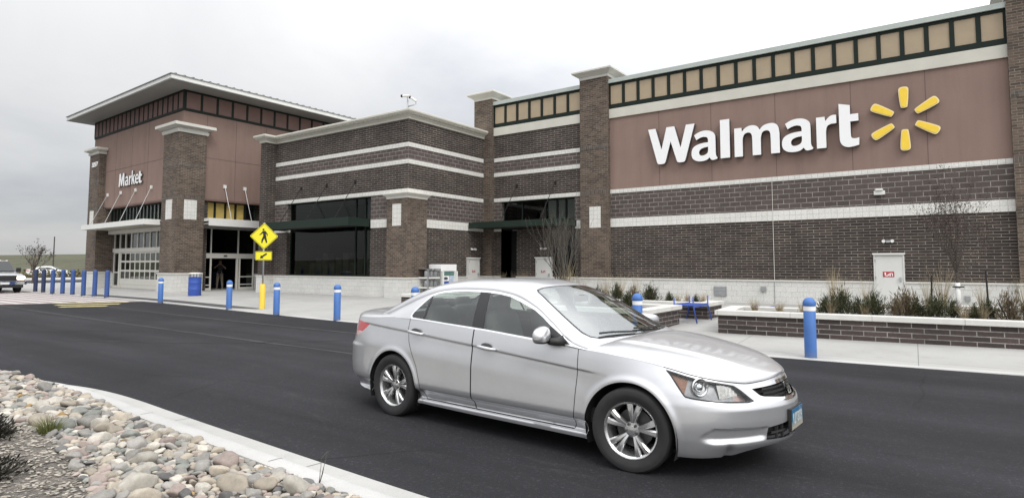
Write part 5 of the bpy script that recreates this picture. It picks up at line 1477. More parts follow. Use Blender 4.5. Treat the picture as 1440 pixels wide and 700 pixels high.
bollard(-1.90, 11.62, 'white-banded blue bollard standing alone right of the silver car, before the long planter', group=G1)
bollard(-4.98, 11.33, 'white-banded blue bollard seen over the silver car beside its windscreen pillar', group=G1)
bollard(-11.15, 11.33, 'white-banded blue bollard half hidden behind the rear of the silver car', group=G1)
bollard(-14.30, 11.36, 'white-banded blue bollard nearest behind the silver car on the open pavement', group=G1)
bollard(-17.39, 11.43, 'white-banded blue bollard just right of the yellow sign post', group=G1)
bollard(-20.95, 11.86, 'white-banded blue bollard in front of the open entrance doors', group=G1)
bollard(-26.78, 12.15, 'white-banded blue bollard in front of the corner brick pillar', group=G1)
for (x, y), lb in zip(((-32.86, 12.44), (-34.43, 12.49), (-35.70, 12.45), (-37.38, 12.54), (-38.73, 12.53), (-39.74, 12.39), (-41.59, 12.53), (-43.01, 12.58)),
        ('first', 'second', 'third', 'fourth', 'fifth', 'sixth', 'seventh', 'eighth')):
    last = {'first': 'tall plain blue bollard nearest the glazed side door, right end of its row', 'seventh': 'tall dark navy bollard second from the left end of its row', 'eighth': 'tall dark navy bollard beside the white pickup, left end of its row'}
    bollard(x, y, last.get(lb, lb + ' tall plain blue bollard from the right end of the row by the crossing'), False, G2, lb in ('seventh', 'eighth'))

# ---------------------------------------------------------------- crossing sign in its yellow post
SX, SY = -19.88, 12.49
yp = thing('guard_post', 'short yellow steel post holding the crossing sign pole', 'post', (SX, SY, pz(SY)))
MB().lathe([(0, 0), (.098, 0), (.098, .86), (.085, .88), (0, .885)], 24).build('pipe', M['yellow_post'], yp, smooth=True, auto=40)
cs = thing('crossing_sign', 'yellow diamond pedestrian crossing sign with an arrow plate below', 'sign', (SX, SY, pz(SY) + .886), math.atan2(-12.49, 19.88) + R(90) + R(6))
MB().tube([(0, 0, 0), (0, 0, 2.2)], .032, 10).build('pole', M['galv'], cs, smooth=True)
def rrect(w, h, r, n=5):
    pts = []
    for cx_, cy_, a0 in ((w / 2 - r, h / 2 - r, 0), (-w / 2 + r, h / 2 - r, 90), (-w / 2 + r, -h / 2 + r, 180), (w / 2 - r, -h / 2 + r, 270)):
        for k in range(n + 1): a = R(a0 + 90 * k / n); pts.append((cx_ + r * math.cos(a), cy_ + r * math.sin(a)))
    return pts
def rot45(p, k=1.0): c_ = math.sqrt(.5); return [((x - y) * c_ * k, (x + y) * c_ * k) for x, y in p]
zc_ = 2.64 - pz(SY) - .886
def up(p, z0): return [(x, y + z0) for x, y in p]
dm = MB().prism(up(rot45(rrect(.68, .68, .05)), zc_), 'xz', -.040, -.034).build('diamond_plate', M['sign_yellow'], cs)
bo = rot45(rrect(.645, .645, .045)); bi = rot45(rrect(.62, .62, .04)); n = len(bo)
mb = MB().add([(x, -.0415, y + zc_) for x, y in bo] + [(x, -.0415, y + zc_) for x, y in bi], [(i, (i + 1) % n, n + (i + 1) % n, n + i) for i in range(n)]); mb.build('diamond_border', M['sign_black'], dm)
def limb(mb, a, b, wa, wb):
    ax, az = a; bx_, bz = b; dx, dz_ = bx_ - ax, bz - az; L = math.hypot(dx, dz_); px2, pz2 = -dz_ / L, dx / L
    mb.prism([(ax + px2 * wa, az + pz2 * wa + zc_), (ax - px2 * wa, az - pz2 * wa + zc_), (bx_ - px2 * wb, bz - pz2 * wb + zc_), (bx_ + px2 * wb, bz + pz2 * wb + zc_)], 'xz', -.0428, -.0405)
mb = MB(); mb.prism([(.035 * math.cos(R(30 * k)) - .03, .035 * math.sin(R(30 * k)) + .235 + zc_) for k in range(12)], 'xz', -.0428, -.0405)
limb(mb, (-.01, .19), (.02, -.02), .05, .045); limb(mb, (.02, .0), (.09, -.24), .045, .022); limb(mb, (.01, .0), (-.06, -.14), .042, .03); limb(mb, (-.06, -.13), (-.075, -.25), .03, .018)
limb(mb, (-.03, .17), (-.12, .06), .028, .018); limb(mb, (-.12, .07), (-.16, .045), .018, .014); limb(mb, (.02, .17), (.10, .07), .026, .018); limb(mb, (.10, .08), (.10, .01), .018, .014)
mb.build('walking_figure', M['sign_black'], dm)
zr = 1.935 - pz(SY) - .886
rp = MB().prism(up(rrect(.56, .32, .03), zr), 'xz', -.040, -.034).build('arrow_plate', M['sign_yellow'], cs)
o_ = rrect(.535, .295, .025); i_ = rrect(.51, .27, .02); n = len(o_)
MB().add([(x, -.0415, y + zr) for x, y in o_] + [(x, -.0415, y + zr) for x, y in i_], [(i, (i + 1) % n, n + (i + 1) % n, n + i) for i in range(n)]).build('plate_border', M['sign_black'], rp)
ar = [(-.12, -.10), (-.095, .03), (-.065, -.005), (.085, .105), (.12, .055), (-.03, -.055), (.0, -.085)]
MB().prism(up(ar, zr), 'xz', -.0428, -.0405).build('arrow', M['sign_black'], rp)

# ---------------------------------------------------------------- litter barrel by the pillar
tb = thing('litter_bin', 'round blue litter barrel with a raised lid beside the corner pillar', 'bin', (-29.6, 15.0, pz(15.0)))
MB().lathe([(0, 0), (.28, 0), (.29, .02), (.29, .28), (.297, .30), (.297, .33), (.29, .35), (.29, .60), (.297, .62), (.297, .65), (.29, .67), (.29, .88), (.30, .90), (.27, .91), (.26, .5), (0, .5)], 32).build('barrel', M['blue_dark'], tb, smooth=True, auto=35)
for k in range(6):
    a = R(60 * k + 20); MB().tube([(.27 * math.cos(a), .27 * math.sin(a), .88), (.27 * math.cos(a), .27 * math.sin(a), 1.08)], .014, 6).build('lid_post', M['sign_black'], tb)
MB().lathe([(0, 1.12), (.18, 1.115), (.29, 1.075), (.295, 1.06), (.28, 1.055), (0, 1.06)], 28).build('lid', M['white_trim'], tb, smooth=True, auto=40)

# ---------------------------------------------------------------- drinks kiosk and gas cage by the inner corner
kx = -18.66
vk = thing('vending_kiosk', 'white and blue self-service kiosk against the wall behind the silver car', 'kiosk', (-19.05, 21.15, .15))
B = lambda *a: MB().box(*a)
B(-.36, .36, -.50, .50, 0, 1.18).build('cabinet', M['white_trim'], vk, bevel=.015)
B(-.36, .40, -.55, .55, 1.182, 1.50).build('header', M['white_sign'], vk, bevel=.02)
sc = B(.361, .375, -.40, .40, .98, 1.17).build('header_strip', plain('teal_strip', (.10, .19, .17), .3, var=.2), vk)
B(.361, .385, -.42, .02, .34, .72).build('blue_panel', M['blue_dark'], vk); B(.361, .382, -.42, .02, .73, .97).build('screen', M['white_sign'], vk)
mb = MB().lathe([(0, .384), (.15, .384), (.15, .388), (0, .388)], 20, axis='x'); mb.v = [(p[0], p[1] - .2, p[2] * .45 + .85) for p in mb.v]; mb.build('oval_logo', plain('dark_slate', (.05, .06, .07), .4, var=0), vk)
B(.361, .384, .06, .40, .70, .97).build('poster', plain('pale_blue_poster', (.45, .52, .62), .4, var=.2, scale=6), vk); B(.361, .384, .06, .40, .34, .69).build('poster', plain('lilac_poster', (.60, .56, .68), .4, var=.2, scale=6), vk)
B(.36, .50, -.52, -.44, .0, 1.18).build('side_wing', M['white_trim'], vk); B(.36, .50, .44, .52, .0, 1.18).build('side_wing', M['white_trim'], vk)
pc = thing('gas_cage', 'grey wire cage with white shelves left of the kiosk', 'cage', (-19.0, 20.15, .15))
mb = MB()
for x in (-.35, .35):
    for y in (-.40, .40): mb.box(x - .02, x + .02, y - .02, y + .02, 0, 1.30)
for z0 in (.02, 1.28): mb.box(-.35, .35, -.40, .40, z0, z0 + .02)
mb.build('frame', M['galv'], pc)
mb = MB()
for k in range(11): y = -.38 + k * .076; mb.box(.355, .362, y, y + .008, .03, 1.28)
for k in range(9): z0 = .12 + k * .14; mb.box(.363, .369, -.40, .40, z0, z0 + .008)
mb.build('wire_mesh', M['grey_metal'], pc)
for z0 in (.42, .86): B(-.34, .37, -.40, .40, z0, z0 + .06).build('shelf', M['white_trim'], pc)
for y in (-.26, 0, .26):
    for z0 in (.04, .49, .93): MB().lathe([(0, 0), (.11, 0), (.12, .03), (.12, .24), (.07, .30), (.05, .30), (.05, .34), (0, .34)], 14, (.15, y, z0)).build('gas_bottle', M['grey_metal'], pc, smooth=True, auto=40)

# ---------------------------------------------------------------- planters
def capstone_mat():
    t = NT('cast_capstone')
    nd_ = t.new('ShaderNodeTexBrick', offset=0.0); t.link(t.coord('UV'), nd_.inputs['Vector'])
    for k, v_ in (('Scale', 1), ('Mortar Size', .006), ('Brick Width', 1.5), ('Row Height', 50), ('Mortar Smooth', .2)): nd_.inputs[k].default_value = v_
    nd_.inputs['Color1'].default_value = (.60, .59, .555, 1); nd_.inputs['Color2'].default_value = (.63, .62, .59, 1); nd_.inputs['Mortar'].default_value = (.34, .33, .31, 1)
    c = t.mix(nd_.outputs['Color'], t.ramp(t.noise(3, 7, .7), [(.35, (.90,) * 3), (.7, (1.05,) * 3)]), 1, 'MULTIPLY')
    t.inp('Base Color', c); t.inp('Roughness', .85); t.bump(t.noise(80, 3, .7), .12, .003)
    return t.m
M['capstone'] = capstone_mat()
M['planter_brick'] = brick('planter_brick', (.042, .031, .029), (.085, .062, .055), (.34, .32, .30), .4064, .1016, .0085, bias=-.1)
def planter(x, y, ang, L, D, label, h=.49):
    zb = pz(y)
    t = thing('planter', label, 'planter', (x, y, zb), ang, 'brick planters with pale stone caps')
    w = .2; hb = h - zb
    MB().box(0, L, 0, w, -.1, hb).box(0, L, D - w, D, -.1, hb).box(0, w, w + .001, D - w - .001, -.1, hb).box(L - w, L, w + .001, D - w - .001, -.1, hb).build('brick_wall', M['planter_brick'], t)
    o = .06; ci = .30
    MB().box(-o, L + o, -o, ci, hb + .002, hb + .105).box(-o, L + o, D - ci, D + o, hb + .002, hb + .105).box(-o, ci, ci + .001, D - ci - .001, hb + .002, hb + .105).box(L - ci, L + o, ci + .001, D - ci - .001, hb + .002, hb + .105).build('stone_cap', M['capstone'], t, bevel=.008)
    rows = [[(.25 + (L - .5) * i / 40, .25 + (D - .5) * j / 10, hb + .03 + .03 * mnoise.noise((i * .8, j * .8, x))) for j in range(11)] for i in range(41)]
    MB().grid(rows).build('soil', M['planter_soil'], t, smooth=True)
    return t
PA = R(4.81)
planter(-4.16, 13.89, PA, 14.0, 1.85, 'long low brick planter full of shrubs, at the right before the wall')
planter(-2.7, 16.45, PA, 12.0, 2.6, 'brick planter behind the long front planter, holding the young staked tree')
planter(-8.75, 12.95, 0.0, 3.25, 2.16, 'brick planter end beside the blue bench, nearest behind the car windscreen')
planter(-9.0, 16.44, 0.0, 3.8, 1.3, 'brick planter with small shrubs behind the blue bench')
planter(-15.58, 15.15, PA, 2.6, 1.9, 'low brick planter whose corner shows above the boot of the silver car')

# ---------------------------------------------------------------- blue benches
def bench(x, y, rz, label, L=1.15):
    t = thing('bench', label, 'bench', (x, y, pz(y)), rz, None)
    mb = MB()
    for k in range(7): mb.box(-L / 2, L / 2, -.24 + k * .07, -.19 + k * .07, .425, .445)
    mb.box(-L / 2, L / 2, -.265, -.243, .39, .46); mb.box(-L / 2, L / 2, .243, .265, .39, .46)
    mb.build('seat', M['blue_dark'], t)
    for sx_ in (-1, 1):
        xx = sx_ * (L / 2 + .012)
        MB().tube([(xx, -.34, 0), (xx, -.25, .43), (xx, -.25, .66)], .018, 8).build('arm_and_leg', M['blue_dark'], t, smooth=True)
        MB().tube([(xx, .34, 0), (xx, .25, .42), (xx, .25, .62)], .018, 8).build('leg', M['blue_dark'], t, smooth=True)
    return t
bench(-5.42, 15.80, R(90), 'blue metal bench standing between two brick planters')
br = thing('loop_rack', 'low blue loop rack peeping over the left end of the long planter', 'rack', (-4.15, 16.55, .15), R(10))
for x0 in (0, .42):
    pts = [(x0 + .17 - .17 * math.cos(R(a)), 0, .24 + .16 * math.sin(R(a))) for a in range(-60, 241, 20)]
    MB().tube([(pts[0][0], 0, 0)] + pts + [(pts[-1][0], 0, 0)], .02, 8).build('loop', M['blue_dark'], br, smooth=True)
MB().box(-.1, .9, .05, .09, .12, .38).build('back_board', M['white_trim'], br)

# ---------------------------------------------------------------- roof cameras
rc = thing('camera_mast', 'small white mast with two cameras on the roof corner', 'camera', (-20.1, 19.8, 8.4))
MB().tube([(0, 0, 0), (0, 0, .92)], .045, 10).build('mast', M['galv'], rc, smooth=True)
MB().tube([(0, 0, .62), (.42, 0, .64)], .03, 8).build('arm', M['galv'], rc, smooth=True); MB().tube([(0, 0, .80), (-.02, -.02, 1.08)], .022, 8).build('arm', M['galv'], rc, smooth=True)
for a, b in (((.12, -.02, 1.10), (-.30, -.14, 1.14)), ((.52, .02, .80), (.26, -.16, 1.0))):
    a, b = Vector(a), Vector(b)
    c = MB().tube([a, a.lerp(b, .8)], .062, 10).build('camera_body', M['white_trim'], rc, smooth=True, auto=40); MB().tube([a.lerp(b, .8), b], [.066, .07], 10).build('camera_lens', M['sign_black'], c, smooth=True, auto=40)
MB().tube([(.50, .02, .64), (.50, .02, .82)], .02, 6).build('arm', M['galv'], rc)
MB().box(-.62, -.16, -.1, .05, .40, .47).build('junction_box', M['grey_metal'], rc); MB().box(-.60, -.2, -.08, .03, .0, .399).build('box_leg', M['grey_metal'], rc)

# ---------------------------------------------------------------- pickup at the left edge
M['lit_lamp'] = NT('lit_headlamp').m
b_ = M['lit_lamp'].node_tree.nodes['Principled BSDF']; b_.inputs['Emission Color'].default_value = (1, .92, .75, 1); b_.inputs['Emission Strength'].default_value = 6; b_.inputs['Base Color'].default_value = (.9, .85, .7, 1)
M['truck_white'] = paint('pickup_white', (.42, .43, .44), 0.0, .3)
pk = thing('pickup_truck', 'white pickup with one lit headlamp and roof markers, entering at the left', 'truck', (-44.0, 11.15, 0), 0)
def loftx(secs):
    """secs: [(x, half outline of (y,z) points from bottom to top)] mirrored"""
    rows = []
    for x, pts in secs: rows.append([(x, -y, z) for y, z in pts] + [(x, y, z) for y, z in pts[::-1]])
    mb = MB().grid(rows); m = len(rows[0]); mb.f.append(tuple(range(m))); mb.f.append(tuple(range((len(rows) - 1) * m, len(rows) * m)))
    return mb
fr = lambda zt, w=1.0: [(.55, .50), (.93 * w, .52), (.98 * w, .62), (.985 * w, .90), (.95 * w, zt - .08), (.86 * w, zt - .015), (.45, zt), (0.02, zt + .01)]
loftx([(-4.7, fr(1.12)), (-1.9, fr(1.16)), (-.9, fr(1.16)), (-.4, fr(1.14)), (.55, fr(1.10)), (.86, fr(1.05, .985)), (.95, fr(1.00, .97))]).build('body', M['truck_white'], pk, smooth=True, auto=35)
cab = loftx([(-2.55, [(.86, 1.12), (.84, 1.3), (.74, 1.72), (.66, 1.80), (.3, 1.83), (.02, 1.835)]), (-1.45, [(.87, 1.12), (.85, 1.3), (.75, 1.76), (.67, 1.835), (.3, 1.86), (.02, 1.865)]), (-1.15, [(.87, 1.12), (.85, 1.3), (.75, 1.74), (.67, 1.81), (.3, 1.84), (.02, 1.845)]), (-.30, [(.88, 1.12), (.875, 1.13), (.87, 1.135), (.85, 1.14), (.4, 1.145), (.02, 1.15)])])
cb_ = cab.build('cab', M['truck_white'], pk, smooth=True, auto=30)
MB().add([(-.345, -.80, 1.185), (-.345, .80, 1.185), (-1.085, .67, 1.765), (-1.085, -.67, 1.765)], [(0, 1, 2, 3)]).mapv(lambda p: (p[0] + .05, p[1], p[2] + .055)).build('windscreen', tinted_glass('pickup_glass', (.05, .055, .055), 1.7), cb_)
MB().add([(-.345, -.80, 1.185), (-.345, .80, 1.185), (-1.085, .67, 1.765), (-1.085, -.67, 1.765)], [(0, 1, 2, 3)]).mapv(lambda p: (p[0] + .035, p[1], p[2] + .038)).build('windscreen_shade', M['dark_int'], cb_)
for sg in (-1, 1):
    MB().add([(-.50, sg * .878, 1.20), (-2.40, sg * .862, 1.20), (-2.40, sg * .775, 1.68), (-1.20, sg * .785, 1.70)], [(0, 1, 2, 3)]).mapv(lambda p: (p[0], p[1] + sg * .012, p[2])).build('side_window', M['trim_black'], cb_)
    mm_ = MB().box(-.62, -.50, sg * 1.02 - .11, sg * 1.02 + .11, 1.17, 1.43).build('door_mirror', M['plastic'], pk, bevel=.03); MB().tube([(-.55, sg * .87, 1.22), (-.55, sg * .95, 1.24)], .025, 6).build('mirror_arm', M['plastic'], mm_)
    hl_ = MB().prism(rrect(.36, .20, .05), 'yz', .90, .962).mapv(lambda p: (p[0], p[1] + sg * .74, p[2] + .86)).build('headlamp', M['lit_lamp'] if sg > 0 else M['tail_clear'], pk, bevel=.01)
    MB().box(.90, .955, sg * .74 - .18, sg * .74 + .18, .66, .74).build('marker_lamp', M['amber'], hl_)
MB().box(.93, .975, -.53, .53, .70, .98).build('grille', M['plastic'], pk); 
mb = MB()
for z0 in (.76, .84, .92): mb.box(.976, .99, -.53, .53, z0 - .012, z0 + .012)
mb.box(.976, .992, -.53, .53, .69, .715); mb.box(.976, .992, -.53, .53, .968, .99)
mb.build('grille_bars', M['lamp_dark'], pk)
loftx([(.86, [(1.0, .48), (1.0, .50), (1.0, .66), (1.0, .68)]), (1.04, [(.98, .48), (.99, .50), (.99, .64), (.97, .66)])]).build('front_bumper', M['chrome'], pk, smooth=True, auto=30)
MB().box(.80, 1.0, -.85, .85, .30, .478).build('air_dam', M['plastic'], pk); MB().box(1.041, 1.05, -.20, .20, .50, .62).build('number_plate', M['white_trim'], pk)
for x in (0, -3.4):
    for sg in (-1, 1):
        wl = MB().lathe([(.0, -.05), (.20, -.05), (.22, .02), (.22, .10)], 24, (x, sg * .84, .37), 'y').build('wheel', M['alloy'], pk, smooth=True, auto=30)
        MB().lathe([(.22, -.12), (.35, -.125), (.37, -.09), (.37, .09), (.35, .125), (.22, .12)], 32, (x, sg * .84, .37), 'y').build('tyre', M['rubber'], wl, smooth=True, auto=35)
MB().box(-4.6, .8, -.7, .7, .40, .52).build('chassis', M['black'], pk)
for y in (-.62, -.3, 0, .3, .62): MB().lathe([(0, .05), (.05, .045), (.07, .0)], 10, (-1.25, y, 1.845 - .03 * abs(y))).build('roof_marker_lamp', M['tail_clear'], pk, smooth=True)

# ---------------------------------------------------------------- far parked cars: copies of the saloon in other paints
def car_copy(x, y, rz, label, col, nm):
    c = copy_tree(CAR); c.location = (x, y, 0.0); c.rotation_euler = (0, 0, rz); c['label'] = label; c.name = 'parked_car'
    pm = paint(nm, col, 0.0, .3)
    def go(o):
        for ch in o.children:
            if ch.type == 'MESH':
                if ch.data.materials and ch.data.materials[0] == M['paint']:
                    ch.material_slots[0].link = 'OBJECT'; ch.material_slots[0].material = pm
            go(ch)
    go(c)
    return c
car_copy(-91.0, 29.6, R(62), 'white parked car seen far off between the blue bollards', (.66, .66, .65), 'parked_white')
# power pole in the distance
pp = thing('power_pole', 'thin dark power pole standing on the far field', 'pole', (-143, 44.5, .2))
MB().tube([(0, 0, 0), (0, 0, 7.0)], [.14, .10], 8).build('pole', plain('pole_wood', (.08, .07, .06), .9), pp)
# ---------------------------------------------------------------- plants
RNG = random.Random(7)
def leafm(name, c1, c2, rough=.7):
    t = NT(name)
    oi = t.new('ShaderNodeNewGeometry')
    c = t.ramp(oi.outputs['Random Per Island'], [(0.0, c1), (1.0, c2)])
    t.inp('Base Color', c); t.inp('Roughness', rough); t.inp('Specular IOR Level', .25)
    return t.m
M['leaf_dark'] = leafm('dark_evergreen', (.026, .031, .015), (.088, .090, .044))
M['leaf_red'] = leafm('reddish_foliage', (.065, .048, .028), (.19, .145, .085))
M['straw'] = leafm('straw_grass', (.22, .17, .10), (.50, .42, .28))
M['twig'] = leafm('grey_twig', (.065, .058, .05), (.16, .145, .125))
M['green_tuft'] = leafm('olive_tuft', (.07, .085, .025), (.19, .20, .07))
M['dead_leaf'] = leafm('dark_clinging_leaves', (.028, .019, .016), (.075, .05, .04))
M['bark'] = plain('young_bark', (.075, .06, .05), .9, var=.3, scale=20)
M['wrap'] = plain('white_tree_wrap', (.74, .74, .72), .7, var=.05)
def blade(mb, x, y, h, dx, dy, w, rng, seg=3, z0=0.0):
    """one bent blade of grass"""
    a = rng.uniform(0, PI); cx_, sy_ = math.cos(a) * w / 2, math.sin(a) * w / 2
    vs = []; fs = []
    for k in range(seg + 1):
        u = k / seg; ww = 1 - u * .85
        px_c, py_c, pz_c = x + dx * u ** 1.7, y + dy * u ** 1.7, z0 + h * (u - .18 * u * u * min(1.2, math.hypot(dx, dy) / h))
        vs += [(px_c - cx_ * ww, py_c - sy_ * ww, pz_c), (px_c + cx_ * ww, py_c + sy_ * ww, pz_c)]
        if k: n = 2 * k; fs.append((n - 2, n - 1, n + 1, n))
    mb.add(vs, fs)
def shrub_mesh(seed, r=.28, h=.42, n=420, m='leaf_dark', name='foliage', lk=1.0):
    """low twiggy evergreen: many needle sprays leaving a short stem"""
    rng = random.Random(seed); mb = MB()
    for k in range(n):
        a = rng.uniform(0, 2 * PI); el = rng.uniform(.05, 1.0) ** .7 * PI / 2
        rr = rng.uniform(.35, 1.0) * (1 + .25 * math.sin(3 * a + seed))
        bx_, by_, bz_ = math.cos(a) * math.cos(el) * r * rr, math.sin(a) * math.cos(el) * r * rr, math.sin(el) * h * rr * rng.uniform(.8, 1.15)
        L = rng.uniform(.05, .15) * lk; sp = rng.uniform(.004, .009)
        d = Vector((bx_, by_, bz_ * .9 + .08)).normalized() + Vector((rng.gauss(0, .45), rng.gauss(0, .45), rng.gauss(.25, .4))); d.normalize()
        s_ = d.orthogonal().normalized() * sp; s_.rotate(Matrix.Rotation(rng.uniform(0, 6.28), 3, d))
        p = Vector((bx_, by_, bz_)); q = p + d * L
        mid = p.lerp(q, .45)
        mb.add([tuple(p), tuple(mid + s_), tuple(q), tuple(mid - s_)], [(0, 1, 2, 3)])
    me = mb.build(name, M[m]); return me
def stems_mesh(seed, r, h, n=9):
    rng = random.Random(seed); mb = MB()
    for k in range(n):
        a = rng.uniform(0, 6.28); mb.tube([(0, 0, 0), (math.cos(a) * r * .4, math.sin(a) * r * .4, h * .45), (math.cos(a) * r * .75, math.sin(a) * r * .75, h * rng.uniform(.6, .85))], [.010, .007, .003], 4)
    return mb.build('stem', M['twig'])
def protos(fn, k): return [fn(i) for i in range(k)]
def adopt(o, parent): o.parent = parent; return o
def clone(o, parent):
    c = o.copy(); COL.objects.link(c); c.parent = parent; return c
PR = {'shrub': [(shrub_mesh(i, .29, .46, 1500), stems_mesh(i, .27, .45)) for i in range(4)], 'red': [(shrub_mesh(20 + i, .24, .44, 620, 'leaf_red'), stems_mesh(30 + i, .24, .5, 14)) for i in range(2)]}
def grass_mesh(seed, h, spread, n, m, w=.008):
    rng = random.Random(seed); mb = MB()
    for k in range(n):
        a = rng.uniform(0, 6.28); q = rng.uniform(0, 1) ** .6; hh = h * rng.uniform(.55, 1.05)
        blade(mb, math.cos(a) * .06 * q, math.sin(a) * .06 * q, hh, math.cos(a) * spread * q * rng.uniform(.5, 1.2), math.sin(a) * spread * q * rng.uniform(.5, 1.2), w * rng.uniform(.7, 1.4), rng, 4)
    return mb.build('blades', M[m])
PR['tall'] = [(grass_mesh(40 + i, 1.15, .42, 75, 'straw', .009),) for i in range(3)]
PR['small'] = [(grass_mesh(50 + i, .42, .2, 110, 'straw'),) for i in range(2)]
used_ = set()
def plant(kind, idx, x, y, z, sc, label, cat, group, name):
    t = thing(name, label, cat, (x, y, z), RNG.uniform(0, 6.28), group)
    t.scale = (sc * RNG.uniform(.9, 1.12), sc * RNG.uniform(.9, 1.12), sc * RNG.uniform(.9, 1.1))
    for o in PR[kind][idx % len(PR[kind])]:
        if o.name in used_: clone(o, t)
        else: used_.add(o.name); adopt(o, t)
    return t
ZS = .52
GA = 'dark low shrubs along the front planter'; LA = 'dark low evergreen shrub in the long front planter'
def onA(X, dy=.0): return 13.89 + (X + 4.16) * .0841 + dy
for k, (X, dy, sc) in enumerate(((-2.10, .8, .85), (-1.78, .75, 1.05), (-1.50, 1.1, .8), (-1.18, .75, 1.0), (-.45, .85, .8), (-.12, .75, .95), (.16, 1.1, .7), (.50, .8, .62), (.74, .95, .8), (1.36, .75, .8), (1.65, 1.1, .8), (2.2, .8, .9), (2.9, .9, 1.0), (3.8, .9, 1.0))):
    plant('shrub', k, X, onA(X, dy), ZS - .02, sc, LA, 'shrub', GA, 'shrub')
LR = 'brown dry twiggy shrub among the dark shrubs of the long front planter'
for k, (X, dy, sc) in enumerate(((-.62, .8, 1.15), (-.78, .62, .9), (1.02, .62, 1.05))): plant('red', k, X, onA(X, dy), ZS - .02, sc, LR, 'shrub', 'brown dry shrubs in the long front planter', 'shrub')
LC = 'small dark shrub in the planter behind the blue bench'
for k, (X, Y, sc) in enumerate(((-7.55, 16.9, .9), (-7.1, 17.1, 1.0), (-6.45, 16.95, .62), (-5.72, 17.05, .5), (-8.2, 17.1, .9))): plant('shrub' if k else 'red', k, X, Y, ZS - .04, sc, LC if k else 'tall brown shrub behind the blue bench planter, left of the small dark ones', 'shrub', 'small shrubs behind the blue bench' if k else None, 'shrub')
LB = 'dark bushy shrub in the planter nearest the car windscreen'
for k, (X, Y, sc) in enumerate(((-8.1, 13.9, .95), (-7.4, 14.3, 1.0), (-6.7, 14.6, .8))): plant('shrub', k + 1, X, Y, ZS - .04, sc, LB, 'shrub', 'shrubs in the planter nearest the windscreen', 'shrub')
LG = 'tall straw coloured grass clump in the back planter on the right'
for k, (X, Y, sc) in enumerate(((-2.30, 17.6, 1.0), (-2.05, 17.3, .8), (-1.55, 17.7, .75), (-.30, 17.8, .9), (.0, 17.9, 1.0), (.75, 17.9, .75), (1.5, 17.7, .9))): plant('tall', k, X, Y, ZS, sc, LG, 'grass clump', 'straw grass clumps in the back planter', 'grass_clump')
LW = 'straw coloured grass clump against the wall, seen over the car roof'
for k, (X, Y, sc) in enumerate(((-16.7, 22.6, 1.1), (-16.2, 22.9, .95), (-15.35, 22.4, 1.15), (-12.85, 22.2, 1.3), (-12.5, 22.6, 1.1), (-11.3, 22.6, 1.15), (-10.6, 22.4, 1.2), (-10.0, 22.7, 1.05))): plant('tall', k + 1, X, Y, .15, sc, LW, 'grass clump', 'straw grass clumps by the wall', 'grass_clump')
LF = 'thin dry grass tuft in the planter with the bench or at its edge'
for k, (X, Y) in enumerate(((-6.2, 16.95), (-6.0, 17.1), (-5.55, 17.2), (-3.6, 14.9), (-3.1, 15.1), (-2.55, 14.7), (-1.98, 14.72), (-1.35, 14.78), (-.25, 15.2), (.34, 15.0), (.62, 15.05), (1.15, 15.1))): plant('small', k, X, Y, ZS - .02, .85, 'thin dry grass tuft in the planter behind the blue bench' if k < 3 else 'thin dry grass tuft in the long front planter', 'grass tuft', 'dry tufts behind the bench' if k < 3 else 'dry tufts in the front planter', 'grass_tuft')

def branch(mb, tips, p, d, L, r, depth, rng, up=.25, spread=.5, kids=(2, 3), taper=.62, seg=3, minr=.004, n=5):
    pts = [p.copy()]; rad = [r]
    q = p.copy(); dd = d.copy()
    for k in range(seg):
        dd = (dd + Vector((rng.gauss(0, .09), rng.gauss(0, .09), rng.gauss(up * .12, .05)))).normalized()
        q = q + dd * (L / seg); pts.append(q.copy()); rad.append(max(minr * .6, r * (1 - (1 - taper) * (k + 1) / seg)))
    mb.tube(pts, rad, n if r > .012 else 4, cap=False)
    for k in range(1, len(pts)): tips.append((pts[k], dd.copy(), depth))
    if depth <= 0: return
    for k in range(rng.randint(*kids)):
        nd_ = (dd + Vector((rng.gauss(0, spread), rng.gauss(0, spread), rng.gauss(up, spread * .5)))).normalized()
        st = pts[rng.randint(max(1, len(pts) - 2), len(pts) - 1)]
        branch(mb, tips, st, nd_, L * rng.uniform(.62, .85), r * taper * rng.uniform(.7, .95), depth - 1, rng, up, spread, kids, taper, seg, minr, n)
# bare multi-stem tree by the recessed doorway
rng = random.Random(3); mb = MB(); tips = []
bt = thing('bare_shrub_tree', 'leafless grey multi-stem shrub tree beside the recessed doorway', 'tree', (-13.25, 22.4, .12))
for k in range(15):
    a = rng.uniform(0, 6.28); s_ = rng.uniform(.05, .26)
    branch(mb, tips, Vector((math.cos(a) * .07, math.sin(a) * .07, 0)), Vector((math.cos(a) * s_, math.sin(a) * s_, 1)).normalized(), rng.uniform(1.0, 1.35), rng.uniform(.016, .026), 4, rng, .44, .22, (2, 3), .70, 3, .005)
mb.build('stem', M['twig'], bt)
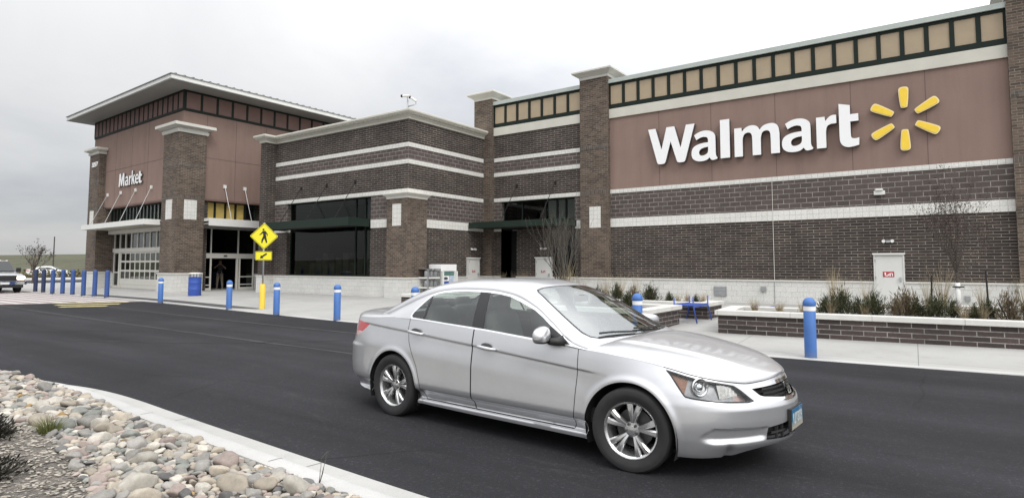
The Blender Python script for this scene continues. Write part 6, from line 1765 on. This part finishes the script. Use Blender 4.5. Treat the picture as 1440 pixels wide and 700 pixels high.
# young tree with dark clinging leaves, wrapped trunk and stakes
rng = random.Random(11); mb = MB(); tips = []
yt = thing('young_tree', 'young tree with sparse dark leaves and a white wrapped trunk, right of the service door', 'tree', (.30, 17.55, .5))
mb.tube([(0, 0, .55), (.0, .01, 1.0), (.01, 0, 1.25)], [.030, .028, .025], 8)
for k in range(17):
    a = rng.uniform(0, 6.28); s_ = rng.uniform(.25, .95); z0 = rng.uniform(.72, 1.25)
    branch(mb, tips, Vector((0, 0, z0)), Vector((math.cos(a) * s_, math.sin(a) * s_, 1)).normalized(), rng.uniform(.62, .9), .013, 3, rng, .42, .34, (2, 3), .66, 3, .004)
mb.build('trunk', M['bark'], yt)
lf = MB()
for p, d, dep in tips:
    if dep > 2: continue
    for k in range(2):
        if rng.random() < .25: continue
        q = p + Vector((rng.gauss(0, .05), rng.gauss(0, .05), rng.gauss(0, .05))); n_ = Vector((rng.gauss(0, 1), rng.gauss(0, 1), rng.gauss(-.6, .6))).normalized()
        s_ = n_.orthogonal().normalized() * .014; L = rng.uniform(.03, .055)
        lf.add([tuple(q), tuple(q + n_ * L * .5 + s_), tuple(q + n_ * L), tuple(q + n_ * L * .5 - s_)], [(0, 1, 2, 3)])
lf.build('crown', M['dead_leaf'], yt)
MB().lathe([(.036, 0), (.055, .0), (.052, .4), (.05, .70), (.034, .71)], 14).build('trunk_wrap', M['wrap'], yt, smooth=True)
MB().box(-.10, .12, -.062, -.055, .60, .63).box(-.062, .062, -.0548, .062, .598, .632).build('tie_strap', M['sign_black'], yt)
for X, Y, top, lb in ((-.22, 17.4, .88, 'black tree stake leaning left of the white wrapped trunk'), (.86, 17.75, .98, 'black tree stake standing right of the white wrapped trunk')):
    o = MB().tube([(0, 0, 0), (.03 if X < 0 else -.02, 0, top)], .019, 6).build('tree_stake', M['sign_black'], loc=(X, Y, .5)); tag(o, lb, 'stake', 'stakes of the young tree')
# bare tree far off at the left
rng = random.Random(5); mb = MB(); tips = []
ft = thing('far_tree', 'thin bare tree far off behind the white pickup', 'tree', (-58.4, 16.9, .0))
mb.tube([(0, 0, 0), (.02, 0, .9), (0, .02, 1.5)], [.09, .075, .06], 7)
for k in range(10):
    a = rng.uniform(0, 6.28); s_ = rng.uniform(.25, .9)
    branch(mb, tips, Vector((0, 0, rng.uniform(.9, 1.5))), Vector((math.cos(a) * s_, math.sin(a) * s_, 1)).normalized(), rng.uniform(.65, .9), .035, 3, rng, .35, .42, (2, 3), .62, 3, .008)
mb.build('trunk', M['bark'], ft)
lf = MB()
for p, d, dep in tips:
    if dep > 1 or rng.random() < .45: continue
    q = p + Vector((rng.gauss(0, .08),) * 3); n_ = Vector((rng.gauss(0, 1), rng.gauss(0, 1), rng.gauss(0, 1))).normalized(); s_ = n_.orthogonal().normalized() * .035
    lf.add([tuple(q), tuple(q + n_ * .05 + s_), tuple(q + n_ * .1), tuple(q + n_ * .05 - s_)], [(0, 1, 2, 3)])
lf.build('crown', M['dead_leaf'], ft)
# low dark hedge far off along the field edge
mb = MB(); rng = random.Random(9)
for k in range(2600):
    u = rng.random(); x, y = -84 - 3 * u + rng.gauss(0, .5), 8 + 45 * u + rng.gauss(0, .4); z0 = abs(rng.gauss(0, .38))
    d = Vector((rng.gauss(0, 1), rng.gauss(0, 1), rng.gauss(.4, 1))).normalized(); s_ = d.orthogonal().normalized() * .12; p = Vector((x, y, z0)); q = p + d * .35; m_2 = p.lerp(q, .5)
    mb.add([tuple(p), tuple(m_2 + s_), tuple(q), tuple(m_2 - s_)], [(0, 1, 2, 3)])
tag(mb.build('scrub', leafm('field_scrub', (.06, .055, .025), (.17, .14, .07))), kind='stuff')

# ---------------------------------------------------------------- river stones
def stone_mesh(seed):
    rng = random.Random(seed)
    bm = bmesh.new(); bmesh.ops.create_icosphere(bm, subdivisions=3, radius=1.0)
    o = Vector((seed * 3.7, seed * 1.3, 0)); fl = rng.uniform(.52, .85); ln = rng.uniform(1.05, 1.45)
    cuts = [(Vector((rng.gauss(0, 1), rng.gauss(0, 1), rng.gauss(0, .6))).normalized(), rng.uniform(.5, .85)) for _ in range(7)]
    for v_ in bm.verts:
        p = v_.co.copy()
        p *= 1 + .26 * mnoise.noise(p * 1.0 + o) + .10 * mnoise.noise(p * 2.4 + o)
        for n_, dd in cuts:
            e = p.dot(n_) - dd
            if e > 0: p -= n_ * e * .92
        v_.co = Vector((p.x * ln, p.y, p.z * fl))
    me = bpy.data.meshes.new('stone')
    for f in bm.faces: f.smooth = True
    bm.to_mesh(me); bm.free()
    return me
def stonem(name, c, var=.2):
    t = NT(name)
    oi = t.new('ShaderNodeObjectInfo')
    a = t.ramp(oi.outputs['Random'], [(0.0, tuple(x * .72 for x in c)), (1.0, tuple(min(1, x * 1.22) for x in c))])
    b = t.ramp(t.noise(2.2, 7, .7), [(.3, (.78,) * 3), (.7, (1.14,) * 3)]); g = t.ramp(t.noise(24, 4, .75), [(.3, (.84,) * 3), (.7, (1.12,) * 3)])
    c_ = t.mix(a, b, 1, 'MULTIPLY'); c_ = t.mix(c_, g, 1, 'MULTIPLY')
    t.inp('Base Color', c_); t.inp('Roughness', .82); t.inp('Specular IOR Level', .3); t.bump(t.noise(14, 5, .7), .25, .05)
    return t.m
KINDS = [('grey', (.30, .285, .262), 34), ('tan', (.38, .335, .272), 26), ('pinkish', (.325, .268, .238), 11), ('greenish grey', (.245, .25, .228), 12), ('pale', (.46, .43, .375), 17), ('dark grey', (.155, .15, .145), 7), ('ochre', (.36, .24, .11), 1.2)]
SM = {k: stonem('stone_' + k.replace(' ', '_'), c) for k, c, w_ in KINDS}
SMESH = [stone_mesh(i + 1) for i in range(9)]
rng = random.Random(21)
def kerb_y_in(x):
    best = 2.6
    pts = inner
    for a, b in zip(pts, pts[1:]):
        if (a[0] - x) * (b[0] - x) <= 0 and a[1] > .3 and abs(a[0] - b[0]) > 1e-6:
            t = (x - a[0]) / (b[0] - a[0]); return a[1] + (b[1] - a[1]) * t
    return best
def edge_y(x): return float(np.interp(x, [-10.9, -9.0, -7.65, -6.8, -6.29, -5.26, -4.3, -3.6, -2, 6], [.6, 1.45, 1.98, 2.05, 2.10, 1.92, 1.70, 1.5, 1.2, .9]))
cells = []; pos = []
def far_enough(x, y, r):
    for (a, b, c_) in pos:
        if abs(a - x) < .5 and (a - x) ** 2 + (b - y) ** 2 < ((r + c_) * .70) ** 2: return False
    return True
for rmin, rmax, tries in ((.08, .12, 80), (.045, .066, 1500), (.029, .044, 9000), (.018, .029, 16000)):
    for _ in range(tries):
        x = rng.uniform(-10.9, -1.6); yk = kerb_y_in(x) - .01; ye = edge_y(x)
        if ye >= yk - .05: continue
        y = rng.uniform(ye - .12, yk)
        r = rng.uniform(rmin, rmax)
        if rmin > .08 and (rng.random() > .55 or y > yk - .15): continue
        if y + r * (.6 if r > .045 else .35) > yk: continue
        if y < ye + .1 and rng.random() < .55: continue
        if far_enough(x, y, r): pos.append((x, y, r))
for _ in range(9000):
    x = rng.uniform(-9.5, -1.8); yk = kerb_y_in(x) - .005; r = rng.uniform(.016, .034); y = yk - r * .4 - rng.uniform(0, .14)
    if far_enough(x, y, r * .85): pos.append((x, y, r))
def pick():
    t = rng.random() * sum(k[2] for k in KINDS)
    for k, c, w_ in KINDS:
        t -= w_
        if t <= 0: return k
    return 'grey'
def shows(p): return p[2] / max(.6, math.sqrt(p[0] ** 2 + p[1] ** 2 + 1.4 ** 2)) if p[0] < -2.6 else 0
order = sorted(pos, key=shows, reverse=True)
rest = {}
for i, (x, y, r) in enumerate(order):
    k = pick(); me = SMESH[rng.randrange(len(SMESH))]
    if i < 296:
        key = (me.name, k)
        m2 = rest.setdefault(key, None)
        if m2 is None: m2 = me.copy(); m2.materials.append(SM[k]); rest[key] = m2
        o = bpy.data.objects.new('river_stone', m2); COL.objects.link(o)
        o.location = (x, y, soilz(x, y) + r * rng.uniform(.18, .40)); o.rotation_euler = (rng.gauss(0, .28), rng.gauss(0, .28), rng.uniform(0, 6.28)); s_ = r / 1.12
        o.scale = (s_, s_ * rng.uniform(.85, 1.1), s_ * rng.uniform(.85, 1.2))
        tag(o, 'rounded ' + k + ' river stone in the bed inside the near kerb', 'stone', k + ' river stones')
    else:
        rest.setdefault('mass', []).append((x, y, r, k, me))
for kk, c, w_ in KINDS:
    its = [q for q in rest.get('mass', []) if q[3] == kk]
    if not its: continue
    bm = bmesh.new()
    for x, y, r, k, me in its:
        s_ = r / 1.12
        T_ = Matrix.Translation((x, y, soilz(x, y) + r * rng.uniform(.1, .35))) @ Matrix.Rotation(rng.uniform(0, 6.28), 4, 'Z') @ Matrix.Rotation(rng.gauss(0, .3), 4, 'X') @ Matrix.Diagonal((s_, s_ * rng.uniform(.85, 1.1), s_, 1))
        n0 = len(bm.verts); bm.from_mesh(me); bm.verts.ensure_lookup_table()
        for v_ in bm.verts[n0:]: v_.co = T_ @ v_.co
    m3 = bpy.data.meshes.new('small_stones'); bm.to_mesh(m3); bm.free(); m3.materials.append(leafm('pebbles_' + kk.replace(' ', '_'), tuple(x_ * .75 for x_ in c), tuple(min(1, x_ * 1.2) for x_ in c), .85))
    o = bpy.data.objects.new('small_stones', m3); COL.objects.link(o); tag(o, kind='stuff')
# coarse grit and bark chips on the bare soil of the island
mb = MB()
for _ in range(9000):
    x = rng.uniform(-9.5, -2.8); y = edge_y(x) + .25 - abs(rng.gauss(0, .9))
    L = rng.uniform(.006, .022); w_ = L * rng.uniform(.3, .7); h_ = L * .25; a = rng.uniform(0, 6.28); ca, sa = math.cos(a), math.sin(a); z0 = soilz(x, y) + .002
    q = [(-L, -w_, 0), (L, -w_ * .6, 0), (L * .8, w_, 0), (-L * .9, w_ * .7, 0), (-L * .6, -w_ * .5, h_), (L * .7, -w_ * .3, h_), (L * .5, w_ * .6, h_ * .8), (-L * .6, w_ * .4, h_ * 1.2)]
    tl_x, tl_y = rng.gauss(0, .35), rng.gauss(0, .35)
    mb.add([(x + p[0] * ca - p[1] * sa, y + p[0] * sa + p[1] * ca, z0 + p[2] + abs(p[0] * tl_x) * .6 + abs(p[1] * tl_y) * .6) for p in q], [(0, 3, 2, 1), (4, 5, 6, 7), (0, 1, 5, 4), (1, 2, 6, 5), (2, 3, 7, 6), (3, 0, 4, 7)])
tag(mb.build('grit', leafm('grit_chips', (.10, .088, .075), (.46, .42, .36), .9)), kind='stuff')
# near plants of the island
def island_plant(x, y, label, kind, name, cat, n, r, h, m):
    o = shrub_mesh(hash((round(x, 1), round(y, 1))) % 97, r, h, n, m, 'foliage', .40)
    t = thing(name, label, cat, (x, y, soilz(x, y) - .02)); o.parent = t
    return t
M['juniper'] = leafm('dark_juniper', (.010, .010, .008), (.035, .032, .022))
island_plant(-6.45, 1.55, 'dark low juniper at the left edge beside the bare grit', '', 'juniper', 'shrub', 3200, .30, .15, 'juniper')
island_plant(-5.3, 1.22, 'dark low juniper in the near bottom left corner', '', 'juniper', 'shrub', 3200, .30, .14, 'juniper')
gt = thing('grass_tuft', 'small olive green grass tuft at the edge of the stone bed', 'grass tuft', (-6.32, 2.0, soilz(-6.3, 2.0) - .01)); grass_mesh(77, .17, .13, 260, 'green_tuft', .006).parent = gt
rng = random.Random(4); mb = MB(); tips = []
wt = thing('dry_weed', 'thin dry weed stalk growing at the near kerb edge', 'weed', (-3.50, 2.66, .09))
for k in range(3): branch(mb, tips, Vector((0, 0, 0)), Vector((rng.gauss(.1, .25), rng.gauss(0, .2), 1)).normalized(), .13, .0028, 2, rng, .3, .35, (1, 2), .75, 3, .0018, 4)
mb.build('stalk', M['twig'], wt)
# ---------------------------------------------------------------- person in the open doorway
def skin_body(name, joints, edges, parent, m, sub=1):
    """one continuous surface grown on a joint skeleton: joints = {name: (x,y,z,r)}"""
    me = bpy.data.meshes.new(name); ks_ = list(joints); ix = {k: i for i, k in enumerate(ks_)}
    me.from_pydata([joints[k][:3] for k in ks_], [(ix[a], ix[b]) for a, b in edges], [])
    o = bpy.data.objects.new(name, me); COL.objects.link(o)
    md = o.modifiers.new('skin', 'SKIN')
    if not me.skin_vertices: 
        bm = bmesh.new(); bm.from_mesh(me); bm.verts.layers.skin.verify(); bm.to_mesh(me); bm.free()
    for i, k in enumerate(ks_):
        r = joints[k][3]; r = r if isinstance(r, tuple) else (r, r)
        me.skin_vertices[0].data[i].radius = r
        me.skin_vertices[0].data[i].use_root = (i == 0)
    sb = o.modifiers.new('sub', 'SUBSURF'); sb.levels = sub; sb.render_levels = sub
    dg = bpy.context.evaluated_depsgraph_get(); dg.update()
    me2 = bpy.data.meshes.new_from_object(o.evaluated_get(dg))
    o.modifiers.clear(); o.data = me2; me2.name = name
    for f in me2.polygons: f.use_smooth = True
    me2.materials.clear(); me2.materials.append(m); o.parent = parent
    return o
M['skin'] = plain('skin', (.36, .22, .16), .6, var=.08); M['khaki'] = plain('khaki_trousers', (.36, .31, .24), .85, var=.1); M['black_shirt'] = plain('black_shirt', (.018, .018, .02), .85, var=.1); M['hair'] = plain('dark_hair', (.025, .018, .014), .8, var=.1); M['shoe'] = plain('pale_shoes', (.30, .28, .25), .7, var=.1)
ps = thing('person', 'person in black shirt and khaki trousers, hands raised, in the open doorway', 'person', (-36.3, 19.90, .13), R(-35))
# faces +x locally; y to its left
J = {'pelvis': (0, 0, .95, (.15, .11)), 'waist': (0, 0, 1.10, (.14, .10)), 'chest': (0, 0, 1.30, (.165, .115)), 'neck0': (0, 0, 1.47, (.075, .065)), 'neck': (.01, 0, 1.53, .055), 'head0': (.015, 0, 1.60, (.07, .085)), 'head1': (.015, 0, 1.68, (.075, .095)), 'head2': (.005, 0, 1.755, (.055, .07)),
     'nose': (.112, 0, 1.655, .014), 'earl': (.0, .082, 1.655, .016), 'earr': (.0, -.082, 1.655, .016)}
E_J = [('pelvis', 'waist'), ('waist', 'chest'), ('chest', 'neck0'), ('neck0', 'neck'), ('neck', 'head0'), ('head0', 'head1'), ('head1', 'head2'), ('head1', 'nose'), ('head1', 'earl'), ('head1', 'earr')]
for s_, n_ in ((1, 'l'), (-1, 'r')):
    J.update({'sh' + n_: (0, s_ * .19, 1.42, .06), 'el' + n_: (.12, s_ * .34, 1.24 if s_ > 0 else 1.27, .045), 'wr' + n_: (.21, s_ * .11, 1.50 if s_ > 0 else 1.47, .030), 'pa' + n_: (.20, s_ * .055, 1.56 if s_ > 0 else 1.53, .034)})
    J.update({'hip' + n_: (0, s_ * .095, .88, .095), 'kn' + n_: (.03, s_ * .13, .49, .062), 'an' + n_: (-.01, s_ * .15, .10, .042), 'to' + n_: (.13, s_ * .17, .045, .036)})
    E_J += [('chest', 'sh' + n_), ('sh' + n_, 'el' + n_), ('el' + n_, 'wr' + n_), ('wr' + n_, 'pa' + n_), ('pelvis', 'hip' + n_), ('hip' + n_, 'kn' + n_), ('kn' + n_, 'an' + n_), ('an' + n_, 'to' + n_)]
    for f in range(4):
        J['f%d%s' % (f, n_)] = (.195 - .012 * f, s_ * (.015 - .004 * f), 1.60 - .018 * f - (0 if s_ > 0 else .03), .009); E_J.append(('pa' + n_, 'f%d%s' % (f, n_)))
    J['th' + n_] = (.15, s_ * .05, 1.585 - (0 if s_ > 0 else .03), .010); E_J.append(('pa' + n_, 'th' + n_))
skin_body('body', J, E_J, ps, M['skin'], 2)
g = lambda ks2, d: {k: (*J[k][:3], tuple(r + d for r in (J[k][3] if isinstance(J[k][3], tuple) else (J[k][3], J[k][3])))) for k in ks2}
JT = g(['pelvis', 'waist', 'chest', 'neck0', 'shl', 'shr'], .014)
for n_ in 'lr':
    a, b = Vector(J['sh' + n_][:3]), Vector(J['el' + n_][:3]); m_ = a.lerp(b, .62); JT['sl' + n_] = (*m_, (.062, .062))
JT['hem'] = (0, 0, .88, (.17, .125))
skin_body('shirt', {k: JT[k] for k in ['pelvis', 'waist', 'chest', 'neck0', 'shl', 'shr', 'sll', 'slr', 'hem']}, [('hem', 'pelvis'), ('pelvis', 'waist'), ('waist', 'chest'), ('chest', 'neck0'), ('chest', 'shl'), ('chest', 'shr'), ('shl', 'sll'), ('shr', 'slr')], ps, M['black_shirt'], 2)
JP = g(['pelvis', 'hipl', 'hipr', 'knl', 'knr', 'anl', 'anr'], .018)
skin_body('trousers', JP, [('pelvis', 'hipl'), ('pelvis', 'hipr'), ('hipl', 'knl'), ('hipr', 'knr'), ('knl', 'anl'), ('knr', 'anr')], ps, M['khaki'], 2)
for s_ in (1, -1): blob('shoe', .05, s_ * .16, .05, .14, .055, .05, None, 0, .7).build('shoe', M['shoe'], ps, smooth=True)
blob('hair', -.018, 0, 1.715, .095, .088, .085, None, 0, .9).build('hair', M['hair'], ps, smooth=True)
for s_ in (1, -1): blob('eye', .082, s_ * .032, 1.682, .01, .012, .008, None, 0, .9).build('eye', M['hair'], ps, smooth=True)
# ---------------------------------------------------------------- camera, sky, sun
cam = bpy.data.cameras.new('camera'); co = bpy.data.objects.new('camera', cam); COL.objects.link(co)
ya, th, ro = -0.618592481, 0.0663614127, 0.00138895432
F = Vector((math.sin(ya) * math.cos(th), math.cos(ya) * math.cos(th), math.sin(th)))
Rv = Vector((math.cos(ya), -math.sin(ya), 0)); U = Rv.cross(F)
R2 = Rv * math.cos(ro) + U * math.sin(ro); U2 = R2.cross(F)
mx = Matrix((R2, U2, -F)).transposed().to_4x4(); mx.translation = (0, 0, 1.595)
co.matrix_world = mx
cam.sensor_width = 36; cam.lens = 36 * 845.9 / 1440; cam.shift_y = -(350 - 317.16) / 1440
cam.clip_start = 0.05; cam.clip_end = 3000
S.camera = co

SUN_EL, SUN_AZ = R(46), R(118)      # azimuth measured from +y towards +x
w = bpy.data.worlds.new('World'); S.world = w; w.use_nodes = True
nt = w.node_tree; N = nt.nodes; L = nt.links
bg = N['Background']
def nd(t, **k):
    q = N.new(t)
    for a, b in k.items(): setattr(q, a, b)
    return q
sky = nd('ShaderNodeTexSky'); sky.sky_type = 'NISHITA'; sky.sun_disc = False; sky.sun_elevation = SUN_EL; sky.sun_rotation = SUN_AZ
tc = nd('ShaderNodeTexCoord'); sp = nd('ShaderNodeSeparateXYZ'); L.new(tc.outputs['Generated'], sp.inputs[0])
def mth(op, a, b=None, clamp=False):
    q = nd('ShaderNodeMath', operation=op, use_clamp=clamp)
    for i, v in enumerate((a, b)):
        if v is None: continue
        if isinstance(v, (int, float)): q.inputs[i].default_value = v
        else: L.new(v, q.inputs[i])
    return q.outputs[0]
zz = mth('ADD', mth('MAXIMUM', sp.outputs[2], 0.0), 0.22)
cx, cy = mth('DIVIDE', sp.outputs[0], zz), mth('DIVIDE', sp.outputs[1], zz)
cb = nd('ShaderNodeCombineXYZ'); L.new(cx, cb.inputs[0]); L.new(cy, cb.inputs[1])
n1 = nd('ShaderNodeTexNoise'); n1.inputs['Scale'].default_value = 0.9; n1.inputs['Detail'].default_value = 6; n1.inputs['Roughness'].default_value = 0.52; n1.inputs['Distortion'].default_value = 0.5
L.new(cb.outputs[0], n1.inputs['Vector'])
rp = nd('ShaderNodeValToRGB'); e = rp.color_ramp.elements
e[0].position = 0.32; e[0].color = (0.66, 0.68, 0.725, 1); e[1].position = 0.66; e[1].color = (1.0, 0.995, 0.985, 1)
L.new(n1.outputs['Fac'], rp.inputs[0])
# the cloud deck is thin and bright towards the sun, heavier and greyer away from it
dt = nd('ShaderNodeVectorMath', operation='DOT_PRODUCT'); L.new(tc.outputs['Generated'], dt.inputs[0])
bd = Vector((0.9, 0.0, 0.45)).normalized(); dt.inputs[1].default_value = bd
br = nd('ShaderNodeMapRange', interpolation_type='SMOOTHSTEP')
for i, v in ((1, -0.85), (2, 0.50), (3, 0.45), (4, 0.84)): br.inputs[i].default_value = v
L.new(dt.outputs['Value'], br.inputs[0])
mul = nd('ShaderNodeVectorMath', operation='SCALE'); L.new(rp.outputs[0], mul.inputs[0]); L.new(mth('MULTIPLY', br.outputs[0], mth('ADD', 1.0, mth('MULTIPLY', mth('MAXIMUM', sp.outputs[2], 0.0), 1.75))), mul.inputs['Scale'])   # an overcast sky is brightest overhead
ssc = nd('ShaderNodeVectorMath', operation='SCALE'); L.new(sky.outputs[0], ssc.inputs[0]); ssc.inputs['Scale'].default_value = 0.1
mxn = nd('ShaderNodeMix', data_type='RGBA'); mxn.inputs[0].default_value = 0.93
L.new(ssc.outputs[0], mxn.inputs[6]); L.new(mul.outputs[0], mxn.inputs[7])
L.new(mxn.outputs[2], bg.inputs['Color']); bg.inputs['Strength'].default_value = 1.22
sl = bpy.data.lights.new('sun', 'SUN'); sl.energy = 1.2; sl.angle = R(22); sl.color = (1.0, 0.96, 0.9)
so = bpy.data.objects.new('sun', sl); COL.objects.link(so)
sd_ = Vector((math.sin(SUN_AZ) * math.cos(SUN_EL), math.cos(SUN_AZ) * math.cos(SUN_EL), math.sin(SUN_EL)))
so.rotation_euler = sd_.to_track_quat('Z', 'Y').to_euler(); so.location = (20, -10, 40)
vs = S.view_settings
vs.view_transform = 'Standard'; vs.look = 'None'; vs.exposure = 0.15; vs.gamma = 1.0; vs.use_curve_mapping = False
S.cycles.max_bounces = 8; S.cycles.transparent_max_bounces = 12
